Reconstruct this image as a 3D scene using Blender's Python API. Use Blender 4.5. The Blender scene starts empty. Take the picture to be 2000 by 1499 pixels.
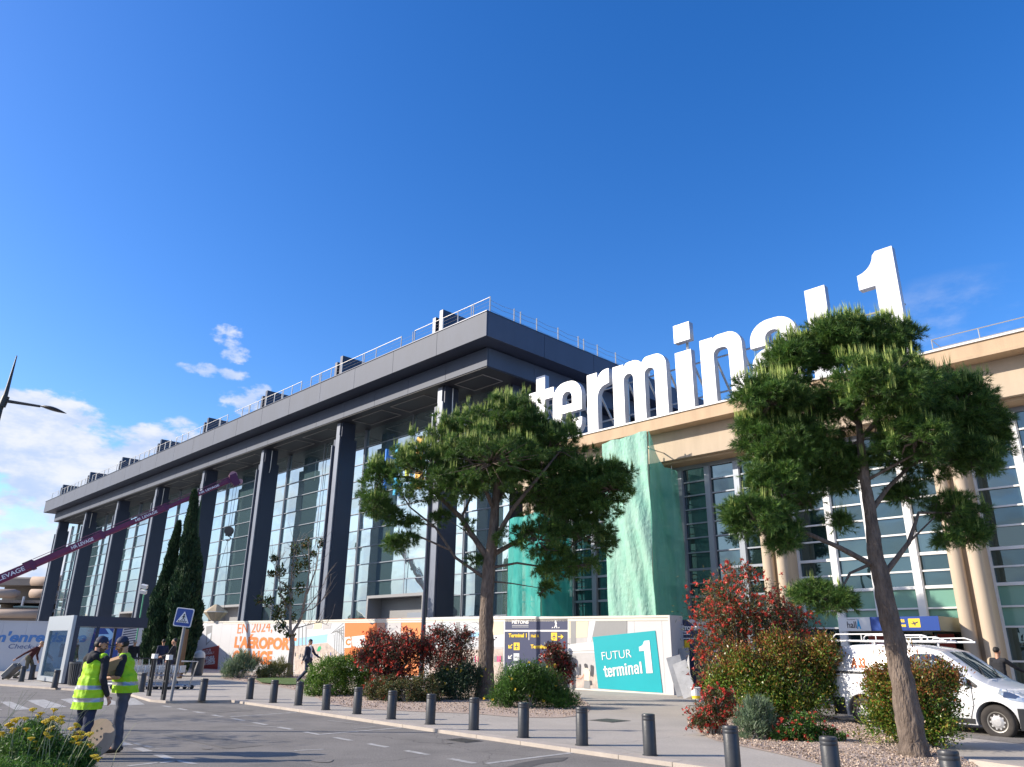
import bpy, bmesh, math, random
import numpy as np
from mathutils import Vector, Matrix
R = math.radians
rng = np.random.default_rng(7)
random.seed(7)
scene = bpy.context.scene
C = scene.collection

# ---------------------------------------------------------------- camera
CF, CX, CY, CH = 1460.0, 1000.0, 749.5, 1.65      # focal length in photo pixels, image centre, eye height
_dx, _dy = 50.0, 4149.5                            # vanishing point of the verticals
PITCH = math.atan2(CF, math.hypot(_dx, _dy)); ROLL = math.atan2(_dx, _dy)
cam_d = bpy.data.cameras.new('camera'); cam = bpy.data.objects.new('camera', cam_d); C.objects.link(cam)
cam_d.sensor_fit = 'HORIZONTAL'; cam_d.sensor_width = 36.0; cam_d.lens = 36.0*CF/2000.0
cam_d.clip_start = 0.1; cam_d.clip_end = 4000
cam.matrix_world = Matrix.Translation((0, 0, CH)) @ Matrix.Rotation(math.pi/2+PITCH, 4, 'X') @ Matrix.Rotation(ROLL, 4, 'Z')
scene.camera = cam
# ---------------------------------------------------------------- sky and sun
SUN_AZ, SUN_EL = R(-93), R(27)
sun_dir = Vector((math.sin(SUN_AZ)*math.cos(SUN_EL), math.cos(SUN_AZ)*math.cos(SUN_EL), math.sin(SUN_EL)))
sd = bpy.data.lights.new('sun', 'SUN'); sun = bpy.data.objects.new('sun', sd); C.objects.link(sun)
sd.energy = 5.0; sd.angle = R(0.5); sd.color = (1.0, 0.90, 0.77)
sun.rotation_euler = sun_dir.to_track_quat('Z', 'Y').to_euler()
world = bpy.data.worlds.new('World'); scene.world = world; world.use_nodes = True
nt = world.node_tree; nt.nodes.clear()
def N(t, **k):
    n = nt.nodes.new(t)
    for a, b in k.items(): setattr(n, a, b)
    return n
out = N('ShaderNodeOutputWorld'); bg = N('ShaderNodeBackground'); bg.inputs['Strength'].default_value = 0.15
sky = N('ShaderNodeTexSky', sky_type='NISHITA'); sky.sun_disc = False
sky.sun_elevation = SUN_EL; sky.sun_rotation = SUN_AZ; sky.air_density = 1.0; sky.dust_density = 0.6; sky.ozone_density = 2.5
hs = N('ShaderNodeHueSaturation'); hs.inputs['Saturation'].default_value = 1.37; hs.inputs['Value'].default_value = 1.12; hs.inputs['Hue'].default_value = 0.513
nt.links.new(sky.outputs[0], hs.inputs['Color'])
tc = N('ShaderNodeTexCoord'); sep = N('ShaderNodeSeparateXYZ'); nt.links.new(tc.outputs['Generated'], sep.inputs[0])
def M(op, a, b=None, c=None):
    n = N('ShaderNodeMath', operation=op)
    for i, v in enumerate((a, b, c)):
        if v is None: continue
        if isinstance(v, (int, float)): n.inputs[i].default_value = v
        else: nt.links.new(v, n.inputs[i])
    return n.outputs[0]
def ramp01(v, lo, hi):
    n = N('ShaderNodeMapRange', interpolation_type='SMOOTHSTEP'); nt.links.new(v, n.inputs['Value'])
    n.inputs['From Min'].default_value = lo; n.inputs['From Max'].default_value = hi
    return n.outputs['Result']
az = M('ARCTAN2', sep.outputs['X'], sep.outputs['Y'])          # radians, 0 = the camera's heading, left negative
el = M('ARCSINE', sep.outputs['Z'])
# cloud noise in azimuth / elevation, stretched sideways
cv = N('ShaderNodeCombineXYZ'); nt.links.new(M('MULTIPLY', az, 1.0), cv.inputs[0]); nt.links.new(M('MULTIPLY', el, 2.1), cv.inputs[1]); cv.inputs[2].default_value = 3.7
def noise(scale, detail, rough, w=None):
    n = N('ShaderNodeTexNoise'); n.inputs['Scale'].default_value = scale; n.inputs['Detail'].default_value = detail
    n.inputs['Roughness'].default_value = rough; nt.links.new(cv.outputs[0], n.inputs['Vector']); return n.outputs['Fac']
n1 = noise(8.5, 12, 0.60); n2 = noise(22.0, 8, 0.6); n3 = noise(1.7, 3, 0.5)
def blob(a0, e0, ra, re):            # soft bump centred on a direction of the sky
    u = M('DIVIDE', M('SUBTRACT', az, R(a0)), R(ra)); v = M('DIVIDE', M('SUBTRACT', el, R(e0)), R(re))
    return M('MAXIMUM', M('SUBTRACT', 1.0, M('ADD', M('MULTIPLY', u, u), M('MULTIPLY', v, v))), 0.0)
B = blob(-32, 11.5, 9.5, 5.0)
for q in [(-40, 8.5, 9, 5.2), (-27, 12.0, 5.5, 3.6), (-23.6, 10.0, 4.5, 2.8), (-33, 4, 16, 3.5)]:
    B = M('MAXIMUM', B, M('MULTIPLY', blob(*q), 0.95 if q[2] > 2 else 0.60))
dens = M('ADD', M('MULTIPLY', B, 1.0), M('MULTIPLY', M('SUBTRACT', n1, 0.50), 3.4))
dens = M('MULTIPLY', ramp01(dens, 0.22, 0.62), ramp01(B, 0.0, 0.16))
B2 = None                              # small broken puffs above the roof
for q in [(-22.4, 21.2, 1.5, 1.0), (-21.6, 19.9, 1.3, .8), (-20.4, 16.6, 2.3, 1.3), (-19.9, 14.6, 1.7, .9), (-23.8, 18.6, 2.0, .6), (-21.6, 18.5, 1.3, .6), (-19.5, 17.6, 1.0, .7)]:
    b_ = blob(*q); B2 = b_ if B2 is None else M('MAXIMUM', B2, b_)
cv2 = N('ShaderNodeCombineXYZ'); nt.links.new(az, cv2.inputs[0]); nt.links.new(M('MULTIPLY', el, 1.6), cv2.inputs[1])
n4_ = N('ShaderNodeTexNoise'); n4_.inputs['Scale'].default_value = 55; n4_.inputs['Detail'].default_value = 8; n4_.inputs['Roughness'].default_value = .55; nt.links.new(cv2.outputs[0], n4_.inputs['Vector'])
dens = M('MAXIMUM', dens, M('MULTIPLY', M('MULTIPLY', ramp01(M('ADD', B2, M('MULTIPLY', M('SUBTRACT', n4_.outputs['Fac'], 0.5), 3.0)), 0.25, 1.15), ramp01(B2, 0.0, 0.3)), 0.85))
# thin bright veil low in the west, the one the glass front mirrors
west = M('MULTIPLY', ramp01(M('MULTIPLY', az, -1.0), R(44), R(62)), M('SUBTRACT', 1.0, ramp01(el, R(26), R(50))))
veil = M('MULTIPLY', west, M('ADD', 0.55, M('MULTIPLY', ramp01(n1, 0.40, 0.66), 0.40)))
wisp = M('MULTIPLY', M('MULTIPLY', blob(33, 20, 9, 4.5), ramp01(n1, 0.45, 0.75)), 0.34)
lowl = M('MULTIPLY', M('MULTIPLY', M('SUBTRACT', 1.0, ramp01(el, R(2), R(13))), ramp01(M('MULTIPLY', az, -1.0), R(8), R(26))), ramp01(n1, 0.28, 0.50))
fac = M('MINIMUM', M('MAXIMUM', M('MAXIMUM', dens, veil), M('MAXIMUM', wisp, M('MULTIPLY', lowl, 0.62))), 0.95)
cc = N('ShaderNodeMixRGB'); cc.inputs[1].default_value = (2.6, 3.2, 4.5, 1); cc.inputs[2].default_value = (4.2, 4.3, 4.6, 1)
nt.links.new(ramp01(M('ADD', M('MULTIPLY', n2, 0.6), M('MULTIPLY', n1, 0.5)), 0.42, 0.68), cc.inputs[0])
hz_ = N('ShaderNodeMixRGB'); hz_.inputs[2].default_value = (2.6, 3.3, 4.4, 1); nt.links.new(M('MULTIPLY', M('SUBTRACT', 1.0, ramp01(el, R(0), R(9))), 0.85), hz_.inputs[0]); nt.links.new(hs.outputs[0], hz_.inputs[1])
mx = N('ShaderNodeMixRGB'); nt.links.new(fac, mx.inputs[0]); nt.links.new(hz_.outputs[0], mx.inputs[1]); nt.links.new(cc.outputs[0], mx.inputs[2])
nt.links.new(mx.outputs[0], bg.inputs['Color']); nt.links.new(bg.outputs[0], out.inputs['Surface'])
scene.view_settings.view_transform = 'Standard'; scene.view_settings.look = 'None'
scene.view_settings.exposure = 0.55; scene.view_settings.gamma = 1.0
scene.render.engine = 'CYCLES'

# ---------------------------------------------------------------- measuring frames
def ray(px, py):
    a, b = px-CX, CY-py; c, s = math.cos(ROLL), math.sin(ROLL)
    x = a*c-b*s; y = a*s+b*c
    return x, CF*math.cos(PITCH)-y*math.sin(PITCH), y*math.cos(PITCH)+CF*math.sin(PITCH)
class Fr:
    """a street-level frame: origin on the ground, x to the right, y away, z up"""
    def __init__(s, ox=0., oy=0., deg=0.):
        s.ox, s.oy, s.a = ox, oy, R(deg); s.ex = (math.cos(s.a), math.sin(s.a)); s.ey = (-math.sin(s.a), math.cos(s.a))
    def loc(s, X, Y):
        X -= s.ox; Y -= s.oy; return X*s.ex[0]+Y*s.ex[1], X*s.ey[0]+Y*s.ey[1]
    def w(s, x, y): return s.ox+x*s.ex[0]+y*s.ey[0], s.oy+x*s.ex[1]+y*s.ey[1]
    def g(s, px, py, z=0.):                    # where a point seen in the photo stands on the ground
        r = ray(px, py); k = (z-CH)/r[2]; return s.loc(r[0]*k, r[1]*k)
    def hit(s, px, py, y):                     # where it lies on the upright plane y
        r = ray(px, py); o = s.ox*s.ey[0]+s.oy*s.ey[1]; k = (y+o)/(r[0]*s.ey[0]+r[1]*s.ey[1])
        return s.loc(r[0]*k, r[1]*k)[0], CH+r[2]*k
L = Fr(0, 0, -45.6)        # along the terminal front
W0 = Fr()                  # along the camera's heading
# ---------------------------------------------------------------- materials
def mat(name, col, rough=0.6, metal=0.0, noise_amt=0.0, nscale=8.0, col2=None, bump=0.0, bscale=60.0, spec=None, trans=0.0, alpha=None, emit=None, coord='Object', detail=6, stretch=None, coat=0.0, island=None):
    m = bpy.data.materials.new(name); m.use_nodes = True; t = m.node_tree; b = t.nodes['Principled BSDF']
    b.inputs['Roughness'].default_value = rough; b.inputs['Metallic'].default_value = metal
    b.inputs['Coat Weight'].default_value = coat
    if spec is not None: b.inputs['Specular IOR Level'].default_value = spec
    b.inputs['Base Color'].default_value = (*col, 1)
    tcn = t.nodes.new('ShaderNodeTexCoord'); vec = tcn.outputs[coord]
    if stretch:
        mp = t.nodes.new('ShaderNodeMapping'); mp.inputs['Scale'].default_value = stretch; t.links.new(vec, mp.inputs[0]); vec = mp.outputs[0]
    src = None
    if noise_amt or col2:
        n = t.nodes.new('ShaderNodeTexNoise'); n.inputs['Scale'].default_value = nscale; n.inputs['Detail'].default_value = detail; n.inputs['Roughness'].default_value = 0.62
        t.links.new(vec, n.inputs['Vector'])
        mr = t.nodes.new('ShaderNodeMapRange'); mr.inputs['From Min'].default_value = 0.33; mr.inputs['From Max'].default_value = 0.67; t.links.new(n.outputs['Fac'], mr.inputs['Value'])
        mixn = t.nodes.new('ShaderNodeMixRGB'); mixn.inputs[1].default_value = (*col, 1)
        c2 = col2 if col2 else tuple(c*(1-noise_amt) for c in col)
        mixn.inputs[2].default_value = (*c2, 1); t.links.new(mr.outputs[0], mixn.inputs[0]); src = mixn.outputs[0]
    if island:                                   # every leaf its own shade
        ge = t.nodes.new('ShaderNodeNewGeometry'); cr = t.nodes.new('ShaderNodeValToRGB'); cr.color_ramp.elements.remove(cr.color_ramp.elements[0])
        els = [(p, c) for p, c in island]
        cr.color_ramp.elements[0].position = els[0][0]; cr.color_ramp.elements[0].color = (*els[0][1], 1)
        for p, c in els[1:]:
            e = cr.color_ramp.elements.new(p); e.color = (*c, 1)
        t.links.new(ge.outputs['Random Per Island'], cr.inputs[0])
        n = t.nodes.new('ShaderNodeTexNoise'); n.inputs['Scale'].default_value = nscale; n.inputs['Detail'].default_value = 3; t.links.new(vec, n.inputs['Vector'])
        h = t.nodes.new('ShaderNodeHueSaturation'); t.links.new(cr.outputs[0], h.inputs['Color'])
        mr = t.nodes.new('ShaderNodeMapRange'); mr.inputs['From Min'].default_value = 0.3; mr.inputs['From Max'].default_value = 0.7; mr.inputs['To Min'].default_value = 0.72; mr.inputs['To Max'].default_value = 1.3
        t.links.new(n.outputs['Fac'], mr.inputs['Value']); t.links.new(mr.outputs[0], h.inputs['Value']); src = h.outputs[0]
    if src: t.links.new(src, b.inputs['Base Color'])
    if bump:
        n = t.nodes.new('ShaderNodeTexNoise'); n.inputs['Scale'].default_value = bscale; n.inputs['Detail'].default_value = 8
        t.links.new(vec, n.inputs['Vector']); bp = t.nodes.new('ShaderNodeBump'); bp.inputs['Strength'].default_value = bump; bp.inputs['Distance'].default_value = 0.02
        t.links.new(n.outputs['Fac'], bp.inputs['Height']); t.links.new(bp.outputs[0], b.inputs['Normal'])
    o = t.nodes['Material Output']
    if trans or alpha is not None:
        sh = b.outputs[0]
        if trans:
            tr = t.nodes.new('ShaderNodeBsdfTranslucent'); tr.inputs[0].default_value = (*col, 1)
            if src: t.links.new(src, tr.inputs[0])
            ms = t.nodes.new('ShaderNodeMixShader'); ms.inputs[0].default_value = trans; t.links.new(sh, ms.inputs[1]); t.links.new(tr.outputs[0], ms.inputs[2]); sh = ms.outputs[0]
        if alpha is not None:
            tp = t.nodes.new('ShaderNodeBsdfTransparent'); ms = t.nodes.new('ShaderNodeMixShader'); ms.inputs[0].default_value = alpha
            t.links.new(tp.outputs[0], ms.inputs[1]); t.links.new(sh, ms.inputs[2]); sh = ms.outputs[0]
        t.links.new(sh, o.inputs['Surface'])
    if emit: b.inputs['Emission Color'].default_value = (*emit[0], 1); b.inputs['Emission Strength'].default_value = emit[1]
    return m
def glass_mirror(name, tint, dark, fac, wob=0.02, ws=0.35, see=0.0):
    """coated glazing: partly a tinted mirror, partly a dark room behind"""
    m = bpy.data.materials.new(name); m.use_nodes = True; t = m.node_tree; t.nodes.remove(t.nodes['Principled BSDF']); o = t.nodes['Material Output']
    g = t.nodes.new('ShaderNodeBsdfGlossy'); g.inputs['Color'].default_value = (*tint, 1); g.inputs['Roughness'].default_value = 0.012
    d = t.nodes.new('ShaderNodeBsdfDiffuse'); d.inputs['Color'].default_value = (*dark, 1)
    ms = t.nodes.new('ShaderNodeMixShader'); lw = t.nodes.new('ShaderNodeLayerWeight'); lw.inputs[0].default_value = 0.35
    mr = t.nodes.new('ShaderNodeMapRange'); mr.inputs['To Min'].default_value = fac; mr.inputs['To Max'].default_value = min(1, fac+0.35); t.links.new(lw.outputs['Fresnel'], mr.inputs['Value'])
    tcn = t.nodes.new('ShaderNodeTexCoord'); n = t.nodes.new('ShaderNodeTexNoise'); n.inputs['Scale'].default_value = ws; n.inputs['Detail'].default_value = 2
    t.links.new(tcn.outputs['Object'], n.inputs['Vector']); bp = t.nodes.new('ShaderNodeBump'); bp.inputs['Strength'].default_value = 1.0; bp.inputs['Distance'].default_value = wob
    t.links.new(n.outputs['Fac'], bp.inputs['Height']); t.links.new(bp.outputs[0], g.inputs['Normal'])
    ge = t.nodes.new('ShaderNodeNewGeometry'); vr = t.nodes.new('ShaderNodeMath'); vr.operation = 'MULTIPLY_ADD'; vr.inputs[1].default_value = -.16; t.links.new(ge.outputs['Random Per Island'], vr.inputs[0]); t.links.new(mr.outputs[0], vr.inputs[2]); t.links.new(vr.outputs[0], ms.inputs[0])
    under = d.outputs[0]
    if see:
        tp = t.nodes.new('ShaderNodeBsdfTransparent'); tp.inputs[0].default_value = (0.75, 0.85, 0.88, 1); m2 = t.nodes.new('ShaderNodeMixShader'); m2.inputs[0].default_value = see
        t.links.new(d.outputs[0], m2.inputs[1]); t.links.new(tp.outputs[0], m2.inputs[2]); under = m2.outputs[0]
    t.links.new(under, ms.inputs[1]); t.links.new(g.outputs[0], ms.inputs[2]); t.links.new(ms.outputs[0], o.inputs['Surface'])
    return m
# ---------------------------------------------------------------- mesh collector
class MB:
    def __init__(s): s.v = []; s.f = []; s.m = []; s.n = 0; s.mi = 0
    def add(s, vs, fs):
        k = s.n; s.v += [tuple(map(float, v)) for v in vs]; s.f += [tuple(k+i for i in f) for f in fs]; s.m += [s.mi]*len(fs); s.n = len(s.v); return s
    def box(s, x0, x1, y0, y1, z0, z1):
        return s.add([(x0,y0,z0),(x1,y0,z0),(x1,y1,z0),(x0,y1,z0),(x0,y0,z1),(x1,y0,z1),(x1,y1,z1),(x0,y1,z1)], [(0,3,2,1),(4,5,6,7),(0,1,5,4),(1,2,6,5),(2,3,7,6),(3,0,4,7)])
    def obox(s, c, hx, hy, hz, rot=(0,0,0)):
        from mathutils import Euler
        m = Euler(rot).to_matrix(); vs = []
        for sz in (-1, 1):
            for sx, sy in ((-1,-1),(1,-1),(1,1),(-1,1)):
                p = m @ Vector((sx*hx, sy*hy, sz*hz)); vs.append((c[0]+p.x, c[1]+p.y, c[2]+p.z))
        return s.add(vs, [(0,3,2,1),(4,5,6,7),(0,1,5,4),(1,2,6,5),(2,3,7,6),(3,0,4,7)])
    def cbox(s, x0, x1, y0, y1, z0, z1, b):     # box with bevelled upright edges and top
        o8 = lambda i: [(x0+b,y0+i),(x1-b,y0+i),(x1-i,y0+b),(x1-i,y1-b),(x1-b,y1-i),(x0+b,y1-i),(x0+i,y1-b),(x0+i,y0+b)]
        vs = [(x,y,z0) for x, y in o8(0)]+[(x,y,z1-b) for x, y in o8(0)]+[(x,y,z1) for x, y in o8(b*.8)]
        n = 8; fs = [tuple(range(n-1, -1, -1)), tuple(range(2*n, 3*n))]
        for r in (0, n):
            for i in range(n): fs.append((r+i, r+(i+1) % n, r+n+(i+1) % n, r+n+i))
        return s.add(vs, fs)
    def prism(s, pts, y0, y1):                  # polygon in x,z pushed along y
        n = len(pts); return s.add([(x,y0,z) for x, z in pts]+[(x,y1,z) for x, z in pts], [tuple(range(n)), tuple(range(2*n-1, n-1, -1))]+[((i+1) % n, i, n+i, n+(i+1) % n) for i in range(n)])
    def slab(s, pts, z0, z1):                   # polygon in x,y pushed along z
        n = len(pts); return s.add([(x,y,z0) for x, y in pts]+[(x,y,z1) for x, y in pts], [tuple(range(n-1, -1, -1)), tuple(range(n, 2*n))]+[(i, (i+1) % n, n+(i+1) % n, n+i) for i in range(n)])
    def poly(s, pts): return s.add(pts, [tuple(range(len(pts)))])
    def tube(s, pts, rs, n=8, cap=True):
        pts = [Vector(p) for p in pts]
        if isinstance(rs, (int, float)): rs = [rs]*len(pts)
        vs = []; fs = []; up = Vector((0.13, 0.21, 0.97)); pa = None
        for i, p in enumerate(pts):
            d = (pts[min(i+1, len(pts)-1)]-pts[max(i-1, 0)]).normalized()
            if pa is None:
                a = d.cross(up); a = a if a.length > 1e-3 else d.cross(Vector((1, 0, 0)))
            else: a = pa-d*pa.dot(d)
            a.normalize(); pa = a; b = d.cross(a)
            for k in range(n):
                t = 2*math.pi*k/n; q = p+(a*math.cos(t)+b*math.sin(t))*rs[i]; vs.append(q)
        for i in range(len(pts)-1):
            for k in range(n): fs.append((i*n+k, i*n+(k+1) % n, (i+1)*n+(k+1) % n, (i+1)*n+k))
        if cap: fs.append(tuple(range(n-1, -1, -1))); fs.append(tuple(range((len(pts)-1)*n, len(pts)*n)))
        return s.add(vs, fs)
    def lathe(s, prof, c=(0,0,0), n=20, axis='z'):
        vs = []; fs = []
        for r, h in prof:
            for k in range(n):
                t = 2*math.pi*k/n; a, b = r*math.cos(t), r*math.sin(t)
                vs.append((c[0]+a, c[1]+b, c[2]+h) if axis == 'z' else (c[0]+a, c[1]+h, c[2]+b))
        for i in range(len(prof)-1):
            for k in range(n): fs.append((i*n+k, i*n+(k+1) % n, (i+1)*n+(k+1) % n, (i+1)*n+k))
        fs.append(tuple(range(n-1, -1, -1))); fs.append(tuple(range((len(prof)-1)*n, len(prof)*n)))
        return s.add(vs, fs)
    def arrays(s, V, nper):                     # many separate faces of nper corners each
        V = np.asarray(V, dtype=float); s.np = getattr(s, 'np', []); s.np.append((V, nper, s.mi)); return s
def build(name, mb, mats, parent=None, off=(0,0,0), smooth=False, world_m=None):
    me = bpy.data.meshes.new(name)
    if getattr(mb, 'np', None):
        nv = sum(len(V) for V, _, _ in mb.np); V = np.concatenate([a for a, _, _ in mb.np])-np.array(off)
        loops = nv; me.vertices.add(nv); me.vertices.foreach_set('co', V.ravel()); me.loops.add(loops); me.loops.foreach_set('vertex_index', np.arange(loops, dtype=np.int32))
        st = []; tot = []; mi = []; k = 0
        for a, n, m_ in mb.np:
            c = len(a)//n; st.append(k+np.arange(c)*n); tot.append(np.full(c, n)); mi.append(np.full(c, m_)); k += len(a)
        st = np.concatenate(st).astype(np.int32); mi = np.concatenate(mi).astype(np.int32)
        me.polygons.add(len(st)); me.polygons.foreach_set('loop_start', st); me.polygons.foreach_set('material_index', mi)
        me.update(calc_edges=True); me.validate()
    else:
        me.from_pydata([(x-off[0], y-off[1], z-off[2]) for x, y, z in mb.v], [], mb.f)
        me.polygons.foreach_set('material_index', mb.m); me.update()
    if smooth: me.polygons.foreach_set('use_smooth', [True]*len(me.polygons)); me.update()
    if smooth == 'auto':
        bm = bmesh.new(); bm.from_mesh(me)
        for e in bm.edges: e.smooth = not (len(e.link_faces) == 2 and e.calc_face_angle(0) > .55)
        bm.to_mesh(me); bm.free()
    for m_ in (mats if isinstance(mats, (list, tuple)) else [mats]): me.materials.append(m_)
    o = bpy.data.objects.new(name, me); C.objects.link(o)
    if parent: o.parent = parent
    return o
def tag(o, label=None, cat=None, group=None, kind=None):
    if label: o['label'] = label
    if cat: o['category'] = cat
    if group: o['group'] = group
    if kind: o['kind'] = kind
    return o
class Thing:
    def __init__(s, fr, name, label, cat, x, y, z=0., group=None, rot=0.):
        s.fr = fr; s.off = (x, y, z); s.rot = rot
        o = s.e = bpy.data.objects.new(name, None); C.objects.link(o); o.empty_display_size = 0.3
        X, Y = fr.w(x, y); o.location = (X, Y, z); o.rotation_euler = (0, 0, fr.a+rot); tag(o, label, cat, group)
    def part(s, name, mb, mats, parent=None, smooth=False, label=None):
        o = build(name, mb, mats, parent or s.e, s.off if s.rot == 0 else (0,0,0), smooth)
        if label: o['label'] = label
        return o
def solo(fr, name, mb, mats, label, cat, x, y, z=0., group=None, smooth=False):
    o = build(name, mb, mats, None, (x, y, z), smooth); X, Y = fr.w(x, y); o.location = (X, Y, z); o.rotation_euler = (0, 0, fr.a); return tag(o, label, cat, group)
def copy_tree(o, parent=None):
    c = o.copy(); C.objects.link(c); c.parent = parent
    for ch in list(o.children): copy_tree(ch, c)
    return c
def struct(name, mb, m, fr=W0, smooth=False):
    o = build(name, mb, m, None, (0,0,0), smooth); o.location = (fr.ox, fr.oy, 0); o.rotation_euler = (0, 0, fr.a); o['kind'] = 'structure'; return o
def baked(ob, *others):
    """mesh of an object with its modifiers applied, worked out in a scratch scene"""
    tmp = bpy.data.scenes.new('scratch')
    for o in (ob,)+others: tmp.collection.objects.link(o)
    with bpy.context.temp_override(scene=tmp, view_layer=tmp.view_layers[0]):
        dg = bpy.context.evaluated_depsgraph_get(); me = bpy.data.meshes.new_from_object(ob.evaluated_get(dg))
    bpy.data.scenes.remove(tmp); return me
def curve_mesh(cu, name):
    ob = bpy.data.objects.new(name, cu); me = baked(ob); bpy.data.objects.remove(ob); bpy.data.curves.remove(cu); return me
def flat_to(me, x, y, z, rx, mats, name, parent, off, xs=1.0, rz=0., tilt=0.):
    """stand a mesh drawn in x,y upright: x right, y up, thickness towards the viewer"""
    ct, st = math.cos(tilt), math.sin(tilt)
    for v in me.vertices:
        a, b, c = v.co; a *= xs; a, b = a*ct-b*st, a*st+b*ct; v.co = (x+a-off[0], y-c-off[1], z+b-off[2])
    me.materials.clear(); me.materials.append(mats)
    o = bpy.data.objects.new(name, me); C.objects.link(o); o.parent = parent; return o
def text(body, size, x, y, z, m, parent, off, bold=0.0, ext=0.002, xs=1.0, name='lettering', align='LEFT', tilt=0., shear=0., gap=1.0, target=None):
    cu = bpy.data.curves.new('t', 'FONT'); cu.body = body; cu.size = size; cu.offset = bold; cu.extrude = ext; cu.align_x = align; cu.shear = shear; cu.resolution_u = 3; cu.space_line = gap
    me = curve_mesh(cu, 't')
    if target:
        xsv = [v.co.x for v in me.vertices]; xs = target/(max(xsv)-min(xsv))
    return flat_to(me, x, y-ext, z, 0, m, name, parent, off, xs, tilt=tilt)
def outline(loops, ext, x, y, z, m, parent, off, name, tilt=0., xs=1.0):
    cu = bpy.data.curves.new('o', 'CURVE'); cu.dimensions = '2D'; cu.fill_mode = 'BOTH'; cu.extrude = ext
    for lp in loops:
        sp = cu.splines.new('POLY'); sp.points.add(len(lp)-1); sp.use_cyclic_u = True
        for i, (a, b) in enumerate(lp): sp.points[i].co = (a, b, 0, 1)
    me = curve_mesh(cu, 'o'); return flat_to(me, x, y-ext, z, 0, m, name, parent, off, xs, tilt=tilt)
# ================================================================ materials
m_asph = mat('asphalt', (0.225,0.207,0.185), 0.9, noise_amt=0.28, nscale=0.9, bump=0.6, bscale=55, detail=12)
_t = m_asph.node_tree; _b = _t.nodes['Principled BSDF']
def speckle(m, scale, lo, hi, amt):            # small stones and wear in a ground material
    t = m.node_tree; b = t.nodes['Principled BSDF']; src = b.inputs['Base Color'].links[0].from_socket
    tcn = t.nodes.new('ShaderNodeTexCoord'); n = t.nodes.new('ShaderNodeTexNoise'); n.inputs['Scale'].default_value = scale; n.inputs['Detail'].default_value = 4; n.inputs['Roughness'].default_value = .8
    t.links.new(tcn.outputs['Object'], n.inputs['Vector']); mr = t.nodes.new('ShaderNodeMapRange'); mr.inputs['From Min'].default_value = lo; mr.inputs['From Max'].default_value = hi
    mr.inputs['To Min'].default_value = 1-amt; mr.inputs['To Max'].default_value = 1+amt; t.links.new(n.outputs['Fac'], mr.inputs['Value'])
    h = t.nodes.new('ShaderNodeHueSaturation'); t.links.new(src, h.inputs['Color']); t.links.new(mr.outputs[0], h.inputs['Value']); t.links.new(h.outputs[0], b.inputs['Base Color'])
speckle(m_asph, 38, .35, .65, .35)
def cracks(m, scale, width, amt):               # joints and repair lines
    t = m.node_tree; b = t.nodes['Principled BSDF']; src = b.inputs['Base Color'].links[0].from_socket
    tcn = t.nodes.new('ShaderNodeTexCoord'); n = t.nodes.new('ShaderNodeTexNoise'); n.inputs['Scale'].default_value = 2.5; n.inputs['Detail'].default_value = 6; t.links.new(tcn.outputs['Object'], n.inputs['Vector'])
    ad = t.nodes.new('ShaderNodeMixRGB'); ad.blend_type = 'ADD'; ad.inputs[0].default_value = .35; t.links.new(tcn.outputs['Object'], ad.inputs[1]); t.links.new(n.outputs['Color'], ad.inputs[2])
    v = t.nodes.new('ShaderNodeTexVoronoi'); v.feature = 'DISTANCE_TO_EDGE'; v.inputs['Scale'].default_value = scale; t.links.new(ad.outputs[0], v.inputs['Vector'])
    mr = t.nodes.new('ShaderNodeMapRange'); mr.inputs['From Max'].default_value = width; mr.inputs['To Min'].default_value = amt; t.links.new(v.outputs['Distance'], mr.inputs['Value'])
    h = t.nodes.new('ShaderNodeHueSaturation'); t.links.new(src, h.inputs['Color']); t.links.new(mr.outputs[0], h.inputs['Value']); t.links.new(h.outputs[0], b.inputs['Base Color'])
cracks(m_asph, .22, .004, .6)
m_pave = mat('pavement', (0.43,0.39,0.34), 0.85, noise_amt=0.18, nscale=0.6, bump=0.25, bscale=70, detail=12); speckle(m_pave, 30, .35, .65, .14); cracks(m_pave, .16, .003, .72)
m_kerb = mat('kerb stone', (0.48,0.42,0.36), 0.8, noise_amt=0.2, nscale=3, bump=0.2)
m_gravel = mat('gravel', (0.54,0.43,0.35), 0.9, col2=(0.34,0.26,0.21), nscale=40, bump=1.0, bscale=30, detail=3)
m_grass = mat('lawn', (0.09,0.16,0.03), 0.9, noise_amt=0.4, nscale=14, bump=0.8, bscale=70)
m_line = mat('road paint', (0.50,0.495,0.475), 0.8, col2=(0.26,0.245,0.22), nscale=6, detail=12)
m_line2 = mat('worn road paint', (0.32,0.31,0.29), 0.85, col2=(0.22,0.205,0.185), nscale=7, detail=12)
m_patch = mat('damp asphalt', (0.12,0.11,0.10), 0.7, noise_amt=0.3, nscale=5)
m_panel = mat('grey cladding', (0.050,0.068,0.112), 0.62, metal=0.0, noise_amt=0.16, nscale=1.1, detail=10, stretch=(1,1,.3))
m_navy = mat('dark blue grey steel', (0.040,0.050,0.082), 0.4, metal=0.2, noise_amt=0.1, nscale=0.8)
m_navy_lit = mat('sunlit steel flange', (0.17,0.19,0.235), 0.4, metal=0.3, noise_amt=0.15, nscale=1.5)  # column steel lightened, with sunlight on the front faces put into its colour
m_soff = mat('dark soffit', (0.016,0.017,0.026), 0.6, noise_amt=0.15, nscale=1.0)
m_soffl = mat('soffit trim', (0.22,0.21,0.21), 0.6)
m_mull = mat('pale aluminium and shaded white', (0.25,0.28,0.33), 0.4, metal=0.3)
m_white = mat('white paint', (0.76,0.76,0.75), 0.5, noise_amt=0.05, nscale=1.5)
m_steel = mat('galvanised rail', (0.52,0.50,0.46), 0.35, metal=0.6)
m_louvre = mat('dark louvre', (0.05,0.05,0.055), 0.6)
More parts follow.
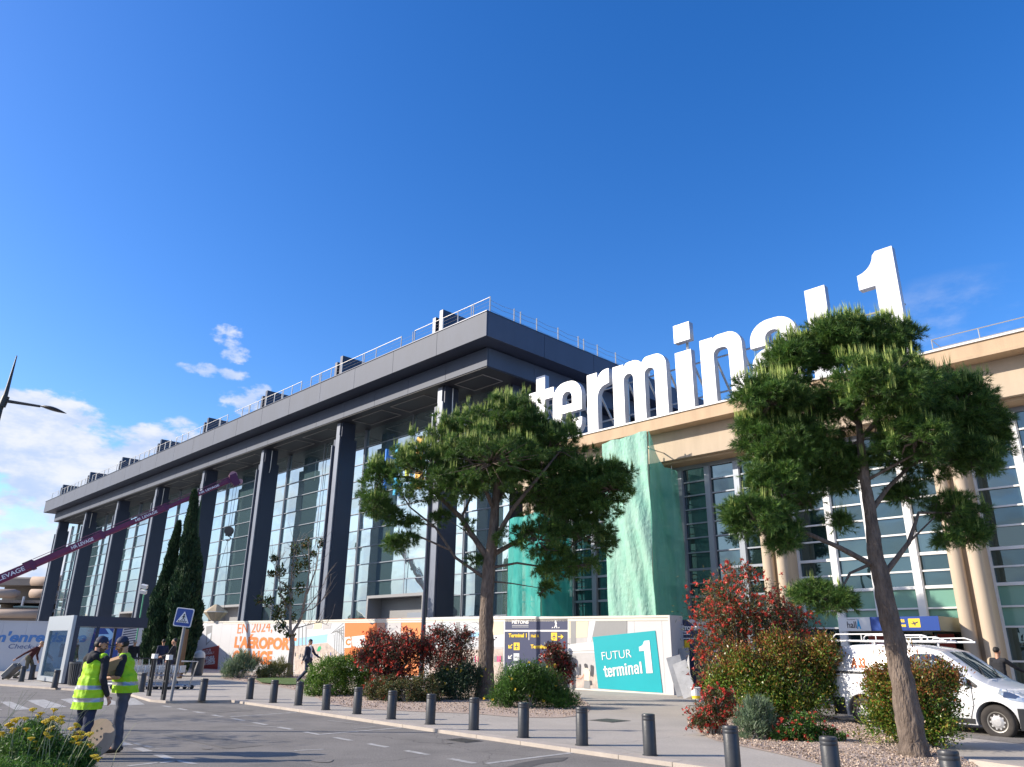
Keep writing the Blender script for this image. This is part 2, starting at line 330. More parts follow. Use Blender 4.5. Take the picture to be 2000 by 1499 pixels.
m_glassA = glass_mirror('coated facade glass', (0.80,0.92,0.95), (0.10,0.17,0.18), 0.72, wob=0.012, ws=0.5)
m_glassB = glass_mirror('green tinted glass', (0.42,0.58,0.66), (0.014,0.028,0.030), 0.32, wob=0.02, ws=0.45)
m_spand = mat('green spandrel glass', (0.16,0.34,0.27), 0.12, noise_amt=0.1, nscale=0.5)
m_beige = mat('ochre concrete', (0.53,0.385,0.25), 0.8, noise_amt=0.20, nscale=1.6, bump=0.1, bscale=30, detail=10, stretch=(1,1,.16))
m_beige2 = mat('pale ochre concrete', (0.52,0.42,0.31), 0.8, noise_amt=0.18, nscale=1.4, bump=0.1, bscale=30, detail=10, stretch=(1,1,.18))
m_grey = mat('grey metal box', (0.27,0.27,0.275), 0.5, noise_amt=0.08, nscale=1)
m_black = mat('black metal', (0.022,0.023,0.026), 0.4)
m_dark = mat('dark void', (0.02,0.02,0.022), 0.8)
m_navyp = mat('navy print', (0.035,0.045,0.105), 0.45); m_yel = mat('yellow print', (0.85,0.58,0.03), 0.5); m_blue = mat('sign blue', (0.012,0.055,0.27), 0.4)
m_letter = mat('white letter face', (0.80,0.81,0.85), 0.35, noise_amt=0.03, nscale=0.8)
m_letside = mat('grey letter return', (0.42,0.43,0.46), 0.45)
# ================================================================ ground
Z1, Z2 = 0.06, 0.068
struct('ground', MB().add([(-1800,-600,0),(1800,-600,0),(1800,2600,0),(-1800,2600,0)], [(0,1,2,3)]), m_asph)
kl = [(-75,1.0),(-60,3.2),(-45,5.6),(-36,7.75),(-28.3,9.75),(-24.3,9.15),(-23.55,9.3),(-22.9,10.95),(-18.7,10.82),(-14,10.58),(-9.1,10.38),(-4,10.25),(4,10.1),(30,9.8)]
kb = MB(); pv = []
for (x0, y0), (x1, y1) in zip(kl, kl[1:]):
    n = max(1, int(math.hypot(x1-x0, y1-y0)/1.0))
    for i in range(n):
        a, b = i/n, (i+1)/n-0.012/max(.2, math.hypot(x1-x0, y1-y0)); xa, ya, xb, yb = x0+(x1-x0)*a, y0+(y1-y0)*a, x0+(x1-x0)*b, y0+(y1-y0)*b
        kb.slab([(xa,ya),(xb,yb),(xb,yb+.3),(xa,ya+.3)], -0.05, Z1+0.004)
struct('kerb', kb, m_kerb, L)
struct('pavement', MB().slab([(x, y+.3) for x, y in kl]+[(30,90),(-200,90),(-200,1.3)], -0.06, Z1), m_pave, L)
drv = [(-13.5,20.6),(-3.0,17.0),(8,15.6),(26,15.0),(26,26.5),(-13.0,26.5)]
struct('driveway', MB().add([(x,y,Z1+.004) for x, y in drv], [tuple(range(len(drv)))]), m_asph, L)
def bed(px, name, m, z=Z2):
    pts = [L.g(x, y, z) for x, y in px]
    # round the outline off
    for _ in range(2):
        q = []
        for i, p in enumerate(pts):
            r = pts[(i+1) % len(pts)]; q += [(p[0]*.75+r[0]*.25, p[1]*.75+r[1]*.25), (p[0]*.25+r[0]*.75, p[1]*.25+r[1]*.75)]
        pts = q
    c = (sum(p[0] for p in pts)/len(pts), sum(p[1] for p in pts)/len(pts))
    mb = MB(); mb.add([(x,y,z) for x, y in pts]+[(c[0], c[1], z+.05)], [(i, (i+1) % len(pts), len(pts)) for i in range(len(pts))]); return pts, struct(name, mb, m, L)
bed1, _ = bed([(425,1326),(500,1334),(600,1352),(640,1377),(720,1385),(810,1390),(930,1394),(1010,1402),(1140,1402),(1160,1375),(1090,1345),(900,1330),(600,1320),(440,1318)], 'planting_bed', m_gravel)
bed2, _ = bed([(1330,1402),(1372,1440),(1450,1458),(1540,1476),(1650,1506),(1790,1535),(1930,1530),(1905,1490),(1790,1450),(1660,1412),(1560,1388),(1400,1384)], 'planting_bed', m_gravel)
struct('lawn_patch', MB().add([(*L.g(x, y, Z2+.06), Z2+.06) for x, y in [(498,1326),(510,1333),(560,1337),(600,1336),(590,1326),(540,1322)]], [(0,1,2,3,4,5)]), m_grass, L)
struct('kerb', MB().slab([L.g(1893,1489,.1),L.g(1925,1489,.1),L.g(2080,1509,.1),L.g(2080,1516,.1)], 0.05, 0.14), m_kerb, L)
# painted lines
ln = MB(); lw = 0.11
def strip(mb, p, q, w, z=0.004, dash=None, gap=None):
    d = math.hypot(q[0]-p[0], q[1]-p[1]); ux, uy = (q[0]-p[0])/d, (q[1]-p[1])/d; a = 0.0
    while a < d:
        b = min(d, a+(dash or d)); P0 = (p[0]+ux*a, p[1]+uy*a); P1 = (p[0]+ux*b, p[1]+uy*b); ox, oy = -uy*w/2, ux*w/2
        mb.add([(P0[0]-ox,P0[1]-oy,z),(P1[0]-ox,P1[1]-oy,z),(P1[0]+ox,P1[1]+oy,z),(P0[0]+ox,P0[1]+oy,z)], [(0,3,2,1)] if 0 else [(0,1,2,3)]); a = b+(gap or 1e9)
strip(ln, L.g(318,1379), L.g(1010,1507), .12, dash=.62, gap=.55)
for a, b in [((450,1401),(580,1392)),((627,1435),(785,1422)),((950,1492),(1117,1471)),((310,1491),(345,1487)),((345,1486.5),(382,1493)),((250,1497),(310,1490)),((120,1436),(150,1437))]:
    strip(ln, L.g(*a), L.g(*b), .10)
strip(ln, L.g(232,1450), L.g(340,1485), .15, dash=.55, gap=.45); strip(ln, L.g(575,1467), L.g(632,1464), .07); strip(ln, L.g(262,1452), L.g(308,1464), .08, dash=.3, gap=.2)
struct('road_markings', ln, m_line, L)
cw = MB()
for q in [[(-75,1372),(-35,1371),(5,1387),(-45,1388)],[(0,1371),(20,1370.5),(60,1385.5),(30,1387.5)],[(52,1368),(86,1366.5),(131,1381),(88,1384)],[(118,1366),(140,1364.5),(178,1377),(150,1380)],[(244,1365),(262,1364),(283,1376.5),(252,1378)],[(185,1364),(205,1363),(240,1376),(205,1378)]]:
    cw.add([(*W0.g(x, y, .004), .004) for x, y in q], [(0,1,2,3)])
struct('zebra_crossing', cw, m_line)
wp = MB()
for a, b in [((150,1463),(232,1447)),((640,1408),(700,1414)),((470,1417),(540,1421)),((690,1424),(735,1420))]: strip(wp, L.g(*a), L.g(*b), .1, z=.004)
struct('worn_markings', wp, m_line2, L)
pt = MB(); pp = [L.g(x, y) for x, y in [(985,1500),(1020,1490),(1065,1482),(1110,1480),(1100,1487),(1060,1492),(1030,1500)]]
pt.add([(x,y,.004) for x, y in pp], [tuple(range(len(pp)))]); struct('damp_patch', pt, m_patch, L)
m_rep = mat('repaired asphalt', (0.185,0.172,0.155), 0.9, noise_amt=.25, nscale=3, bump=.6, bscale=60); m_oil = mat('oil stain', (0.16,0.148,0.132), .8, col2=(0.22,0.20,0.18), nscale=9)
rp = MB(); rr_ = random.Random(4)
for x0, y0, w_, d_ in [(-21.6,9.0,1.9,1.1),(-15.6,6.2,2.6,.7),(-11.2,4.2,1.2,2.2),(-19.5,3.6,3.4,.5),(-8.6,6.6,1.5,.9)]: rp.add([(x0,y0,.0045),(x0+w_,y0+.05,.0045),(x0+w_-.04,y0+d_,.0045),(x0+.03,y0+d_,.0045)], [(0,1,2,3)])
struct('asphalt_repair', rp, m_rep, L)
ol = MB()
for k in range(9):
    cx_, cy__, r_ = rr_.uniform(-24,-7), rr_.uniform(4.5,10.0), rr_.uniform(.06,.22); pts = [(cx_+r_*rr_.uniform(.6,1.2)*math.cos(a), cy__+.7*r_*rr_.uniform(.6,1.2)*math.sin(a), .0075) for a in np.linspace(0, 6.0, 13)]; ol.add(pts, [tuple(range(13))])
struct('oil_stains', ol, m_oil, L)
m_iron = mat('cast iron', (0.10,0.095,0.09), .6, noise_amt=.3, nscale=12, bump=.8, bscale=40)
def flush(name, lab, fr, px, py, w_, d_, z, m_):
    g = fr.g(px, py, z); t = Thing(fr, name, lab, 'drain cover', g[0], g[1], z); t.part('frame', MB().box(g[0]-w_, g[0]+w_, g[1]-d_, g[1]+d_, z-.02, z+.006), m_); b_ = MB()
    for k in range(7): b_.box(g[0]-w_*.85, g[0]+w_*.85, g[1]-d_*.85+k*d_*.26, g[1]-d_*.85+k*d_*.26+d_*.12, z+.0065, z+.012)
    t.part('grate', b_, m_black)
flush('drain_cover', 'iron drain grate in the road beside the kerb, before the first pine', L, 905, 1447, .3, .22, .0, m_iron)
flush('drain_cover', 'square iron cover in the pavement between the kerb and turquoise square', L, 1190, 1408, .35, .35, Z1, m_iron)
# ================================================================ dark glass terminal
T = Thing(L, 'terminal_building', 'long dark glass terminal with grey double roof edge and deep steel columns', 'building', -60, 30)
RX0, RX1 = -108.4, -26.45
def fascia(y, x0, x1, z0, z1, step, name):
    mb = MB(); n = int((x1-x0)/step); w = (x1-x0)/n
    for i in range(n):
        mb.box(x0+i*w+.012, x0+(i+1)*w-.012, y, y+.08, z0, z1)
    m = int(26/step); w2 = (50-y-.08)/m
    for i in range(m): mb.box(x1-.08, x1-.0, y+.082+i*w2+.012, y+.082+(i+1)*w2-.012, z0, z1); mb.box(x0, x0+.08, y+.082+i*w2+.012, y+.082+(i+1)*w2-.012, z0, z1)
    return T.part(name, mb, m_panel)
fascia(24.0, RX0, RX1, 16.84, 18.22, 4.05, 'upper_roof_edge'); fascia(25.1, RX0+1.1, RX1-1.1, 15.76, 16.8, 3.4, 'lower_roof_edge')
T.part('roof', MB().box(RX0+.1, RX1-.1, 24.09, 49.9, 16.86, 18.18).box(RX0-.02, RX1+.02, 23.96, 50.02, 18.222, 18.27), m_navy)
T.part('recess', MB().box(RX0+1.2, RX1-1.2, 25.19, 49.8, 15.77, 16.855), m_navy)
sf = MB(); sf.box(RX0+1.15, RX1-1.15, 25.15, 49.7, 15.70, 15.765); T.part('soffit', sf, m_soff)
st = MB()
def ringxy(mb, x0, x1, y0, y1, z, w=.05, h=.03):
    mb.box(x0, x1, y0, y0+w, z-h, z); mb.box(x0, x1, y1-w, y1, z-h, z); mb.box(x0, x0+w, y0+w, y1-w, z-h, z); mb.box(x1-w, x1, y0+w, y1-w, z-h, z)
cols = [-32.15-10.66*i for i in range(8)]
for c in [-21.5]+cols:
    for a in (1.6, 5.9):
        x0, x1 = c-a-3.4, c-a
        if x1 < RX1-1.6 and x0 > RX0+2: st = MB(); ringxy(st, x0, x1, 25.75, 27.3, 15.698); T.part('soffit_trim', st, m_soffl)
st = MB(); ringxy(st, -31.0, -28.6, 25.75, 27.3, 15.698); T.part('soffit_trim', st, m_soffl)
XL = L.hit(142,1034,27.9)[0]; XR = -28.6
T.part('side_wall', MB().box(XL+.05, XR, 28.05, 49, 0, 15.70), m_navy)
for i, c in enumerate(cols):
    mb = MB(); x = c
    mb.box(x-.30, x+.62, 25.55, 26.75, 0, 14.6); mb.box(x-.05, x+.55, 25.6, 26.6, 14.6, 15.70)
    col = T.part('column', mb, m_navy)
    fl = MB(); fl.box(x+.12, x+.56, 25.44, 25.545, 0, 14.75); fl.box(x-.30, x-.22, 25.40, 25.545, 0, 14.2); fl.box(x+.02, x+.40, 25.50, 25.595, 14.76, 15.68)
    T.part('flange', fl, m_navy_lit, parent=col)
    if i % 2 == 0: T.part('drain_pipe', MB().tube([(x+.78,26.0,15.6),(x+.78,26.0,14.2),(x+.66,26.0,13.9)], .035, 6), m_steel, parent=col)
hz = [5.42+1.13*k for k in range(-4, 10)]
edges = [XR]+[c+.05 for c in cols]+[XL]
for i in range(len(edges)-1):
    x1, x0 = edges[i], edges[i+1]
    if x1-x0 < .5: continue
    fr = MB()
    gp = MB(); xs = [x0]; n = max(1, round((x1-x0)/4.4))
    xs = [x0+(x1-x0)*k/n for k in range(n+1)]
    zs = [0.0]+[z for z in hz if 0.5 < z < 15.4]+[15.70]
    for a, b in zip(xs, xs[1:]):
        for c, d in zip(zs, zs[1:]):
            tx, ty = rng.normal(0, .0055, 2)          # each pane a hair out of true
            gp.add([(a,27.9+tx*(b-a)/2-ty*.5,c),(b,27.9-tx*(b-a)/2-ty*.5,c),(b,27.9-tx*(b-a)/2+ty*.5,d),(a,27.9+tx*(b-a)/2+ty*.5,d)], [(0,1,2,3)])
    g = T.part('glazing', gp, m_glassA)
    for z in zs[1:-1]: fr.box(x0, x1, 27.82, 27.875, z-.024, z+.024)
    for k, x in enumerate(xs):
        if k == 0: fr.box(x-.075, x-.04, 27.76, 27.88, 0, 15.69); fr.box(x+.04, x+.075, 27.76, 27.88, 0, 15.69)
        elif k < n: fr.box(x-.022, x+.022, 27.77, 27.798, 0, 15.69)
    T.part('mullions', fr, m_mull, parent=g)
    if i % 2 == 1:
        pr = MB(); a, b = x1-7.2, x1-1.7; zt = 4.42
        pr.box(a, b, 26.5, 27.78, zt-.16, zt); pr.box(a, a+.16, 26.5, 27.78, 0, zt-.16); pr.box(b-.16, b, 26.5, 27.78, 0, zt-.16)
        p = T.part('entrance_portal', pr, m_grey)
        T.part('portal_back', MB().box(a+.17, b-.17, 27.5, 27.6, 0, zt-.17), m_grey, parent=p)
        T.part('door', MB().box(b-2.6, b-.3, 27.40, 27.49, 0, zt-1.0), m_mull, parent=p)
# railing: posts and cables round the roof
rl = MB(); x = RX1-.1; k = 0
while x > RX0:
    if int(x*1.7) % 7 != 3:
        rl.tube([(x,24.3,18.27),(x,24.3,19.2)], .035, 6)
        if k % 4 == 1: rl.tube([(x-.18,24.3,18.27),(x-.18,24.3,19.15)], .03, 6)
    if x-1.3 > RX0 and k % 9 != 5: rl.tube([(x,24.3,19.16),(x-1.3,24.3,19.16)], .022, 5)
    for z in (18.5, 18.72, 18.94): rl.tube([(x,24.3,z),(max(RX0,x-1.3),24.3,z)], .007, 4)
    x -= 1.3; k += 1
T.part('roof_railing', rl, m_steel)
rl = MB(); y = 24.5; k = 0
while y < 49:
    rl.tube([(RX1-.3,y,18.27),(RX1-.3,y,19.22)], .04, 6); z0 = 19.15
    for z in (18.55, 18.85, 19.12): rl.tube([(RX1-.3,y,z),(RX1-.3,y+.9,z-.06),(RX1-.3,y+1.8,z)], .010, 4)
    if k % 3 == 1: rl.tube([(RX1-.3,y+.5,18.27),(RX1-.3,y+.5,19.2)], .04, 6)
    y += 1.8; k += 1
T.part('roof_railing', rl, m_steel)
for i in range(8):
    x = -32.3-10.66*i; mb = MB(); mb.box(x, x+.28, 25.0, 26.9, 18.2, 19.95); mb.box(x+.62, x+.92, 25.0, 27.2, 18.2, 20.25)
    v = T.part('roof_vent', mb, m_navy); lv = MB()
    for k in range(5): lv.box(x+.93, x+2.2, 25.3, 25.4, 18.35+k*.15, 18.42+k*.15)
    lv.box(x+.93, x+2.2, 25.6, 27.0, 18.2, 19.1); T.part('louvre', lv, m_louvre, parent=v)
# coloured marks hung in front of the glass
bars = [(748,775,880,905,(0.01,0.22,0.75)),(770,780,868,905,(0.02,0.45,0.75)),(744,752,905,935,(0.01,0.12,0.60)),(742,753,935,952,(0.01,0.22,0.80)),(766,776,920,948,(0.02,0.45,0.70)),(764,774,950,967,(0.02,0.50,0.62)),(792,800,905,925,(0.55,0.65,0.05)),(811,826,897,957,(0.85,0.42,0.04)),(822,829,850,880,(0.85,0.42,0.04)),(870,875,930,950,(0.8,0.12,0.05))]
sg = Thing(L, 'facade_emblem', 'blue, yellow and red upright bars hung high on the dark glass front', 'sign', -37, 26.0, 9)
for x0, x1, y0, y1, c in [(749,758,877,965,(0.01,0.20,0.72)),(769,781,866,968,(0.02,0.42,0.72)),(792,800,880,935,(0.55,0.62,0.05)),(811,827,852,957,(0.85,0.42,0.04)),(868,877,905,950,(0.8,0.12,0.05))]:
    a, za = L.hit(x0, y1, 27.3); b, zb = L.hit(x1, y0, 27.3); h = (zb-za)
    mb = MB(); mb.cbox(a, b, 27.2, 27.4, za, za+h*.34, .03); mb.cbox(a, b, 27.2, 27.4, za+h*.44, zb, .03); mb.box(a+.1, a+.16, 27.4, 27.85, za+h*.2, za+h*.25); mb.box(a+.1, a+.16, 27.4, 27.85, zb-h*.2, zb-h*.15)
    sg.part('colour_bar', mb, mat('bar colour', c, .35))
# ================================================================ ochre terminal hall
TH_ = Thing(L, 'terminal_hall', 'ochre concrete terminal hall with tall gridded windows and paired round columns', 'building', -8, 32)
BX0, BX1 = -27.1, 15.3; GY = 27.95  # hall and roof sign dimensions scaled about the camera, baked into plain numbers
TH_.part('cornice', MB().box(BX0, BX1, 26.28, 60, 10.55, 11.09).box(BX0, BX1, 26.2, 26.279, 10.55, 10.65), m_beige)
TH_.part('cornice_cap', MB().box(BX0-.03, BX1, 26.22, 60.05, 11.093, 11.16), m_white)
TH_.part('fascia', MB().box(BX0, BX1, 26.86, 59, 9.29, 10.545), m_beige2)
TH_.part('soffit', MB().box(BX0, BX1, 27.1, GY+.3, 9.19, 9.285), m_beige)
TH_.part('window_header', MB().box(BX0, BX1, GY-.06, GY+.2, 9.02, 9.188), m_mull)
TH_.part('body', MB().box(BX0, BX1, GY+.25, 58, 0, 9.25), m_dark)
hzb = [2.40, 3.0, 3.67, 4.20, 4.76, 5.45, 6.06, 6.66, 7.26, 7.85, 8.44]
cx = [-25.95, -19.65, -13.35, -7.06, -.76, 5.53, 11.8]
for i, c in enumerate(cx):
    mb = MB(); mb.box(c-.42, c+.42, 27.05, GY+.1, 0, 9.19); TH_.part('pier', mb, m_beige2)
    for s in (-.28, .28): TH_.part('round_column', MB().lathe([(.21, 0), (.21, 9.285)], (c+s+.02, 26.83, 0), 32), m_beige2, smooth='auto')
for i in range(len(cx)):
    x0 = cx[i]+.42; x1 = (cx[i+1]-.42) if i+1 < len(cx) else BX1
    n = 4; w = (x1-x0)/n; gp = MB(); sp = MB(); fr = MB(); zs = [0, .7, 1.4]+hzb+[9.02]
    for k in range(n):
        a, b = x0+k*w, x0+(k+1)*w
        for c, d in zip(zs, zs[1:]):
            tx, ty = rng.normal(0, .006, 2); q = sp if (2.3 < c < 3.6 and i > 1) else gp
            q.add([(a,GY+tx*w/2-ty*.3,c),(b,GY-tx*w/2-ty*.3,c),(b,GY-tx*w/2+ty*.3,d),(a,GY+tx*w/2+ty*.3,d)], [(0,1,2,3)])
    g = TH_.part('glazing', gp, m_glassB)
    if sp.v: TH_.part('spandrel', sp, m_spand)
    for z in zs[1:-1]: t = .05 if z in (3.67, 4.76) else .028; fr.box(x0, x1, GY-.09, GY-.02, z-t, z+t)
    for k in range(n+1):
        x = x0+k*w; t = .12 if 0 < k < n else .06; fr.box(x-t, x+t, GY-.16, GY-.015, 0, 9.02)
        if 0 < k < n: fr.box(x+t+.001, x+t+.03, GY-.13, GY-.02, 0, 9.02)
    TH_.part('mullions', fr, m_white if i > 1 else m_mull, parent=g)  # left bays: white mullions painted blue-grey for the shade they stand in
rb = MB()
for x in np.arange(-6.96, 15, 1.45): rb.tube([(x,27.3,11.16),(x,27.3,11.92)], .02, 6)
for z in (11.92, 11.57): rb.tube([(-6.96,27.3,z),(15,27.3,z)], .018, 6)
rb.tube([(-6.96,27.3,11.92),(-6.96,28.3,11.92),(-6.96,28.3,11.16)], .018, 6)
for x in np.arange(-26, -8, 1.9): rb.tube([(x,28.6,11.16),(x,28.6,12.0)], .02, 6)
for z in (12.0, 11.62): rb.tube([(-26,28.6,z),(-8.5,28.6,z)], .018, 6)
TH_.part('roof_railing', rb, m_steel)
coil = MB()
for k in range(46): 
    x = -26+k*.38; coil.tube([(x+.13*math.sin(t), 28.2+.05*math.sin(3*t+k), 11.45+.28*math.cos(t)) for t in np.linspace(0, 6.3, 13)], .008, 4)
TH_.part('razor_coil', coil, m_steel)
# ---------------------------------------------------------------- big white roof letters
LZ = 11.35; LY = 27.0
def arc(cx_, cy_, rx, ry, a0, a1, n=12): return [(cx_+rx*math.cos(R(a0+(a1-a0)*i/n)), cy_+ry*math.sin(R(a0+(a1-a0)*i/n))) for i in range(n+1)]
S = .66
def l_n(w, h=3.25):
    r = w-S; ro = min(.95, w*.55)
    return [[(0,0),(0,h-.05),(S,h-.05),(S,h-.40)]+arc(S+.30,h-.50,.42,.50,140,90,4)+arc(w-.68,h-.72,.68,.72,90,0)+[(w,0),(w-S,0),(w-S,h-.98)]+arc(w-S-.28,h-.98,.28,.32,0,90,6)+arc(S+.28,h-.98,.28,.32,90,180,6)+[(S,0)]]
def l_m():
    w = 3.15; h = 3.25; g = (w-3*S)/2; lp = [(0,0),(0,h-.05),(S,h-.05),(S,h-.35)]
    c1 = S+g+S; lp += arc(S+.35,h-.45,.4,.45,140,90,4)+arc(c1-.62,h-.55,.55,.55,90,40,5)+arc(c1+.2,h-.45,.35,.45,150,90,4)+arc(w-.62,h-.66,.62,.66,90,0)
    lp += [(w,0),(w-S,0),(w-S,h-.92)]+arc(w-S-g/2,h-.92,g/2,.30,0,180,8)+[(c1,0),(c1-S,0),(c1-S,h-.92)]+arc(S+g/2,h-.92,g/2,.30,0,180,8)+[(S,0)]
    return [lp]
def l_e():
    w = 2.0; h = 3.2
    o = arc(w-.85,.85,.85,.85,0,-90,8)[1:-1]
    out = [(w,1.0),(w,.85)]+arc(w-.85,.85,.85,.85,0,-90,8)+arc(.85,.85,.85,.85,-90,-180,8)+arc(.85,h-.9,.85,.9,180,90,8)+arc(w-.85,h-.9,.85,.9,90,0,8)+[(w,1.42),(S,1.42),(S,.92)]+arc(w/2,.88,w/2-S,.36,180,360,8)+[(w-S,1.0)]
    hole = [(S,1.88),(w-S,1.88),(w-S,h-.92)]+arc(w/2,h-.92,w/2-S,.36,0,180,8)
    return [out, hole]
def l_a():
    w = 2.0; h = 3.25
    out = [(0,h-1.18),(0,h-.85)]+arc(.85,h-.85,.85,.85,180,90,8)+arc(w-.85,h-.85,.85,.85,90,0,8)+[(w,0),(w-S,0),(w-S,.28)]+arc(.72,.70,.62,.70,-60,-180,8)[0:]+[(.0,.9),(.0,1.1)]+arc(.7,1.2,.7,.72,180,100,6)+[(w-S,2.02),(w-S,h-.85)]+arc(w/2,h-.85,w/2-S,.32,0,180,8)+[(S,h-1.18)]
    hole = [(w-S,1.5),(w-S,.80)]+arc(w/2,.74,w/2-S,.26,0,-180,8)+[(S,1.15),(S+.15,1.42)]
    return [out, hole]
def l_t():
    return [[(.55,.75)]+arc(1.25,.72,.70,.72,180,270,8)+[(1.85,.02),(1.85,.60)]+[(1.45,.62)]+arc(1.43,.86,.22,.24,270,180,5)+[(1.21,2.55),(1.85,2.55),(1.85,3.15),(1.21,3.15),(1.21,4.02),(.55,4.02),(.55,3.15),(0,3.15),(0,2.55),(.55,2.55)]]
def l_r():
    h = 3.25; return [[(0,0),(0,h-.05),(S,h-.05),(S,h-.5)]+arc(1.25,h-.65,.6,.65,150,90,5)+[(1.42,h),(1.42,h-.78)]+arc(1.2,h-1.5,.54,.66,90,180,6)+[(S,0)]]
def l_1():
    return [[(.62,0),(.62,3.30),(0,3.30),(0,3.95)]+arc(-.05,4.70,.72,.75,-80,-5,6)+[(.80,4.78),(1.42,4.78),(1.42,0)]]
SG = Thing(L, 'rooftop_sign', 'giant white letters spelling terminal 1 standing on the ochre roof edge', 'sign', -17.5, LY, 11.16)
def big(loops, x, z=LZ, xs=1.0, nm='letter'):
    loops = [[(p*.954, q*.916) for p, q in lp] for lp in loops]
    lo = outline(loops, .16, x, LY+.16, z, m_letter, None, (0,0,0), nm, xs=xs)
    me = lo.data; me.materials.append(m_letside)
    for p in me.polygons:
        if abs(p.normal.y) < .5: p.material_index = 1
    for v in me.vertices: v.co = (v.co.x-SG.off[0], v.co.y-SG.off[1], v.co.z-SG.off[2])
    lo.parent = SG.e; return lo
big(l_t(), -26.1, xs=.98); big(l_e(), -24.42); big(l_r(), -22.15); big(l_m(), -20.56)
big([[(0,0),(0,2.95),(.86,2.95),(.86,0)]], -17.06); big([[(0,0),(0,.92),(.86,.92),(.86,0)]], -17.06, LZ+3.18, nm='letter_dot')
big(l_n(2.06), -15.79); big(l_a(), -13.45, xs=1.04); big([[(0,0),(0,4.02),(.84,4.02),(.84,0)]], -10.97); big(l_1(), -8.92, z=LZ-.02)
sp = MB()
sp.box(-26.1, -7.4, LY+.10, LY+.24, 11.16, LZ-.005)
sp.tube([(-16.6,LY+.2,LZ+2.7),(-16.6,LY+.2,LZ+3.4)], .07, 6)
for x in (-25.3,-24.0,-23.1,-21.9,-20.1,-19.0,-17.8,-16.5,-15.4,-14.1,-12.8,-11.6,-10.5,-8.1):
    sp.tube([(x,LY+.35,LZ+2.3),(x,LY+2.3,11.17)], .055, 6); sp.tube([(x,LY+.38,11.17),(x,LY+.38,LZ+2.5)], .05, 6)
for z in (LZ+.6, LZ+2.2): sp.tube([(-25.8,LY+.42,z),(-7.6,LY+.42,z)], .04, 6)
SG.part('support_frame', sp, m_steel)
# ================================================================ site hoardings
m_hoard = mat('hoarding board', (0.56,0.56,0.57), 0.55, noise_amt=0.06, nscale=0.6); m_cream = mat('cream rail', (0.66,0.63,0.55), 0.5)
m_or = mat('orange print', (0.78,0.20,0.045), 0.5); m_orl = mat('light orange print', (0.82,0.27,0.085), 0.5, noise_amt=.08, nscale=1.2); m_red = mat('brick red print', (0.30,0.032,0.022), 0.5)
m_teal = mat('turquoise print', (0.0,0.37,0.42), 0.4, noise_amt=.06, nscale=.8); m_lt = mat('pale print', (0.62,0.66,0.70), 0.5, noise_amt=.12, nscale=1.4); m_bl = mat('sky print', (0.30,0.55,0.80), 0.5)
m_bei = mat('beige print', (0.72,0.58,0.42), 0.5); m_gr = mat('mid grey print', (0.27,0.275,0.28), 0.5, noise_amt=.1, nscale=1.0); m_gr2 = mat('pale grey print', (0.50,0.49,0.49), 0.5, noise_amt=.15, nscale=2.0)
m_skin_p = mat('skin print', (0.62,0.34,0.23), 0.5, col2=(0.42,0.22,0.16), nscale=1.3); m_floor_p = mat('floor print', (0.60,0.50,0.43), 0.5, col2=(0.36,0.30,0.27), nscale=5); m_dk_p = mat('charcoal print', (0.06,0.06,0.07), 0.5)
m_green_p = mat('green print', (0.02,0.40,0.16), 0.5); m_pink_p = mat('pink print', (0.75,0.05,0.22), 0.5); m_cream_p = mat('shirt print', (0.82,0.70,0.52), 0.5)
MURM = [m_hoard, m_or, m_orl, m_red, m_teal, m_lt, m_bl, m_bei, m_gr, m_gr2, m_skin_p, m_floor_p, m_dk_p, m_green_p, m_pink_p, m_cream_p, m_navyp, m_yel, m_white, m_blue]
def MI(m): return MURM.index(m)
class Mural:
    """flat print laid on a board: polygons read off the board, stacked a few millimetres apart"""
    def __init__(s, fr, y0): s.fr, s.y, s.mb, s.d = fr, y0, MB(), 0.004
    def pp(s, px, m, layer=1):
        pts = [s.fr.hit(x, y, s.y) for x, y in px]; s.mb.mi = MI(m); d = s.y-.004*layer
        a = sum(pts[i][0]*pts[(i+1) % len(pts)][1]-pts[(i+1) % len(pts)][0]*pts[i][1] for i in range(len(pts)))
        if a < 0: pts = pts[::-1]
        s.mb.add([(x, d, z) for x, z in pts], [tuple(range(len(pts)))])
    def done(s, th, name, mats=MURM): return th.part(name, s.mb, mats)
HF = Fr(*L.w(-50,22.6), -41.96)
HO = Thing(HF, 'hoarding', 'long white site hoarding printed with orange slogans, terminal views and a turquoise square', 'hoarding', 14, 0)
def htop(x): return 3.0-max(0, x-24)*.021
xs_ = [-4.0]+[i*1.22+.1 for i in range(28)]
for a, b in zip(xs_, xs_[1:]+[33.35]):
    if b > 33.36: b = 33.35
    if b-a < .05: continue
    HO.part('board', MB().prism([(a+.004,.02),(b-.004,.02),(b-.004,htop(b)-.06),(a+.004,htop(a)-.06)], 0, .07), m_hoard)
HO.part('top_rail', MB().prism([(-4,htop(-4)-.06),(33.35,htop(33.35)-.06),(33.35,htop(33.35)+.02),(-4,htop(-4)+.02)], -.045, .12).prism([(.2,htop(0)-.17),(33.35,htop(33.35)-.17),(33.35,htop(33.35)-.061),(.2,htop(.2)-.061)], -.02, -.001), m_cream)
HO.part('bottom_rail', MB().box(16, 33.35, -.03, -.001, .0, .11), m_cream)
HO.part('end_board', MB().box(33.352, 33.42, -.05, .9, 0, htop(33.35)+.02), m_hoard)
def hx(px, py): return HF.hit(px, py, 0)
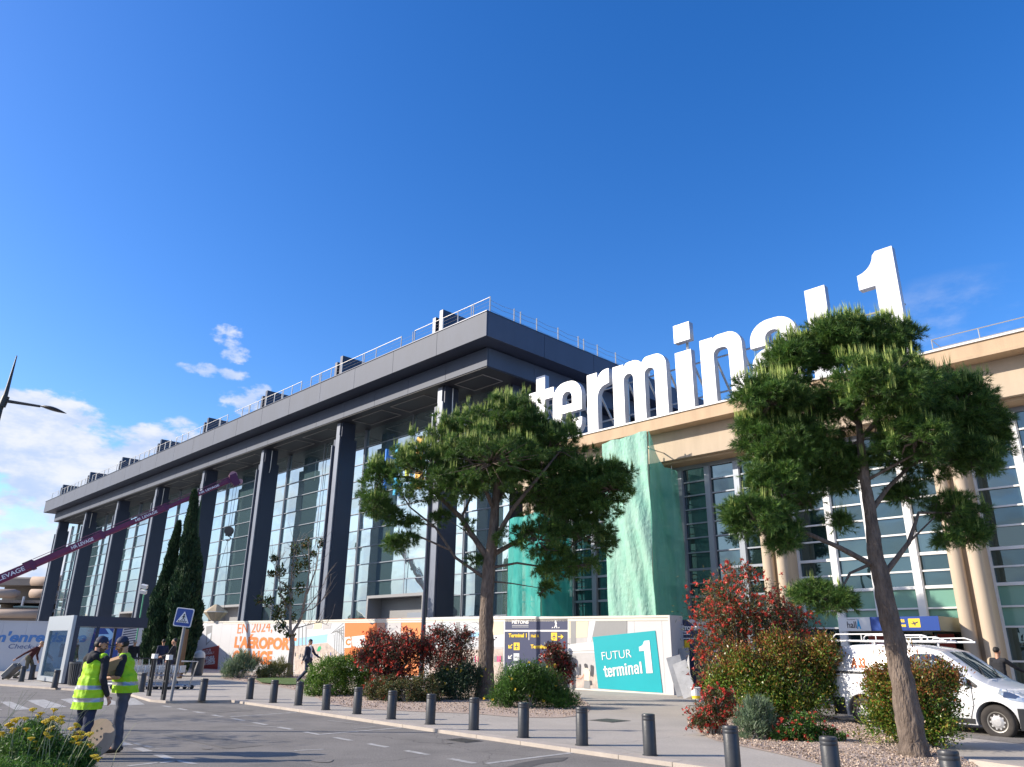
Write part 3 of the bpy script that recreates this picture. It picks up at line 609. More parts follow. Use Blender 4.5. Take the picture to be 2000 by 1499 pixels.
def htext(body, p0, p1, top, m, th=HO, fr=HF, bold=0.0, y=-.012, xs=None, shear=0., par=None):
    """text from pixel p0 (baseline start) to p1 (baseline end), cap height reaching pixel row top"""
    a = fr.hit(*p0, 0); b = fr.hit(*p1, 0); t = fr.hit(p0[0], top, 0); w = math.hypot(b[0]-a[0], b[1]-a[1]); h = t[1]-a[1]
    return text(body, h/.72, a[0], y, a[1], m, th.e, th.off, bold=bold*h, ext=.0015, tilt=math.atan2(b[1]-a[1], b[0]-a[0]), target=w, shear=shear)
mu = Mural(HF, 0)
mu.pp([(379,1217),(404,1217),(404,1222),(379,1222)], m_white); mu.pp([(403,1224),(415,1222),(413,1250),(402,1262)], m_gr); mu.pp([(405,1240),(413,1236),(410,1252),(404,1256)], m_lt, 2)  # white strip and grey panel paint the lit and shaded folds of the wall
mu.pp([(396,1268),(428.5,1261),(425,1310),(394,1309)], m_red, 3)
mu.pp([(575,1216),(673,1210),(673,1285),(668,1330),(575,1330)], m_lt)
mu.pp([(575,1248),(640,1239),(638,1255),(575,1262)], m_bl, 2); mu.pp([(575,1262),(640,1256),(670,1283),(668,1330),(575,1330)], m_floor_p, 2)
for x in (583, 590, 597): mu.pp([(x,1224),(x+2.2,1224),(x+1.6,1262),(x-.6,1262)], m_gr, 3)
for x0, x1 in ((600,612),(614,630),(632,648)): mu.pp([(x0,1217),(x1,1216),(x1-2,1228),(x0-2,1230)], m_gr2 if x0 != 614 else m_bei, 3)
for k in range(9): mu.pp([(646+k*3.0,1238-k*1.6),(672,1216+k*7.2),(672,1217.3+k*7.2),(646+k*3.0,1239.2-k*1.6)], m_gr, 3)
for k in range(6): mu.pp([(652+k*3.6,1240-k*3.5),(653+k*3.6,1240-k*3.5),(655+k*3.4,1290),(654+k*3.4,1290)], m_gr, 3)
mu.pp([(619,1272),(622,1264),(626,1262),(628,1266),(624,1273)], m_green_p, 4)
for k in range(26):
    x = 577+k*3.6+random.uniform(-1, 1); y = 1276+random.uniform(-2, 5); mu.pp([(x,y),(x+1.5,y),(x+1.7,y+7),(x-.2,y+7)], random.choice([m_dk_p, m_gr, m_bei, m_lt, m_blue]), 4)
mu.pp([(674,1209.5),(738,1208.5),(742,1240),(735,1290),(672,1292)], m_or); mu.pp([(735,1208.5),(786,1207.5),(784,1230),(782,1300),(728,1300),(738,1240)], m_skin_p, 2)
mu.pp([(716,1209),(736,1208.6),(735,1216),(727,1221),(718,1216)], m_dk_p, 3); mu.pp([(752,1212),(784,1208),(783,1262),(770,1260),(754,1234)], m_gr2, 3)
mu.pp([(728,1240),(737,1238),(739,1247),(730,1249)], m_red, 4); mu.pp([(674,1245),(684,1244),(687,1252),(686,1265),(672,1266)], m_white, 3); mu.pp([(687,1244),(712,1241),(716,1262),(700,1266),(689,1262)], m_white, 3)
mu.pp([(783,1208),(832,1207.5),(828,1320),(779,1320)], m_orl, 2)
# roof trusses
mu.pp([(840,1207.5),(983,1205),(983,1340),(838,1325)], m_lt)
for a, b in [((843,1207.5),(877,1228)),((866,1207.5),(890,1226)),((898,1212),(932,1232)),((918,1207),(936,1221)),((860,1218),(900,1208)),((890,1224),(936,1214)),((905,1222),(930,1231))]: mu.pp([a,(a[0]+2.4,a[1]),(b[0]+2.4,b[1]),b], m_gr, 3)
mu.pp([(891,1207),(899,1207),(897,1260),(891,1260)], m_gr, 3); mu.pp([(910,1221),(914,1221),(913,1245),(910,1245)], m_gr, 3); mu.pp([(914,1236.5),(936,1235),(936,1243),(914,1245)], m_bl, 3)
mu.pp([(962,1216),(983,1212),(983,1239),(962,1241)], m_bei, 3); mu.pp([(840,1265),(983,1263),(983,1268),(840,1270)], m_gr2, 3); mu.pp([(840,1270),(983,1268),(983,1340),(838,1325)], m_floor_p, 2)
mu.pp([(972,1205.5),(977,1205.3),(979,1213),(975,1213.5)], m_gr, 4)
for k in range(24):
    x = 920+k*2.7; mu.pp([(x,1281+k % 3),(x+1.6,1281),(x+1.8,1293),(x-.2,1293)], random.choice([m_dk_p, m_gr, m_bei, m_pink_p, m_lt]), 4)
# interior with the traveller
mu.pp([(1110,1206),(1225,1206),(1225,1345),(1111,1343)], m_gr2)
mu.pp([(1110,1206.5),(1150,1206.5),(1147,1245),(1110,1247)], m_bei, 2); mu.pp([(1114.7,1206.5),(1125.5,1206.5),(1125,1258),(1115,1258)], m_gr, 3); mu.pp([(1152,1206.5),(1165,1206.5),(1158,1240),(1155,1256),(1147,1256)], m_lt, 3)
mu.pp([(1165,1206.5),(1224.7,1206.5),(1224.7,1238),(1157,1246)], m_gr, 3); mu.pp([(1111,1259),(1160,1254),(1161,1270),(1111,1272)], m_white, 4); mu.pp([(1111,1274),(1161,1273),(1162,1276),(1111,1277)], m_white, 4)
mu.pp([(1112,1281),(1125,1281),(1126,1330),(1114,1342)], m_gr, 4); mu.pp([(1111,1320),(1167,1318),(1169,1345),(1112,1343)], m_floor_p, 3)
for x, y in ((1133,1297),(1146,1298),(1155,1299),(1158,1300)): mu.pp([(x-1.4,y+2),(x-.5,y),(x+.7,y),(x+1.8,y+3),(x+1.4,y+22),(x-1,y+22)], m_dk_p, 5)
mu.pp([(1141.5,1301),(1141.5,1297.5),(1144,1296),(1147,1298),(1147,1303),(1144,1306)], m_dk_p, 6); mu.pp([(1141,1308),(1145,1304.5),(1150,1307),(1153,1313),(1152,1330),(1142,1329),(1140,1315)], m_cream_p, 6)
mu.pp([(1141,1314),(1142,1321),(1134,1327),(1127,1326),(1128,1324.5),(1134,1325),(1139,1320)], m_skin_p, 6); mu.pp([(1142,1329.5),(1153,1330),(1152.5,1345),(1140.5,1344)], m_gr, 6); mu.pp([(1152,1329),(1156,1330),(1157,1338),(1153,1339)], m_dk_p, 7)
mu.pp([(1158,1244.7),(1280.2,1232),(1294.8,1353.8),(1168.9,1345)], m_teal, 5)
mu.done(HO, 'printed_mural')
# direction board print
def z6(x, y): return (950+x/6.812, 1180+y/6.812)
mu = Mural(HF, 0)
def zq(x0, y0, x1, y1): return [z6(x0,y0), z6(x1,y0), z6(x1,y1), z6(x0,y1)]
mu.pp([(984,1204),(1111,1205),(1111,1352),(984,1345)], m_white, 4); mu.pp(zq(252,180,1085,345), m_navyp, 5); mu.pp([z6(246,368),z6(1085,368),z6(1085,1130),z6(238,1100)], m_navyp, 5)
for q in [(345,282,565,287),(345,305,565,309)]: mu.pp(zq(*q), m_white, 6)
mu.pp(zq(566,372,574,480), m_white, 6)
mu.pp(zq(866,382,944,488), m_yel, 6); mu.pp(zq(368,515,446,614), m_yel, 6); mu.pp(zq(366,657,442,755), m_lt, 6)
mu.pp(zq(366,797,442,880), m_lt, 6); mu.pp(zq(450,800,523,880), m_green_p, 6); mu.pp(zq(532,803,610,882), m_bl, 6); mu.pp(zq(617,805,697,884), m_pink_p, 6)
def plane_icon(cx_, cy_, s, m): 
    P = [(0,-1),(.13,-.75),(.13,-.25),(.85,.2),(.85,.38),(.13,.15),(.1,.6),(.38,.85),(.38,.95),(0,.85),(-.38,.95),(-.38,.85),(-.1,.6),(-.13,.15),(-.85,.38),(-.85,.2),(-.13,-.25),(-.13,-.75)]
    mu.pp([z6(cx_+a*s, cy_+b*s*1.15) for a, b in P], m, 7)
plane_icon(905, 434, 34, m_navyp); plane_icon(406, 564, 34, m_navyp)
def arrow(cx_, cy_, s, ang, m, mur=None, f=None):
    P = [(-1,-.17),(.35,-.17),(-.15,-.62),(.18,-.8),(1,0),(.18,.8),(-.15,.62),(.35,.17),(-1,.17)]; c, q = math.cos(R(ang)), math.sin(R(ang))
    (mur or mu).pp([(f or z6)(cx_+(a*c-b*q)*s, cy_+(a*q+b*c)*s) for a, b in P], m, 7)
arrow(995, 436, 36, 0, m_yel); arrow(324, 565, 38, 135, m_yel); arrow(320, 705, 36, 135, m_white); arrow(320, 840, 36, 135, m_white)
# little walking figure over a crossing
mu.pp([z6(*p) for p in [(912,240),(926,212),(936,240),(944,262),(936,268),(940,292),(952,322),(940,322),(926,296),(912,322),(900,322),(918,285),(920,262)]], m_white, 6)
for x in (872, 900, 930, 958): mu.pp([z6(x,322),z6(x+10,308),z6(x+20,308),z6(x+16,322)], m_white, 6)
for x in (378, 398, 418): mu.pp([z6(x,720),z6(x+8,690),z6(x+16,720),z6(x+12,722),z6(x+8,702),z6(x+4,722)], m_dk_p, 7)
mu.done(HO, 'direction_print')
def zt(body, x0, y0, x1, top, m, bold=.03): return htext(body, z6(x0,y0), z6(x1,y0), z6(0,top)[1], m, bold=bold, y=-.032)
zt('PI\u00c9TONS', 345, 262, 568, 222, m_white, .06); zt('Terminal 1', 303, 442, 545, 392, m_yel, .05); zt('Hall A', 598, 444, 708, 406, m_yel, .04); zt('Terminal 1', 597, 590, 850, 540, m_yel, .05)
zt('Cent', 695, 715, 800, 672, m_white, .05); zt('P1', 374, 868, 434, 815, m_dk_p, .04); zt('M', 462, 866, 512, 815, m_white); zt('V6', 540, 868, 604, 818, m_white); zt('V7', 628, 870, 690, 820, m_white)
htext('EN 2024,', (462,1238), (530,1233.5), 1217, m_or, bold=-.005); htext("L'A\u00c9ROPORT", (457,1264), (577,1269), 1244, m_or, bold=.07); htext('CHANGE', (453,1294), (530,1297), 1271, m_or, bold=.07)
htext('Le grand', (785,1239.5), (810,1240.5), 1233, m_white, bold=.03, y=-.016); htext('saison', (787,1247.5), (803,1247.5), 1241.5, m_white, bold=.03, y=-.016)
htext('C', (675,1260), (685,1260), 1248, m_or, bold=.08, y=-.018)
htext('FUTUR', (397,1276), (412,1273), 1270, m_white, y=-.02); htext('TERMINAL 1', (397,1281), (418,1277), 1276, m_white, y=-.02)
for i, s_ in enumerate(('FRA\u00ceCHEUR', 'ET LUMI\u00c8RE', 'NATURELLES')): htext(s_, (396.5,1289.5+i*5.2), (419+i*.5,1286.3+i*5.2), 1284+i*5.2, m_white, bold=.05, y=-.02)
htext('FUTUR', (1175.5,1290), (1233,1284.5), 1273.5, m_white, bold=-.012, y=-.03)
# condensed word and figure on the turquoise square
a = hx(1181,1323.5); b = hx(1256,1315.5); wl = [(l_t(),0),(l_e(),1.9),(l_r(),4.15),(l_m(),5.9),([[(0,0),(0,3.0),(.8,3.0),(.8,0)],[(0,3.4),(0,4.05),(.8,4.05),(.8,3.4)]],9.57),(l_n(2.06),10.9),(l_a(),13.4),([[(0,0),(0,4.1),(.8,4.1),(.8,0)]],15.95)]
k = math.hypot(b[0]-a[0], b[1]-a[1])/16.75; k2 = (hx(1252.5,1293)[1]-hx(1254,1316)[1])/4.1
outline([[((x+dx)*k, z*k2) for x, z in lp] for lps, dx in wl for lp in lps], .0015, a[0], -.03, a[1], m_white, HO.e, HO.off, 'lettering', tilt=math.atan2(b[1]-a[1], b[0]-a[0]))
a = hx(1263.5,1316.3); t_ = hx(1268.8,1253)
k1 = (hx(1276,1316)[0]-a[0])/.80
outline([[(x*k1, z*(t_[1]-a[1])/4.78) for x, z in lp] for lp in l_1()], .0015, a[0]-.62*k1, -.03, a[1], m_white, HO.e, HO.off, 'lettering', tilt=math.atan2(.07, 1))
# the shaded left hoarding
LW = Fr(-33, 43.5, 6.8)
HL = Thing(LW, 'hoarding', 'white hoarding in shade at far left with blue check-in lettering and arrow poster', 'hoarding', 6, 0)
for i in range(13):
    a, b = -4+i*1.25, -4+(i+1)*1.25; HL.part('board', MB().box(a+.004, min(b, 12.25)-.004, 0, .06, .02, 2.64), m_hoard)
HL.part('top_rail', MB().box(-4, 12.25, -.03, .1, 2.642, 2.70), m_hoard)
P0 = LW.loc(*W0.w(-20.8,45.0)); P1 = LW.loc(*HF.w(-4.0, 0)); 
def wallseg(p, q, t=.06):
    dx, dy = q[0]-p[0], q[1]-p[1]; d = math.hypot(dx, dy); nx, ny = -dy/d*t, dx/d*t; return [(p[0],p[1]),(q[0],q[1]),(q[0]+nx,q[1]+ny),(p[0]+nx,p[1]+ny)]
HL.part('return_board', MB().slab(wallseg((12.26,.0), P1), 0, 2.8), m_hoard)
HL.part('edge_panel', MB().prism([(12.28,1.2),(12.62,2.6),(12.62,3.0),(12.28,2.72)], -.03, .0), m_teal)
mu = Mural(LW, 0); mu.pp([(187,1221),(242,1222),(228,1286),(169,1284)], m_blue, 2)
def zs_(x, y): return (60+x/8, 1180+y/8)
mu.pp([zs_(*p) for p in [(1062,475),(1225,472),(1168,385),(1225,385),(1325,500),(1170,612),(1120,612),(1225,522),(1060,528)]], m_bl, 3)
for k in range(13): mu.pp([(243.5-k*1.1,1224.5+k*4.9),(271-k*.9,1223+k*4.9-2.5),(271-k*.9,1224.6+k*4.9-2.5),(243.5-k*1.1,1226.8+k*4.9)], m_navyp, 2)
mu.done(HL, 'printed_mural', MURM)
m_bl2 = mat('faded blue lettering', (0.08,0.22,0.50), 0.5); m_bl3 = mat('dark blue lettering', (0.05,0.10,0.26), 0.5)
htext("m'enregistre", (-19,1253.5), (167,1254), 1234, m_bl2, HL, LW, bold=.05, shear=.15); htext('Check-in', (14,1267), (78,1267.5), 1257.5, m_bl3, HL, LW, bold=-.004, shear=.2)
# ---------------------------------------------------------------- direction board behind the hoarding
DB = Thing(L, 'direction_board', 'dark pedestrian direction board standing behind the end of the white hoarding', 'sign', -16.5, 26.0)
q0 = L.hit(1319,1211,25.6); q1 = L.hit(1400,1216,25.6); zb = 0
DB.part('board', MB().box(q0[0], q1[0], 25.6, 25.68, .5, q0[1]), m_navyp); DB.part('leg', MB().box(q0[0]+.1, q0[0]+.18, 25.62, 25.67, 0, .5), m_black); DB.part('leg', MB().box(q1[0]-.18, q1[0]-.1, 25.62, 25.67, 0, .5), m_black)
mu = Mural(L, 25.6)
def z3(x, y): return (1100+x/7.407, 1190+y/7.407)
for q in [(1668,322,1840,340),(1668,358,1840,372),(1615,418,1960,432)]: mu.pp([z3(q[0],q[1]),z3(q[2],q[1]),z3(q[2],q[3]),z3(q[0],q[3])], m_white, 1)
mu.pp([z3(1755,450),z3(1828,450),z3(1828,570),z3(1755,570)], m_yel, 1); mu.pp([z3(1758,610),z3(1830,610),z3(1830,730),z3(1758,730)], m_lt, 1)
arrow(1703, 512, 38, 135, m_yel, mu, z3); arrow(1712, 675, 38, 135, m_white, mu, z3)
mu.done(DB, 'print')
a = L.hit(*z3(1668,305),25.6); b = L.hit(*z3(1935,305),25.6); t_ = L.hit(*z3(1668,252),25.6)
text('PI\u00c9TONS', (t_[1]-a[1])/.72, a[0], 25.592, a[1], m_white, DB.e, DB.off, bold=.012, ext=.0015, target=b[0]-a[0])
# ---------------------------------------------------------------- rubble against the hoarding end
m_pw = mat('scratched white sheet', (0.34,0.35,0.37), 0.5, noise_amt=.3, nscale=4); mg = 'discarded sheets leaning behind the hoarding'
for i, (px, py, lean, h, w_, tw, lb) in enumerate([(1337,1362,.26,1.35,.5,.5,'outermost white sheet slid down beside the hoarding end'),(1350,1365,.36,1.2,.5,.3,'wide scratched white sheet leaning below the direction board'),(1344,1359,.14,1.6,.4,.1,'narrow pale sheet standing tallest under the direction board')]):
    g = L.g(px, py, Z1); mb = MB(); mb.obox((-math.sin(lean)*h/2, .1, math.cos(lean)*h/2+.04), w_/2, .015, h/2, (-.25, -lean, 0))
    o = solo(L, 'discarded_panel', mb, m_pw, lb, 'panel', g[0], g[1], Z1, group=mg); o.data.transform(Matrix.Translation((g[0], g[1], Z1))); o.rotation_euler.z += tw
g = L.g(1360,1366,Z1); bk = Thing(L, 'paint_bucket', 'white plastic bucket with a yellow base band beside the red shrub', 'bucket', g[0], g[1], Z1)
bk.part('tub', MB().lathe([(.13,0),(.16,.34),(.17,.34),(.17,.37),(.15,.37),(.15,.33)], (g[0], g[1], Z1), 16), m_white, smooth=False); bk.part('band', MB().lathe([(.137,.02),(.146,.11)], (g[0], g[1], Z1), 16), m_yel)
# ================================================================ netting round scaffolds
m_net = mat('green debris netting', (0.30,0.63,0.50), 0.75, col2=(0.42,0.70,0.58), nscale=2.2, bump=1.0, bscale=9, trans=.25, alpha=.94, detail=8, stretch=(1,1,.6)); m_netd = mat('blue green debris netting', (0.03,0.46,0.42), 0.7, col2=(0.10,0.58,0.50), nscale=1.6, bump=1.0, bscale=5, trans=.35, alpha=.86, stretch=(1,1,.4))
def drape(p, q, z0, z1, nu, nv, amp, seed, bow=0.0, toph=None):
    r = np.random.default_rng(seed); ph = r.uniform(0, 6.28, 14); fr_ = r.uniform(.6, 7, 14); fz = r.uniform(.1, 1.6, 14); am = amp/np.sqrt(fr_)*r.uniform(.4, 1, 14)
    dx, dy = q[0]-p[0], q[1]-p[1]; d = math.hypot(dx, dy); nx, ny = dy/d, -dx/d; vs = []
    for j in range(nv+1):
        for i in range(nu+1):
            u, v = i/nu, j/nv; zt_ = z1 if toph is None else toph(u); z = z0+(zt_-z0)*v
            off = sum(a*math.sin(f*u*d*1.3+g*z*1.1+h+.8*math.sin(z*.7+h)) for a, f, g, h in zip(am, fr_, fz, ph))
            off += .10*amp*math.sin(31*u*d+2.6*math.sin(1.9*z+2*u)+z)*math.sin(z*.9+u*5)
            off += bow*math.sin(math.pi*u)*(.5+.5*math.sin(z*1.3))
            vs.append((p[0]+dx*u+nx*off, p[1]+dy*u+ny*off, z))
    return vs, [(j*(nu+1)+i, j*(nu+1)+i+1, (j+1)*(nu+1)+i+1, (j+1)*(nu+1)+i) for j in range(nv) for i in range(nu)]
def scaffold(x0, x1, yf, yb, zt_, label, m1, seed, sag):
    S_ = Thing(L, 'scaffold_tower', label, 'scaffold', (x0+x1)/2, (yf+yb)/2)
    f = MB(); vs, fs = drape((x0,yf), (x1,yf), .1, zt_, 70, 130, .045, seed, bow=.08, toph=lambda u: zt_-.12+.16*u+.03*math.sin(u*9)); f.add(vs, fs)
    S_.part('front_netting', f, m1, smooth=True)
    f = MB(); vs, fs = drape((x1,yf), (x1+.15,yb), .1, zt_, 50, 110, .04, seed+1, toph=sag); f.add(vs, fs)
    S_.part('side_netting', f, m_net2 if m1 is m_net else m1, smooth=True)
    t = MB()
    for x in (x0+.12, (x0+x1)/2, x1-.12):
        for y in (yf+.15, yb-.1): t.tube([(x,y,0),(x,y,zt_-.4 if y > yf+1 else zt_-.05)], .03, 6)
    for z in np.arange(.6, zt_-.3, 1.0):
        for y in (yf+.15, yb-.1): t.tube([(x0+.1,y,z),(x1-.1,y,z)], .026, 6)
        for x in (x0+.12, x1-.12): t.tube([(x,yf+.1,z+.05),(x,yb,z+.05)], .026, 6)
    S_.part('tube_frame', t, m_steel)
    pl = MB()
    for z in np.arange(2.1, zt_-1, 2.0): pl.box(x0+.15, x1-.15, yf+.2, yb-.15, z+.06, z+.11)
    S_.part('platform', pl, m_soffl)
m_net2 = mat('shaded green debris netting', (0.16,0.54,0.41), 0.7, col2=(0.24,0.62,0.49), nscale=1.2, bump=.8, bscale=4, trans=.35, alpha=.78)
a = L.hit(1181,1000,25.5)[0]; b = L.hit(1271,1000,25.5)[0]
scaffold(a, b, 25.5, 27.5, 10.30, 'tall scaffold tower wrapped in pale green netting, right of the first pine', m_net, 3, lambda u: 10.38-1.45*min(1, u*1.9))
a = L.hit(993,1150,25.5)[0]; b = L.hit(1057,1150,25.5)[0]
scaffold(a, b, 25.5, 27.5, 7.6, 'scaffold tower in blue green netting, mostly behind the first pine', m_netd, 9, lambda u: 7.6-1.0*u)
# ================================================================ hall A canopy
CN = Thing(L, 'entrance_canopy', 'white and blue canopy over the hall A entrance', 'canopy', -9.3, 26.4)
cy = 25.6; a, zt_ = L.hit(1637,1207,cy); b, _ = L.hit(1833,1205,cy); zb = L.hit(1640,1233,cy)[1]; m_olive = mat('olive grey sheet', (0.28,0.28,0.20), 0.6)
sp_ = L.hit(1700,1207,cy)[0]
CN.part('frame', MB().box(a, b, cy, 27.7, zb, zt_), m_olive); CN.part('white_sign', MB().box(a, sp_-.01, cy-.05, cy-.002, zb, zt_), m_white); CN.part('blue_sign', MB().box(sp_, b, cy-.05, cy-.002, zb, zt_), m_blue)
def ct(body, px0, px1, py, top, m, bold=.01):
    p = L.hit(px0, py, cy); q = L.hit(px1, py, cy); t = L.hit(px0, top, cy); text(body, (t[1]-p[1])/.72, p[0], cy-.052, p[1], m, CN.e, CN.off, bold=bold, ext=.002, target=q[0]-p[0])
m_cy = mat('cyan letter', (0.0,0.35,0.65), .5)
ct('hall', 1656, 1674, 1227, 1214, m_dk_p, .004); ct('A', 1676, 1684, 1227.5, 1210.5, m_cy, .02); ct('Terminal 1', 1655, 1674, 1211.5, 1209.3, m_dk_p, 0)
ct('D\u00e9parts', 1735, 1768, 1216, 1208.5, m_yel, .006); ct('Departures', 1725, 1771, 1225, 1218.5, m_yel, .006)
p = L.hit(1777,1226,cy); q = L.hit(1797,1208.5,cy)
CN.part('pictogram', MB().box(p[0], q[0], cy-.056, cy-.0505, p[1], q[1]), m_yel)
cxp, czp, s_ = (p[0]+q[0])/2, (p[1]+q[1])/2, (q[0]-p[0])*.34
CN.part('plane_symbol', MB().prism([(cxp+a_*s_, czp+b_*s_) for a_, b_ in [(-1,-.05),(-.8,-.1),(-.6,-.35),(-.1,-.3),(0,-.75),(.15,-.75),(.3,-.2),(.9,.1),(1,.3),(.85,.4),(.2,.1),(-.3,.5),(-.45,.45),(-.2,.0),(-.7,-.1),(-.9,.15)][::-1]], cy-.060, cy-.0565), m_dk_p)
for p0, p1 in ((1690,1740),(1826,1858)):
    a_ = L.hit(p0,1250,27.3)[0]; b_ = L.hit(p1,1250,27.3)[0]; TH_.part('poster', MB().box(a_, b_, 27.62, 27.68, .3, zb-.06), m_red)
a_ = L.hit(1745,1250,27.3)[0]; b_ = L.hit(1822,1250,27.3)[0]
d_ = TH_.part('door', MB().box(a_, b_, 27.60, 27.66, .06, zb-.08), m_glassB); TH_.part('door_frame', MB().box(a_-.06, a_-.002, 27.55, 27.7, .06, zb-.08).box(b_+.002, b_+.06, 27.55, 27.7, .06, zb-.08).box((a_+b_)/2-.02, (a_+b_)/2+.02, 27.55, 27.598, .06, zb-.08), m_mull, parent=d_)
# ================================================================ bollards
def boll(label, x, y, z, grp='dark steel bollards along the kerb'):
    t = Thing(L, 'bollard', label, 'bollard', x, y, z, group=grp)
    r = .105; t.part('post', MB().lathe([(r,0),(r,.50),(r*.985,.503),(r*.985,.511),(r,.514),(r,.545),(r*.985,.548),(r*.985,.556),(r,.559),(r,.585),(r*.93,.60),(.0,.607)], (x,y,z), 28), m_boll, smooth='auto')
    t.part('base_ring', MB().lathe([(r+.018,0),(r+.018,.012),(r,.014)], (x,y,z), 24), m_boll); t.e.rotation_euler.x = random.gauss(0, .008); t.e.rotation_euler.y = random.gauss(0, .010); return t
m_boll = mat('anthracite bollard paint', (0.050,0.053,0.060), 0.42, col2=(0.032,0.034,0.040), nscale=5, bump=.08, bscale=40, detail=8)
nm = ['first', 'second', 'third', 'fourth', 'fifth', 'sixth', 'seventh', 'eighth', 'ninth', 'tenth', 'eleventh', 'twelfth', 'thirteenth', 'fourteenth', 'fifteenth']
bpx = [(394,1369),(487,1366),(533,1373),(582,1378),(636,1387),(697,1395),(764,1405),(840,1415),(925,1426),(1022,1441),(1137,1456),(1270,1476)]
lbs = ['dark bollard right of the pedestrian crossing sign','dark bollard in front of the grey green bush','dark bollard in front of the small grass patch','dark bollard at the foot of the man in a suit','dark bollard left of the clipped green shrub corner','dark bollard in front of the clipped green shrub','dark bollard before the red shrub, its base on bare pavement','dark bollard between the red shrub and the first pine','dark bollard right in front of the first pine trunk','dark bollard before the yellow flowered fern bush','dark bollard before the turquoise square on the hoarding','dark bollard alone on bare pavement, left of the red bottlebrush']
for i, (px, py) in enumerate(bpx): g = L.g(px, py, Z1); boll(lbs[i], g[0], g[1], Z1)
for (px, py), lb in zip([(1426,1418),(1617,1439),(1853,1466)], ['dark bollard cut by the frame below the red bottlebrush','dark bollard cut by the frame left of the second pine trunk','dark bollard nearest the right edge, only its top in view']):
    g = L.g(px, py, Z1+.6); boll(lb, g[0], g[1], Z1)
g = L.g(2090, 1500, Z1+.6)
for (px, py), lb in zip([(41,1332),(60,1328),(106,1344),(275,1352)], ['dark bollard left of the bending traveller, nearest the suitcase','dark bollard at the left foot of the glass shelter','dark bollard at the right front corner of the glass shelter','dark bollard behind the two workers, left of the trolley rack']):
    g = L.g(px, py, Z1); boll(lb, g[0], g[1], Z1, 'dark bollards at the crossing')
# ================================================================ lamp posts, sign, poles
LY_ = 16.0
tp = W0.hit(33,695,LY_); p0 = W0.hit(0,800,LY_); jn = W0.hit(8,783,LY_); ae = W0.hit(130,808,LY_); am = W0.hit(78,794,LY_)
lp = Thing(W0, 'street_lamp', 'black street lamp with a tapered mast and one leaf shaped head at the left edge', 'street lamp', p0[0]-.1, LY_)
bx = p0[0]-(tp[0]-p0[0])/(tp[1]-p0[1])*p0[1]*.25
lp.part('mast', MB().tube([(bx,LY_,0),(p0[0],LY_,p0[1]),(jn[0],LY_,jn[1]),(tp[0],LY_,tp[1])], [.09,.055,.05,.012], 10), m_black)
lp.part('collar', MB().tube([(jn[0]-.02,LY_,jn[1]-.14),(jn[0]+.02,LY_,jn[1]+.1)], .075, 10), m_black)
ar = lp.part('arm', MB().tube([(jn[0],LY_,jn[1]),(am[0],LY_,am[1])], [.04,.028], 8), m_black)
hd = MB(); n = 12
for j in range(n+1):
    u = j/n; w_ = .135*math.sin(math.pi*min(1, u*.98+.02))**.8+.012; x = am[0]+(ae[0]-am[0])*u; z = am[1]+(ae[1]-am[1])*u-.0
    for k in range(10):
        t = 2*math.pi*k/10; hd.v.append((x, LY_+w_*math.cos(t), z+.045*math.sin(math.pi*u*.97+.05)*math.sin(t)+.02*math.sin(math.pi*u))); 
for j in range(n):
    for k in range(10): hd.f.append((j*10+k, j*10+(k+1) % 10, (j+1)*10+(k+1) % 10, (j+1)*10+k)); hd.m.append(0)
hd.n = len(hd.v); lp.part('lamp_head', hd, m_black, parent=ar, smooth=True)
l2 = Thing(W0, 'street_lamp', 'thin dark lamp post rising behind the red shrub and first pine', 'street lamp', -3.62, 33.2)
l2.part('mast', MB().tube([(-3.62,33.2,0),(-3.62,33.2,3),(-3.62,33.2,9.3)], [.105,.09,.05], 12), m_navy); l2.part('arm', MB().tube([(-3.62,33.2,8.2),(-2.2,33.2,8.15)], [.035,.025], 8), m_navy); l2.part('lamp_head', MB().lathe([(.01,0),(.10,.3),(.11,.5),(.02,.8)], (0,0,0), 8).__class__().tube([(-2.2,33.2,8.15),(-1.9,33.2,8.16),(-1.5,33.2,8.12)], [.03,.1,.02], 8), m_navy)
sx, sy = W0.g(333,1370,Z1); ty = sy; tpx = W0.hit(360,1226,ty); 
sn = Thing(W0, 'crossing_sign', 'square blue pedestrian crossing sign on a grey pole by the kerb', 'road sign', sx, sy, Z1)
top = W0.hit(366,1190,ty)
sn.part('pole', MB().tube([(sx,sy,Z1),(tpx[0],ty,tpx[1]),(top[0]-.03,ty,top[1]-.05)], .045, 12), m_steel2 if 'm_steel2' in globals() else m_grey)
c_ = W0.hit(361,1206.5,ty); s_ = .265; tl = 0.05
def rsq(s, r, cx_=0, cz=0): return [(cx_+x, cz+z) for a0, (ax, az_) in ((0,(s-r,s-r)),(90,(-s+r,s-r)),(180,(-s+r,-s+r)),(270,(s-r,-s+r))) for x, z in arc(ax, az_, r, r, a0, a0+90, 5)]
def P_(pts): ct_, st_ = math.cos(-.10), math.sin(-.10); return [(c_[0]+x*ct_-z*st_, c_[1]+x*st_+z*ct_) for x, z in pts]
pl = sn.part('plate', MB().prism(P_(rsq(s_, .05)), ty-.085, ty-.06), m_white); sn.part('blue_field', MB().prism(P_(rsq(s_*.90, .04)), ty-.090, ty-.0855), m_blue, parent=pl)
sn.part('triangle', MB().prism(P_([(-.19,-.15),(.19,-.15),(0,.17)]), ty-.094, ty-.0905), m_white, parent=pl)
fg = MB()
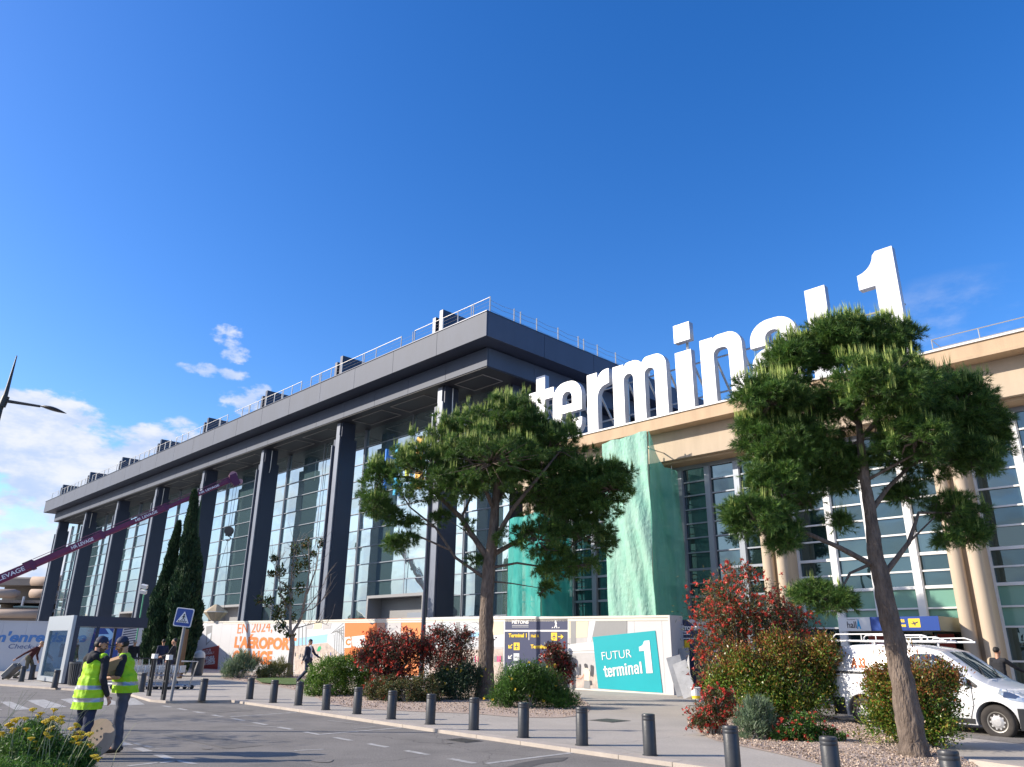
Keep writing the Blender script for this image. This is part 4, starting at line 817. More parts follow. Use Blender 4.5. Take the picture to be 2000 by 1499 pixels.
for q in [[(-.01,.10),(.02,.10),(.03,.07),(.0,.06),(-.02,.08)],[(-.015,.06),(.025,.055),(.02,-.02),(-.015,-.02)],[(-.012,-.02),(.01,-.02),(-.03,-.085),(-.055,-.085)],[(0,-.02),(.022,-.02),(.065,-.08),(.04,-.085)],[(-.015,.05),(-.055,.0),(-.045,-.008),(-.01,.03)],[(.02,.045),(.055,.01),(.045,.0),(.015,.025)]]+[[(-.15+i*.055,-.135),(-.115+i*.055,-.135),(-.10+i*.055,-.09),(-.125+i*.055,-.09)] for i in range(5)]:
    fg.prism(P_(q), ty-.097, ty-.0945)
sn.part('symbol', fg, m_black, parent=pl)
m_wood = mat('old timber', (0.22,0.13,0.07), 0.9, noise_amt=.4, nscale=8, stretch=(1,1,.1))
solo(W0, 'timber_post', MB().cbox(-15.5, -15.33, 37.6, 37.77, 0, 2.25, .01), m_wood, 'square timber post standing in front of the cypresses', 'post', -15.4, 37.7)
fl = Thing(W0, 'floodlight_pole', 'thin green pole with a pair of white floodlights left of the cypresses', 'lamp', -18.5, 41.5)
q = W0.hit(283,1150,41.5); m_gpole = mat('green pole', (0.05,0.30,0.18), .5)
fl.part('pole', MB().tube([(q[0],41.5,0),(q[0],41.5,q[1])], .035, 6), m_gpole)
for k in (0, 1): fl.part('floodlight', MB().obox((q[0], 41.4, q[1]+.1-.28*k), .16, .09, .09, (.4, .2, 0)), m_white)
# ================================================================ glass shelter
m_shl = mat('shelter grey frame', (0.42,0.46,0.50), 0.35, metal=.3); m_shg = glass_mirror('shelter glass', (0.6,0.75,0.9), (0.01,0.02,0.04), .16, wob=.004, see=.90)
SH = Thing(L, 'glass_shelter', 'glazed grey shelter with a dark flat roof beside the crossing', 'shelter', -36.5, 11)
x0, x1, y0, y1 = -38.2, -34.75, 9.55, 12.35
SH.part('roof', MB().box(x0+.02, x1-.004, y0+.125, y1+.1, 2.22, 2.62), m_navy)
SH.part('front_frame', MB().box(x0, x1, y0, y0+.12, 2.06, 2.64).box(x0, x0+.42, y0, y0+.12, .1, 2.058).box(x1-.42, x1, y0, y0+.12, .1, 2.058).box(x0+.422, x1-.422, y0, y0+.12, .1, .28), m_shl)
SH.part('front_glass', MB().box(x0+.425, x1-.425, y0+.05, y0+.065, .285, 2.055), m_shg)
SH.part('side_wall', MB().box(x1-.09, x1-.003, y0+.125, y0+.30, 0.06, 2.218), m_navy)  # roof and side faces darker than the front frame: their shade is painted in
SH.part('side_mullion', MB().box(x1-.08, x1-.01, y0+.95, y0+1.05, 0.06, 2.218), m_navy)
SH.part('side_glass', MB().box(x1-.05, x1-.035, y0+.305, y0+.945, .1, 2.21), m_shg)
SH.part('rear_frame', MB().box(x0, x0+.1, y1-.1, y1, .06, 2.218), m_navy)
# ================================================================ bins
m_bin = mat('grey litter bin', (0.12,0.125,0.13), 0.5, noise_amt=.2, nscale=6)
g = L.g(384,1320,Z1); b1 = Thing(L, 'litter_bin', 'round grey litter bin with a white domed lid near the red slogan panel', 'bin', g[0], g[1], Z1)
b1.part('body', MB().lathe([(.25,0),(.28,.1),(.30,.82),(.28,.84)], (g[0],g[1],Z1), 20), m_bin); b1.part('lid', MB().lathe([(.30,.86),(.30,.92)]+[(.29*math.cos(R(a)), .94+.28*math.sin(R(a))) for a in (0,20,40,60,80)], (g[0],g[1],Z1), 20), m_white, smooth=True)
g = L.g(145,1339,Z1); b2 = Thing(L, 'litter_bin', 'dark slatted litter bin with a wide rim beside the glass shelter', 'bin', g[0], g[1], Z1)
b2.part('body', MB().lathe([(.20,.02),(.27,.78)], (g[0],g[1],Z1), 24), m_black); b2.part('rim', MB().lathe([(.30,.78),(.31,.84),(.25,.84),(.24,.78)], (g[0],g[1],Z1), 24), m_bin)
sl = MB()
for k in range(24):
    t = 2*math.pi*k/24; sl.tube([(g[0]+.225*math.cos(t), g[1]+.225*math.sin(t), Z1+.03),(g[0]+.29*math.cos(t), g[1]+.29*math.sin(t), Z1+.79)], .016, 4)
b2.part('slats', sl, m_bin)
# ================================================================ trolley rack and trolleys
rk = Thing(L, 'trolley_rack', 'black and white steel posts and rails of the luggage trolley rack', 'rack', -27, 10.6)
for (x, y) in [L.g(290,1360,Z1), L.g(318,1368,Z1)]:
    rk.part('post', MB().box(x-.09, x-.055, y-.04, y+.04, Z1, 1.16).box(x+.055, x+.09, y-.04, y+.04, Z1, 1.16).box(x-.055, x+.055, y-.04, y+.04, Z1, Z1+.16).box(x-.055, x+.055, y-.04, y+.04, .55, .60), m_black)
    rk.part('post_cap', MB().box(x-.11, x+.11, y-.06, y+.06, 1.165, 1.30), m_white)
def Lw(X, Y, z): x, y = L.loc(X, Y); return (x, y, z)
rk.part('rail', MB().tube([Lw(-14.6,28.6,1.02),Lw(-13.2,28.2,1.02),Lw(-13.25,28.2,.06)], .03, 8).tube([Lw(-14.6,28.6,.25),Lw(-13.4,28.3,.25)], .03, 8), m_white)
rk.part('rail', MB().tube([Lw(-12.0,29.3,1.0),Lw(-11.4,29.3,1.0),Lw(-11.62,29.3,.06)], .028, 8), m_steel)
m_chr = mat('trolley steel', (0.45,0.47,0.50), 0.25, metal=.8); m_blk = mat('rubber', (0.02,0.02,0.02), .8); TR0 = None
def trolley(x, y, lab):
    t = Thing(W0, 'luggage_trolley', lab, 'trolley', x, y, Z1, group='luggage trolleys nested in the rack')
    f = MB()
    for s in (-.29, .29):
        f.tube([(x-.1,y+s,1.08),(x-.04,y+s,.6),(x,y+s,.22),(x+.75,y+s*.75,.16)], .016, 6)
        f.tube([(x-.02,y+s,.55),(x+.3,y+s*.9,.5),(x+.32,y+s*.9,.7)], .011, 5)
    for z in (.35, .55, .75): f.tube([(x-.03-.03*(z-.3),y-.29,z),(x-.03-.03*(z-.3),y+.29,z)], .010, 5)
    for k in range(5): f.tube([(x-.06,y-.2+k*.1,.9),(x-.005,y-.2+k*.1,.28)], .007, 4)
    for k in range(3): f.tube([(x+.2+k*.2,y-.25,.19),(x+.2+k*.2,y+.25,.19)], .010, 5)
    t.part('frame', f, m_chr); t.part('handle', MB().tube([(x-.1,y-.33,1.09),(x-.1,y+.33,1.09)], .022, 8), m_blk); t.part('basket', MB().box(x+.26, x+.30, y-.22, y+.22, .62, .86), m_lt)
    for px, py in ((.0,-.27),(.0,.27),(.7,0)): t.part('wheel', MB().lathe([(.01,-.02),(.075,-.02),(.075,.02),(.01,.02)], (x+px,y+py,Z1+.077), 12, axis='y'), m_blk)
    return t.e
tr = trolley(-14.05, 28.9, 'luggage trolley at the left end of the nested row, behind the workers')
ords = ['second','third','fourth','fifth','sixth','seventh']
for k in range(8):
    c = copy_tree(tr); c.location = (-14.05+.24*(k+1), 28.9+.03*(k+1), Z1)
    c['label'] = ('luggage trolley %s from the left in the nested row' % (['second','third','fourth','fifth','sixth','seventh','eighth'][k] if k < 7 else '')) if k < 7 else 'luggage trolley at the right end of the row, pushed by the man in black'
# ================================================================ mobile crane
m_crane = mat('crane magenta paint', (0.15,0.014,0.075), 0.4, noise_amt=.12, nscale=.8); m_craned = mat('crane dark purple', (0.10,0.012,0.07), .45)
cy0 = 22.3; tx, tz = L.hit(452,938,cy0); TW = Vector((*L.w(tx, cy0), tz)); dl = Vector((5.3, 14.25, 0)); DW = Vector((*L.w(5.3,14.25), 9.0)).normalized()
CR = Thing(W0, 'mobile_crane', 'magenta mobile crane with a long telescopic boom reaching in from the left', 'crane', *W0.loc(*(TW-DW*20.5).to_2d()), 0)
base = TW-DW*20.5
X_ = DW; Y_ = Vector((0,0,1)).cross(X_).normalized(); Z_ = X_.cross(Y_); MM = Matrix((X_, Y_, Z_)).transposed().to_4x4(); MM.translation = base
CF_ = Fr(base.x, base.y, math.degrees(math.atan2(DW.y, DW.x))); ch = math.hypot(DW.x, DW.y)
def tpos(px, py): return CF_.hit(px, py, 0)[0]/ch
def cpart(name, mb, m, parent=None, smooth=False):
    o = build(name, mb, m, None, (0,0,0), smooth); o.data.transform(Matrix.Translation(-Vector(CR.e.location)) @ MM); o.parent = parent or CR.e; return o
joints = [-.0, tpos(72,1087), tpos(206,1036), tpos(330,981), tpos(450,940)]
hh = [.27, .215, .175, .14, .11]
bm_ = None
for i, (a, b) in enumerate(zip(joints, joints[1:])):
    h = hh[i]; w_ = h*.62; pts = [(-w_,-h*.45),(-w_*.5,-h),(w_*.5,-h),(w_,-h*.45),(w_,h),(-w_,h)]; mb = MB(); n = len(pts)
    mb.add([(a-.3 if i else a, y, z) for y, z in pts]+[(b, y, z) for y, z in pts], [tuple(range(n-1, -1, -1)), tuple(range(n, 2*n))]+[(k, (k+1) % n, n+(k+1) % n, n+k) for k in range(n)])
    s_ = cpart('boom_section', mb, m_crane)
    mb = MB(); mb.box(b-.22, b-.02, -w_-.03, w_+.03, -h-.03, h+.03); mb.box(b-.6, b-.05, -w_*.6, w_*.6, h+.031, h+.09); cpart('section_collar', mb, m_craned, parent=s_)
    if i: mb = MB(); mb.tube([(a,-w_*.5,h+.12),(b,-w_*.5,h+.12)], .02, 5); cpart('hose_rail', mb, m_craned, parent=s_)
    if i or 1:
        c0 = [tpos(0,1118), tpos(142,1060), tpos(266,1008), tpos(390,958)][i]; c1 = [tpos(50,1102), tpos(184,1046), tpos(308,993), tpos(428,946)][i]
        body = 'HR LEVAGE'; L_ = (c1-c0) if i else (c1-c0)*1.45
        cu = bpy.data.curves.new('t', 'FONT'); cu.body = body; cu.size = h*1.35; cu.extrude = .002; cu.offset = .006; me = curve_mesh(cu, 't'); xv = [v.co.x for v in me.vertices]; kx = L_/(max(xv)-min(xv))
        for v in me.vertices: v.co = (c1-L_+v.co.x*kx, -w_-.003-v.co.z, v.co.y-h*.38)
        me.materials.append(m_letter); me.transform(Matrix.Translation(-Vector(CR.e.location)) @ MM); o = bpy.data.objects.new('lettering', me); C.objects.link(o); o.parent = s_
b = joints[-1]
m_pinkr = mat('faded pink steel', (0.55,0.30,0.33), .5)
hd_ = cpart('boom_head', MB().box(b, b+.35, -.2, .2, -.28, .24).box(b+.05, b+.5, -.22, -.15, -.5, .32).box(b+.05, b+.5, .15, .22, -.5, .32), m_craned)
cpart('sheave', MB().lathe([(.02,-.1),(.28,-.1),(.24,0),(.28,.1),(.02,.1)], (b+.3,0,.25), 16, axis='y'), m_pinkr, parent=hd_); cpart('sheave', MB().lathe([(.02,-.1),(.18,-.1),(.15,0),(.18,.1),(.02,.1)], (b+.55,0,-.35), 14, axis='y'), m_pinkr, parent=hd_)
T2 = TW+DW*.35
def wpart(name, mb, m, parent=None):
    o = build(name, mb, m, None, tuple(CR.e.location)); o.parent = parent or CR.e; return o
hk = W0.hit(441.5,1040,T2.y)
for dx in (-.12, .12): wpart('hoist_cable', MB().tube([(T2.x+dx,T2.y,T2.z-.3),(T2.x+dx*.6,T2.y,hk[1]+.25)], .014, 5), m_black)
hb = wpart('hook_block', MB().tube([(T2.x,T2.y-.12,hk[1]+.1),(T2.x,T2.y+.12,hk[1]+.1)], .30, 14).box(T2.x-.2, T2.x+.2, T2.y-.1, T2.y+.1, hk[1]-.25, hk[1]+.05), m_black)
wpart('hook', MB().tube([(T2.x+.16*math.sin(t)*(1 if t > .5 else .3), T2.y, hk[1]-.42-.16*math.cos(t)*-1) for t in np.linspace(-.5, 4.0, 10)], .035, 6), m_black, parent=hb)
ld = W0.hit(421,1197,T2.y); lx, lzc = ld
for sx_ in (-.55, .55): wpart('sling', MB().tube([(T2.x,T2.y,hk[1]-.5),(lx+sx_,T2.y,lzc+.2)], .012, 5), m_black)
# base machine, off to the left
bz = base.z; bxl = MB()
bxl.obox((0,0,0), 1.6, .9, .8, (0,0,0)); cpart('boom_base', MB().box(-.6, 1.2, -.75, .75, -1.0, .75), m_crane)
ba = Matrix.Rotation(math.atan2(DW.y, DW.x), 4, 'Z'); 
def tpart(name, mb, m, parent=None):
    o = build(name, mb, m); o.data.transform(ba); o.location = (base.x-CR.e.location[0], base.y-CR.e.location[1], 0); o.parent = parent or CR.e; return o
tpart('chassis', MB().box(-7, 2.5, -1.3, 1.3, .7, 1.5), m_crane); tpart('cab', MB().cbox(.2, 2.4, -1.35, -.1, 1.51, 3.0, .12), m_crane); tpart('counterweight', MB().cbox(-4.2, -2.4, -1.3, 1.3, 1.51, 2.7, .1), m_craned)
for x in (-5.8,-4.2,-.6,1.2):
    for y in (-1.25, 1.0): tpart('wheel', MB().lathe([(.1,0),(.6,0),(.65,.06),(.65,.2),(.6,.26),(.1,.26)], (x,y,.66), 20, axis='y'), m_blk)
# hanging load
m_load = mat('weathered cream skip', (0.50,0.41,0.28), .7, noise_amt=.3, nscale=3)
LD = Thing(W0, 'lifted_skip', 'cream faceted skip hanging from the crane hook above the hoarding', 'skip', lx, T2.y, lzc-.5)
mb = MB(); n = 8; ring = [(0,.62,.0),(.62,.62,0)]
def oct_(r, z): return [(lx+r*math.cos(math.pi/4*k+.3), T2.y+r*.8*math.sin(math.pi/4*k+.3), z) for k in range(8)]
vs = oct_(.12, lzc+.52)+oct_(.74, lzc+.10)+oct_(.76, lzc-.02)+oct_(.30, lzc-.50); fs = [tuple(range(8))]
for r_ in range(3): fs += [(r_*8+k, r_*8+(k+1) % 8, r_*8+8+(k+1) % 8, r_*8+8+k) for k in range(8)]
fs.append(tuple(range(24, 32))); mb.add(vs, [f[::-1] for f in fs]); LD.part('body', mb, m_load)
LD.part('band', MB().tube([(p[0],p[1],p[2]) for p in oct_(.77, lzc+.04)]+[oct_(.77, lzc+.04)[0]], .03, 5), m_cream)
# ================================================================ far parking terraces
FB = Thing(W0, 'terraced_car_park', 'distant concrete car park with rounded planted terraces behind the left hoarding', 'building', -68, 112)
m_conc = mat('weathered concrete', (0.27,0.24,0.21), .85, noise_amt=.25, nscale=.3); m_par = mat('sandy parapet', (0.44,0.34,0.27), .85, noise_amt=.15, nscale=.3)
FY = 105.
def fz(px, py): return W0.hit(px, py, FY)
x00 = fz(-60,1200)[0]
def lev(pxa, pxb, pya, pyb, y_, m, name, d=14):
    a, z1_ = fz(pxa, pya); b, z0_ = fz(pxb, pyb); FB.part(name, MB().cbox(a, b, y_, y_+d, z0_, z1_, .15), m)
FB.part('core', MB().box(x00, fz(100,1150)[0], FY+6, FY+30, 0, fz(50,1130)[1]), m_conc)
FB.part('upper_block', MB().cbox(fz(-60,1124)[0], fz(70,1124)[0], FY+3, FY+18, fz(0,1140)[1], fz(30,1124)[1], .2), m_conc)
for (p0_, p1_, zt__, yy, rr) in [(-60,42,1160,-1.0,.62),(68,130,1136,-.5,.62),(48,95,1158,1.5,.6),(-60,100,1199,-2.0,.55),(110,128,1131,0,.5)]:
    a, z = fz(p0_, zt__); b, _ = fz(p1_, zt__); FB.part('parapet', MB().tube([(a,FY+yy,z),(b-.5,FY+yy,z),(b,FY+yy+.6,z)], [rr,rr,rr*.6], 12), m_par, smooth=True)
for zt__ in (1172, 1188, 1206): a, z = fz(-60, zt__); FB.part('deck', MB().box(a, fz(100,1180)[0], FY-1, FY+6, z-.35, z), m_conc)
FB.part('windows', MB().box(fz(-10,1180)[0], fz(52,1180)[0], FY+4, FY+5.9, fz(0,1184)[1], fz(0,1168)[1]), m_glassB)
FB.part('white_pier', MB().box(fz(54,1180)[0], fz(56.5,1180)[0], FY-1.4, FY-1.1, fz(0,1184)[1], fz(0,1166)[1]), m_white)
FB.part('mast', MB().tube([(fz(50,1115)[0],FY+5,fz(50,1125)[1]),(fz(50,1115)[0],FY+5,fz(50,1112)[1])], .12, 5).tube([(fz(83,1115)[0],FY+5,fz(83,1127)[1]),(fz(83,1115)[0],FY+5,fz(83,1110)[1])], .12, 5), m_black)

for m_ in (m_net, m_netd, m_net2):
    for n_ in m_.node_tree.nodes:
        if n_.type == 'BUMP': n_.inputs['Distance'].default_value = .05
# ================================================================ vegetation
def rdirs(n, r, up=0.0):
    d = r.normal(size=(n,3)); d[:,2] += up; return d/np.linalg.norm(d, axis=1)[:,None]
def quads(c, d, ln, wd, r):
    """leaf faces: centre c, direction d, length ln, width wd"""
    s = np.cross(d, rdirs(len(c), r)); s /= np.linalg.norm(s, axis=1)[:,None]+1e-9; ln = np.asarray(ln)[:,None]; wd = np.asarray(wd)[:,None]
    up = np.cross(s, d)*wd*.25
    V = np.stack([c-d*ln*.5, c+s*wd*.5+up, c+d*ln*.5, c-s*wd*.5+up], 1); return V.reshape(-1, 3)
def tris(c, d, ln, wd, r):
    s = np.cross(d, rdirs(len(c), r)); s /= np.linalg.norm(s, axis=1)[:,None]+1e-9; ln = np.asarray(ln)[:,None]; wd = np.asarray(wd)[:,None]
    V = np.stack([c-s*wd*.5, c+s*wd*.5, c+d*ln], 1); return V.reshape(-1, 3)
def ell_px(F, q):
    """crown lobe seen in the photo as an ellipse (px, py, rx, ry) standing at distance F: centre and radii in metres"""
    px, py, rx, ry = q[:4]; c = W0.hit(px, py, F); e = W0.hit(px+rx, py, F); t = W0.hit(px, py-ry, F); dz = q[4] if len(q) > 4 else 0
    return np.array([c[0], F+dz, c[1]]), np.array([abs(e[0]-c[0]), abs(e[0]-c[0])*.85, abs(t[1]-c[1])])
m_bark = mat('pine bark', (0.22,0.17,0.135), 0.95, col2=(0.10,0.075,0.06), nscale=5, bump=1.0, bscale=9, stretch=(2.2,2.2,.7), detail=10)
_b = [n for n in m_bark.node_tree.nodes if n.type == 'BUMP'][0]; _b.inputs['Distance'].default_value = .09
m_bark2 = mat('smooth grey bark', (0.30,0.26,0.22), 0.9, noise_amt=.35, nscale=6, bump=.4, bscale=20)
m_needle = mat('pine needles', (0.05,0.10,0.03), 0.55, island=[(0,(0.020,0.058,0.014)),(.4,(0.052,0.125,0.024)),(.85,(0.130,0.250,0.040)),(1,(0.20,0.25,0.05))], nscale=.9, trans=.30)
m_candle = mat('new pine shoots', (0.30,0.36,0.10), 0.6, island=[(0,(0.24,0.36,0.06)),(1,(0.46,0.50,0.14))], nscale=2, trans=.2)
def bark_tube(mb, pts, rs, seed=0, n=14, rough=.12, sub=6):
    r = np.random.default_rng(seed); P = [Vector(p) for p in pts]; Q = []; RR = []
    for i in range(len(P)-1):
        for k in range(sub): t = k/sub; Q.append(P[i].lerp(P[i+1], t)); RR.append(rs[i]+(rs[i+1]-rs[i])*t)
    Q.append(P[-1]); RR.append(rs[-1]); k0 = mb.n; mb.tube(Q, RR, n)
    for i in range(len(Q)):
        for k in range(n):
            v = Vector(mb.v[k0+i*n+k]); d = v-Q[i]; s = 1+rough*(.6*math.sin(k*2.4+i*.35+seed)+.5*r.normal()); mb.v[k0+i*n+k] = tuple(Q[i]+d*s)
def pine(name, label, F, base_px, trunk_px, lobes, limbs, seed, nl=.15, dens=1.0, cs=.8):
    r = np.random.default_rng(seed); bx, bz = W0.hit(*base_px, F)
    t = Thing(W0, name, label, 'tree', bx, F, 0)
    tr = MB(); pts = [(bx, F, -.02)]; rs = [trunk_px[0][2]*1.25]
    for px, py, rad in trunk_px: x, z = W0.hit(px, py, F); pts.append((x, F, z)); rs.append(rad)
    bark_tube(tr, pts, rs, seed); to = t.part('trunk', tr, m_bark, smooth=True)
    lb = MB()
    for L_ in limbs:
        P = []; 
        for i, q in enumerate(L_[1:]): x, z = W0.hit(q[0], q[1], F); P.append((x, F+(q[2] if len(q) > 2 else 0), z))
        R_ = [L_[0]*(1-.75*i/(len(P)-1)) for i in range(len(P))]; bark_tube(lb, P, R_, seed+len(P), n=8, rough=.06, sub=4)
    cl = []
    for q in lobes:
        c, rad = ell_px(F, q); n = max(3, int(dens*q[5] if len(q) > 5 else dens*8*rad[0]*rad[2]/(.6**2)))
        rad = np.maximum(rad-.12*cs, rad*.7); d = rdirs(n, r, .35); k = np.where(r.random((n,1)) < .25, r.uniform(.95, 1.25, (n,1)), r.uniform(.30, 1.0, (n,1))**.6); cc = c+d*rad*k; cl.append(np.concatenate([cc, d, np.full((n,1), c[2]+rad[2]*.15), np.tile(c, (n,1))], 1))
    cl = np.concatenate(cl)
    # twigs from the lobe centres out to the clumps
    for row in cl[::2]:
        a = Vector(row[7:10]); b = Vector(row[:3]); m_ = a.lerp(b, .5)+Vector(r.normal(0, .08, 3)); a = a.lerp(b, .15); lb.tube([a, m_, b], [.028, .018, .008], 5, cap=False)
    t.part('limbs', lb, m_bark, smooth=True)
    C_ = []; D_ = []; cand = []; zmid = (cl[:,2].min()+cl[:,2].max())/2; zr_ = (cl[:,2].max()-cl[:,2].min())/2
    for row in cl:
        c = row[:3]; out_ = row[3:6]; cr = r.uniform(.20, .54)*cs*(1 if np.linalg.norm((c-row[7:10]))<1.6*cs else .8); n = int(34*(cr/cs/.4)**2*r.uniform(.6, 1.3)*(.9 if cs > .7 else .75))
        d = rdirs(n, r, .45)+out_*.55; d /= np.linalg.norm(d, axis=1)[:,None]; p = c+d*cr*r.uniform(.45, 1, (n,1))*np.array([1.15,1.15,.75]); C_.append(p); D_.append(d)
        if c[2] > row[6]+.1 and c[2] > zmid+.15*zr_ and r.random() < .85:
            top = p[np.argsort(p[:,2])[-int(n*.22)-1:]]; cand.append(top)
        elif r.random() < .12: cand.append(p[np.argsort(p[:,2])[-3:]])
    C_ = np.concatenate(C_); D_ = np.concatenate(D_); N_ = 20
    c = np.repeat(C_, N_, 0); d = np.repeat(D_, N_, 0)*1.0+rdirs(len(c), r)*.85; d[:,2] += .10; d /= np.linalg.norm(d, axis=1)[:,None]
    c = c-np.repeat(D_, N_, 0)*r.uniform(0, .09, (len(c),1)); mb = MB(); ln = r.uniform(nl*.7, nl*1.15, len(c)); mb.arrays(tris(c, d, ln, np.full(len(c), nl*.085), r), 3)
    t.part('crown', mb, m_needle)
    if cand:
        q = np.concatenate(cand); c = np.repeat(q, 6, 0)+r.normal(0, .012, (len(q)*6,3)); d = np.tile([0,0,1.], (len(c),1))+r.normal(0, .09, (len(c),3)); d /= np.linalg.norm(d, axis=1)[:,None]
        mb = MB(); mb.arrays(tris(c, d, np.repeat(r.uniform(nl*1.2, nl*2.6, len(q)), 6), np.full(len(c), nl*.125), r), 3); t.part('new_shoots', mb, m_candle)
    return t
F1 = 25.6
pine('pine_tree', 'broad domed pine standing in the long bed before the hoarding', F1, (947,1372),
     [(948,1300,.255),(950,1200,.225),(955,1100,.20),(962,1060,.18),(968,980,.13),(975,900,.09),(985,820,.05)],
     [(990,850,95,72,0,46),(1005,905,100,55,0,30),(1090,950,70,60,0,22),(900,870,85,68,.4,34),(1070,885,74,60,-.3,28),(830,930,60,62,-.4,20),(1148,962,60,66,.3,26),(740,940,36,38,.1,9),(790,900,22,26,.6,5),(735,990,30,24,-.2,6),(1110,985,85,62,.8,26),(1190,960,42,52,-.4,13),(960,930,90,50,1.1,22),(960,920,90,55,-1.3,22),(1050,1060,62,40,-.3,12),(1140,1050,66,42,.3,14),(900,960,40,34,-.6,8),(770,1010,20,14,0,3),(765,1065,18,16,.1,3),(797,1055,14,10,0,2),(800,1025,12,10,0,2),(912,1030,14,8,0,1),(920,1095,12,6,0,1),(1085,1115,50,24,.1,5),(1130,1105,34,16,0,3),(1065,1155,12,14,0,2),(860,1010,14,12,.3,2)],
     [(.11,(955,1095),(900,1010,.2),(850,960,.5),(800,930,.2),(745,930,.1)),(.06,(945,1128),(890,1090,0),(850,1030,.1),(800,990,.1),(775,950,.1)),(.10,(962,1065),(1000,1000,-.4),(1060,930,-.8),(1100,880,-.6)),(.09,(960,1085),(1020,1050,.2),(1100,1000,.6),(1180,950,.2)),(.08,(966,1000),(930,920,-.7),(880,880,-.9)),(.07,(968,990),(1010,900,.9),(1040,850,1.2)),(.05,(955,1110),(1010,1100,0),(1080,1110,.1),(1130,1105,0)),(.05,(900,1010,.2),(930,940,.7),(925,880,1)),(.04,(880,1075),(800,1040,0),(770,1060,.1)),(.035,(952,1135),(1000,1140,0),(1060,1150,0)),(.03,(948,1080),(905,1035,0),(870,1010,.2)),(.03,(850,1030,.1),(790,1010,0),(765,1010,0))], 11, dens=3.5, cs=.80)
F2 = 13.1
pine('pine_tree', 'leaning pine in the right bed, its crown covering the end of the roof sign', F2, (1790,1484),
     [(1782,1440,.205),(1762,1330,.175),(1742,1230,.155),(1722,1130,.14),(1710,1090,.125),(1700,1000,.10),(1690,940,.085),(1680,860,.06),(1672,760,.035)],
     [(1640,672,62,46,0,34),(1560,700,58,46,.2,26),(1720,680,56,46,-.1,26),(1500,790,62,44,-.1,26),(1600,800,90,60,.6,34),(1700,790,95,62,-.6,40),(1790,780,80,56,.2,34),(1880,800,62,52,0,26),(1930,850,44,56,.2,16),(1540,870,70,52,.1,26),(1480,850,34,38,.1,9),(1640,900,80,50,.5,22),(1830,880,90,56,.3,30),(1750,880,60,40,-.7,12),(1900,900,50,36,-.2,10),(1520,950,56,40,0,14),(1480,1010,54,42,0,15),(1440,1020,22,26,0,4),(1530,1050,34,32,.1,8),(1590,960,44,34,.4,8),(1620,1180,40,20,-.1,6),(1590,1160,34,18,0,5),(1870,1000,44,38,.1,9),(1900,1045,30,26,0,5),(1850,1060,18,12,0,2),(1660,1020,20,22,.4,3),(1800,960,40,26,.5,6)],
     [(.055,(1712,1108),(1640,1070,0),(1580,1040,.1),(1520,1020,.05),(1470,1005,0)),(.05,(1725,1125),(1775,1060,0),(1800,1000,.1),(1870,1000,.1)),(.05,(1700,1000),(1740,950,.1),(1800,900,.4),(1860,870,.3)),(.05,(1690,940),(1640,880,.4),(1590,850,.6),(1540,850,.2)),(.045,(1680,860),(1720,800,-.5),(1780,770,.1),(1860,790,.1)),(.04,(1678,830),(1620,760,.3),(1560,720,.2)),(.035,(1674,770),(1650,700,.1),(1640,670,0)),(.03,(1674,780),(1710,720,0),(1730,690,0)),(.03,(1705,1100),(1660,1120,0),(1640,1150,-.1),(1610,1170,0)),(.025,(1680,860),(1600,900,.5),(1530,930,.1)),(.02,(1775,1060),(1830,1010,.1),(1850,940,.2)),(.03,(1690,940),(1760,900,-.4),(1790,820,-.3))], 23, nl=.105, dens=3.6, cs=.56)
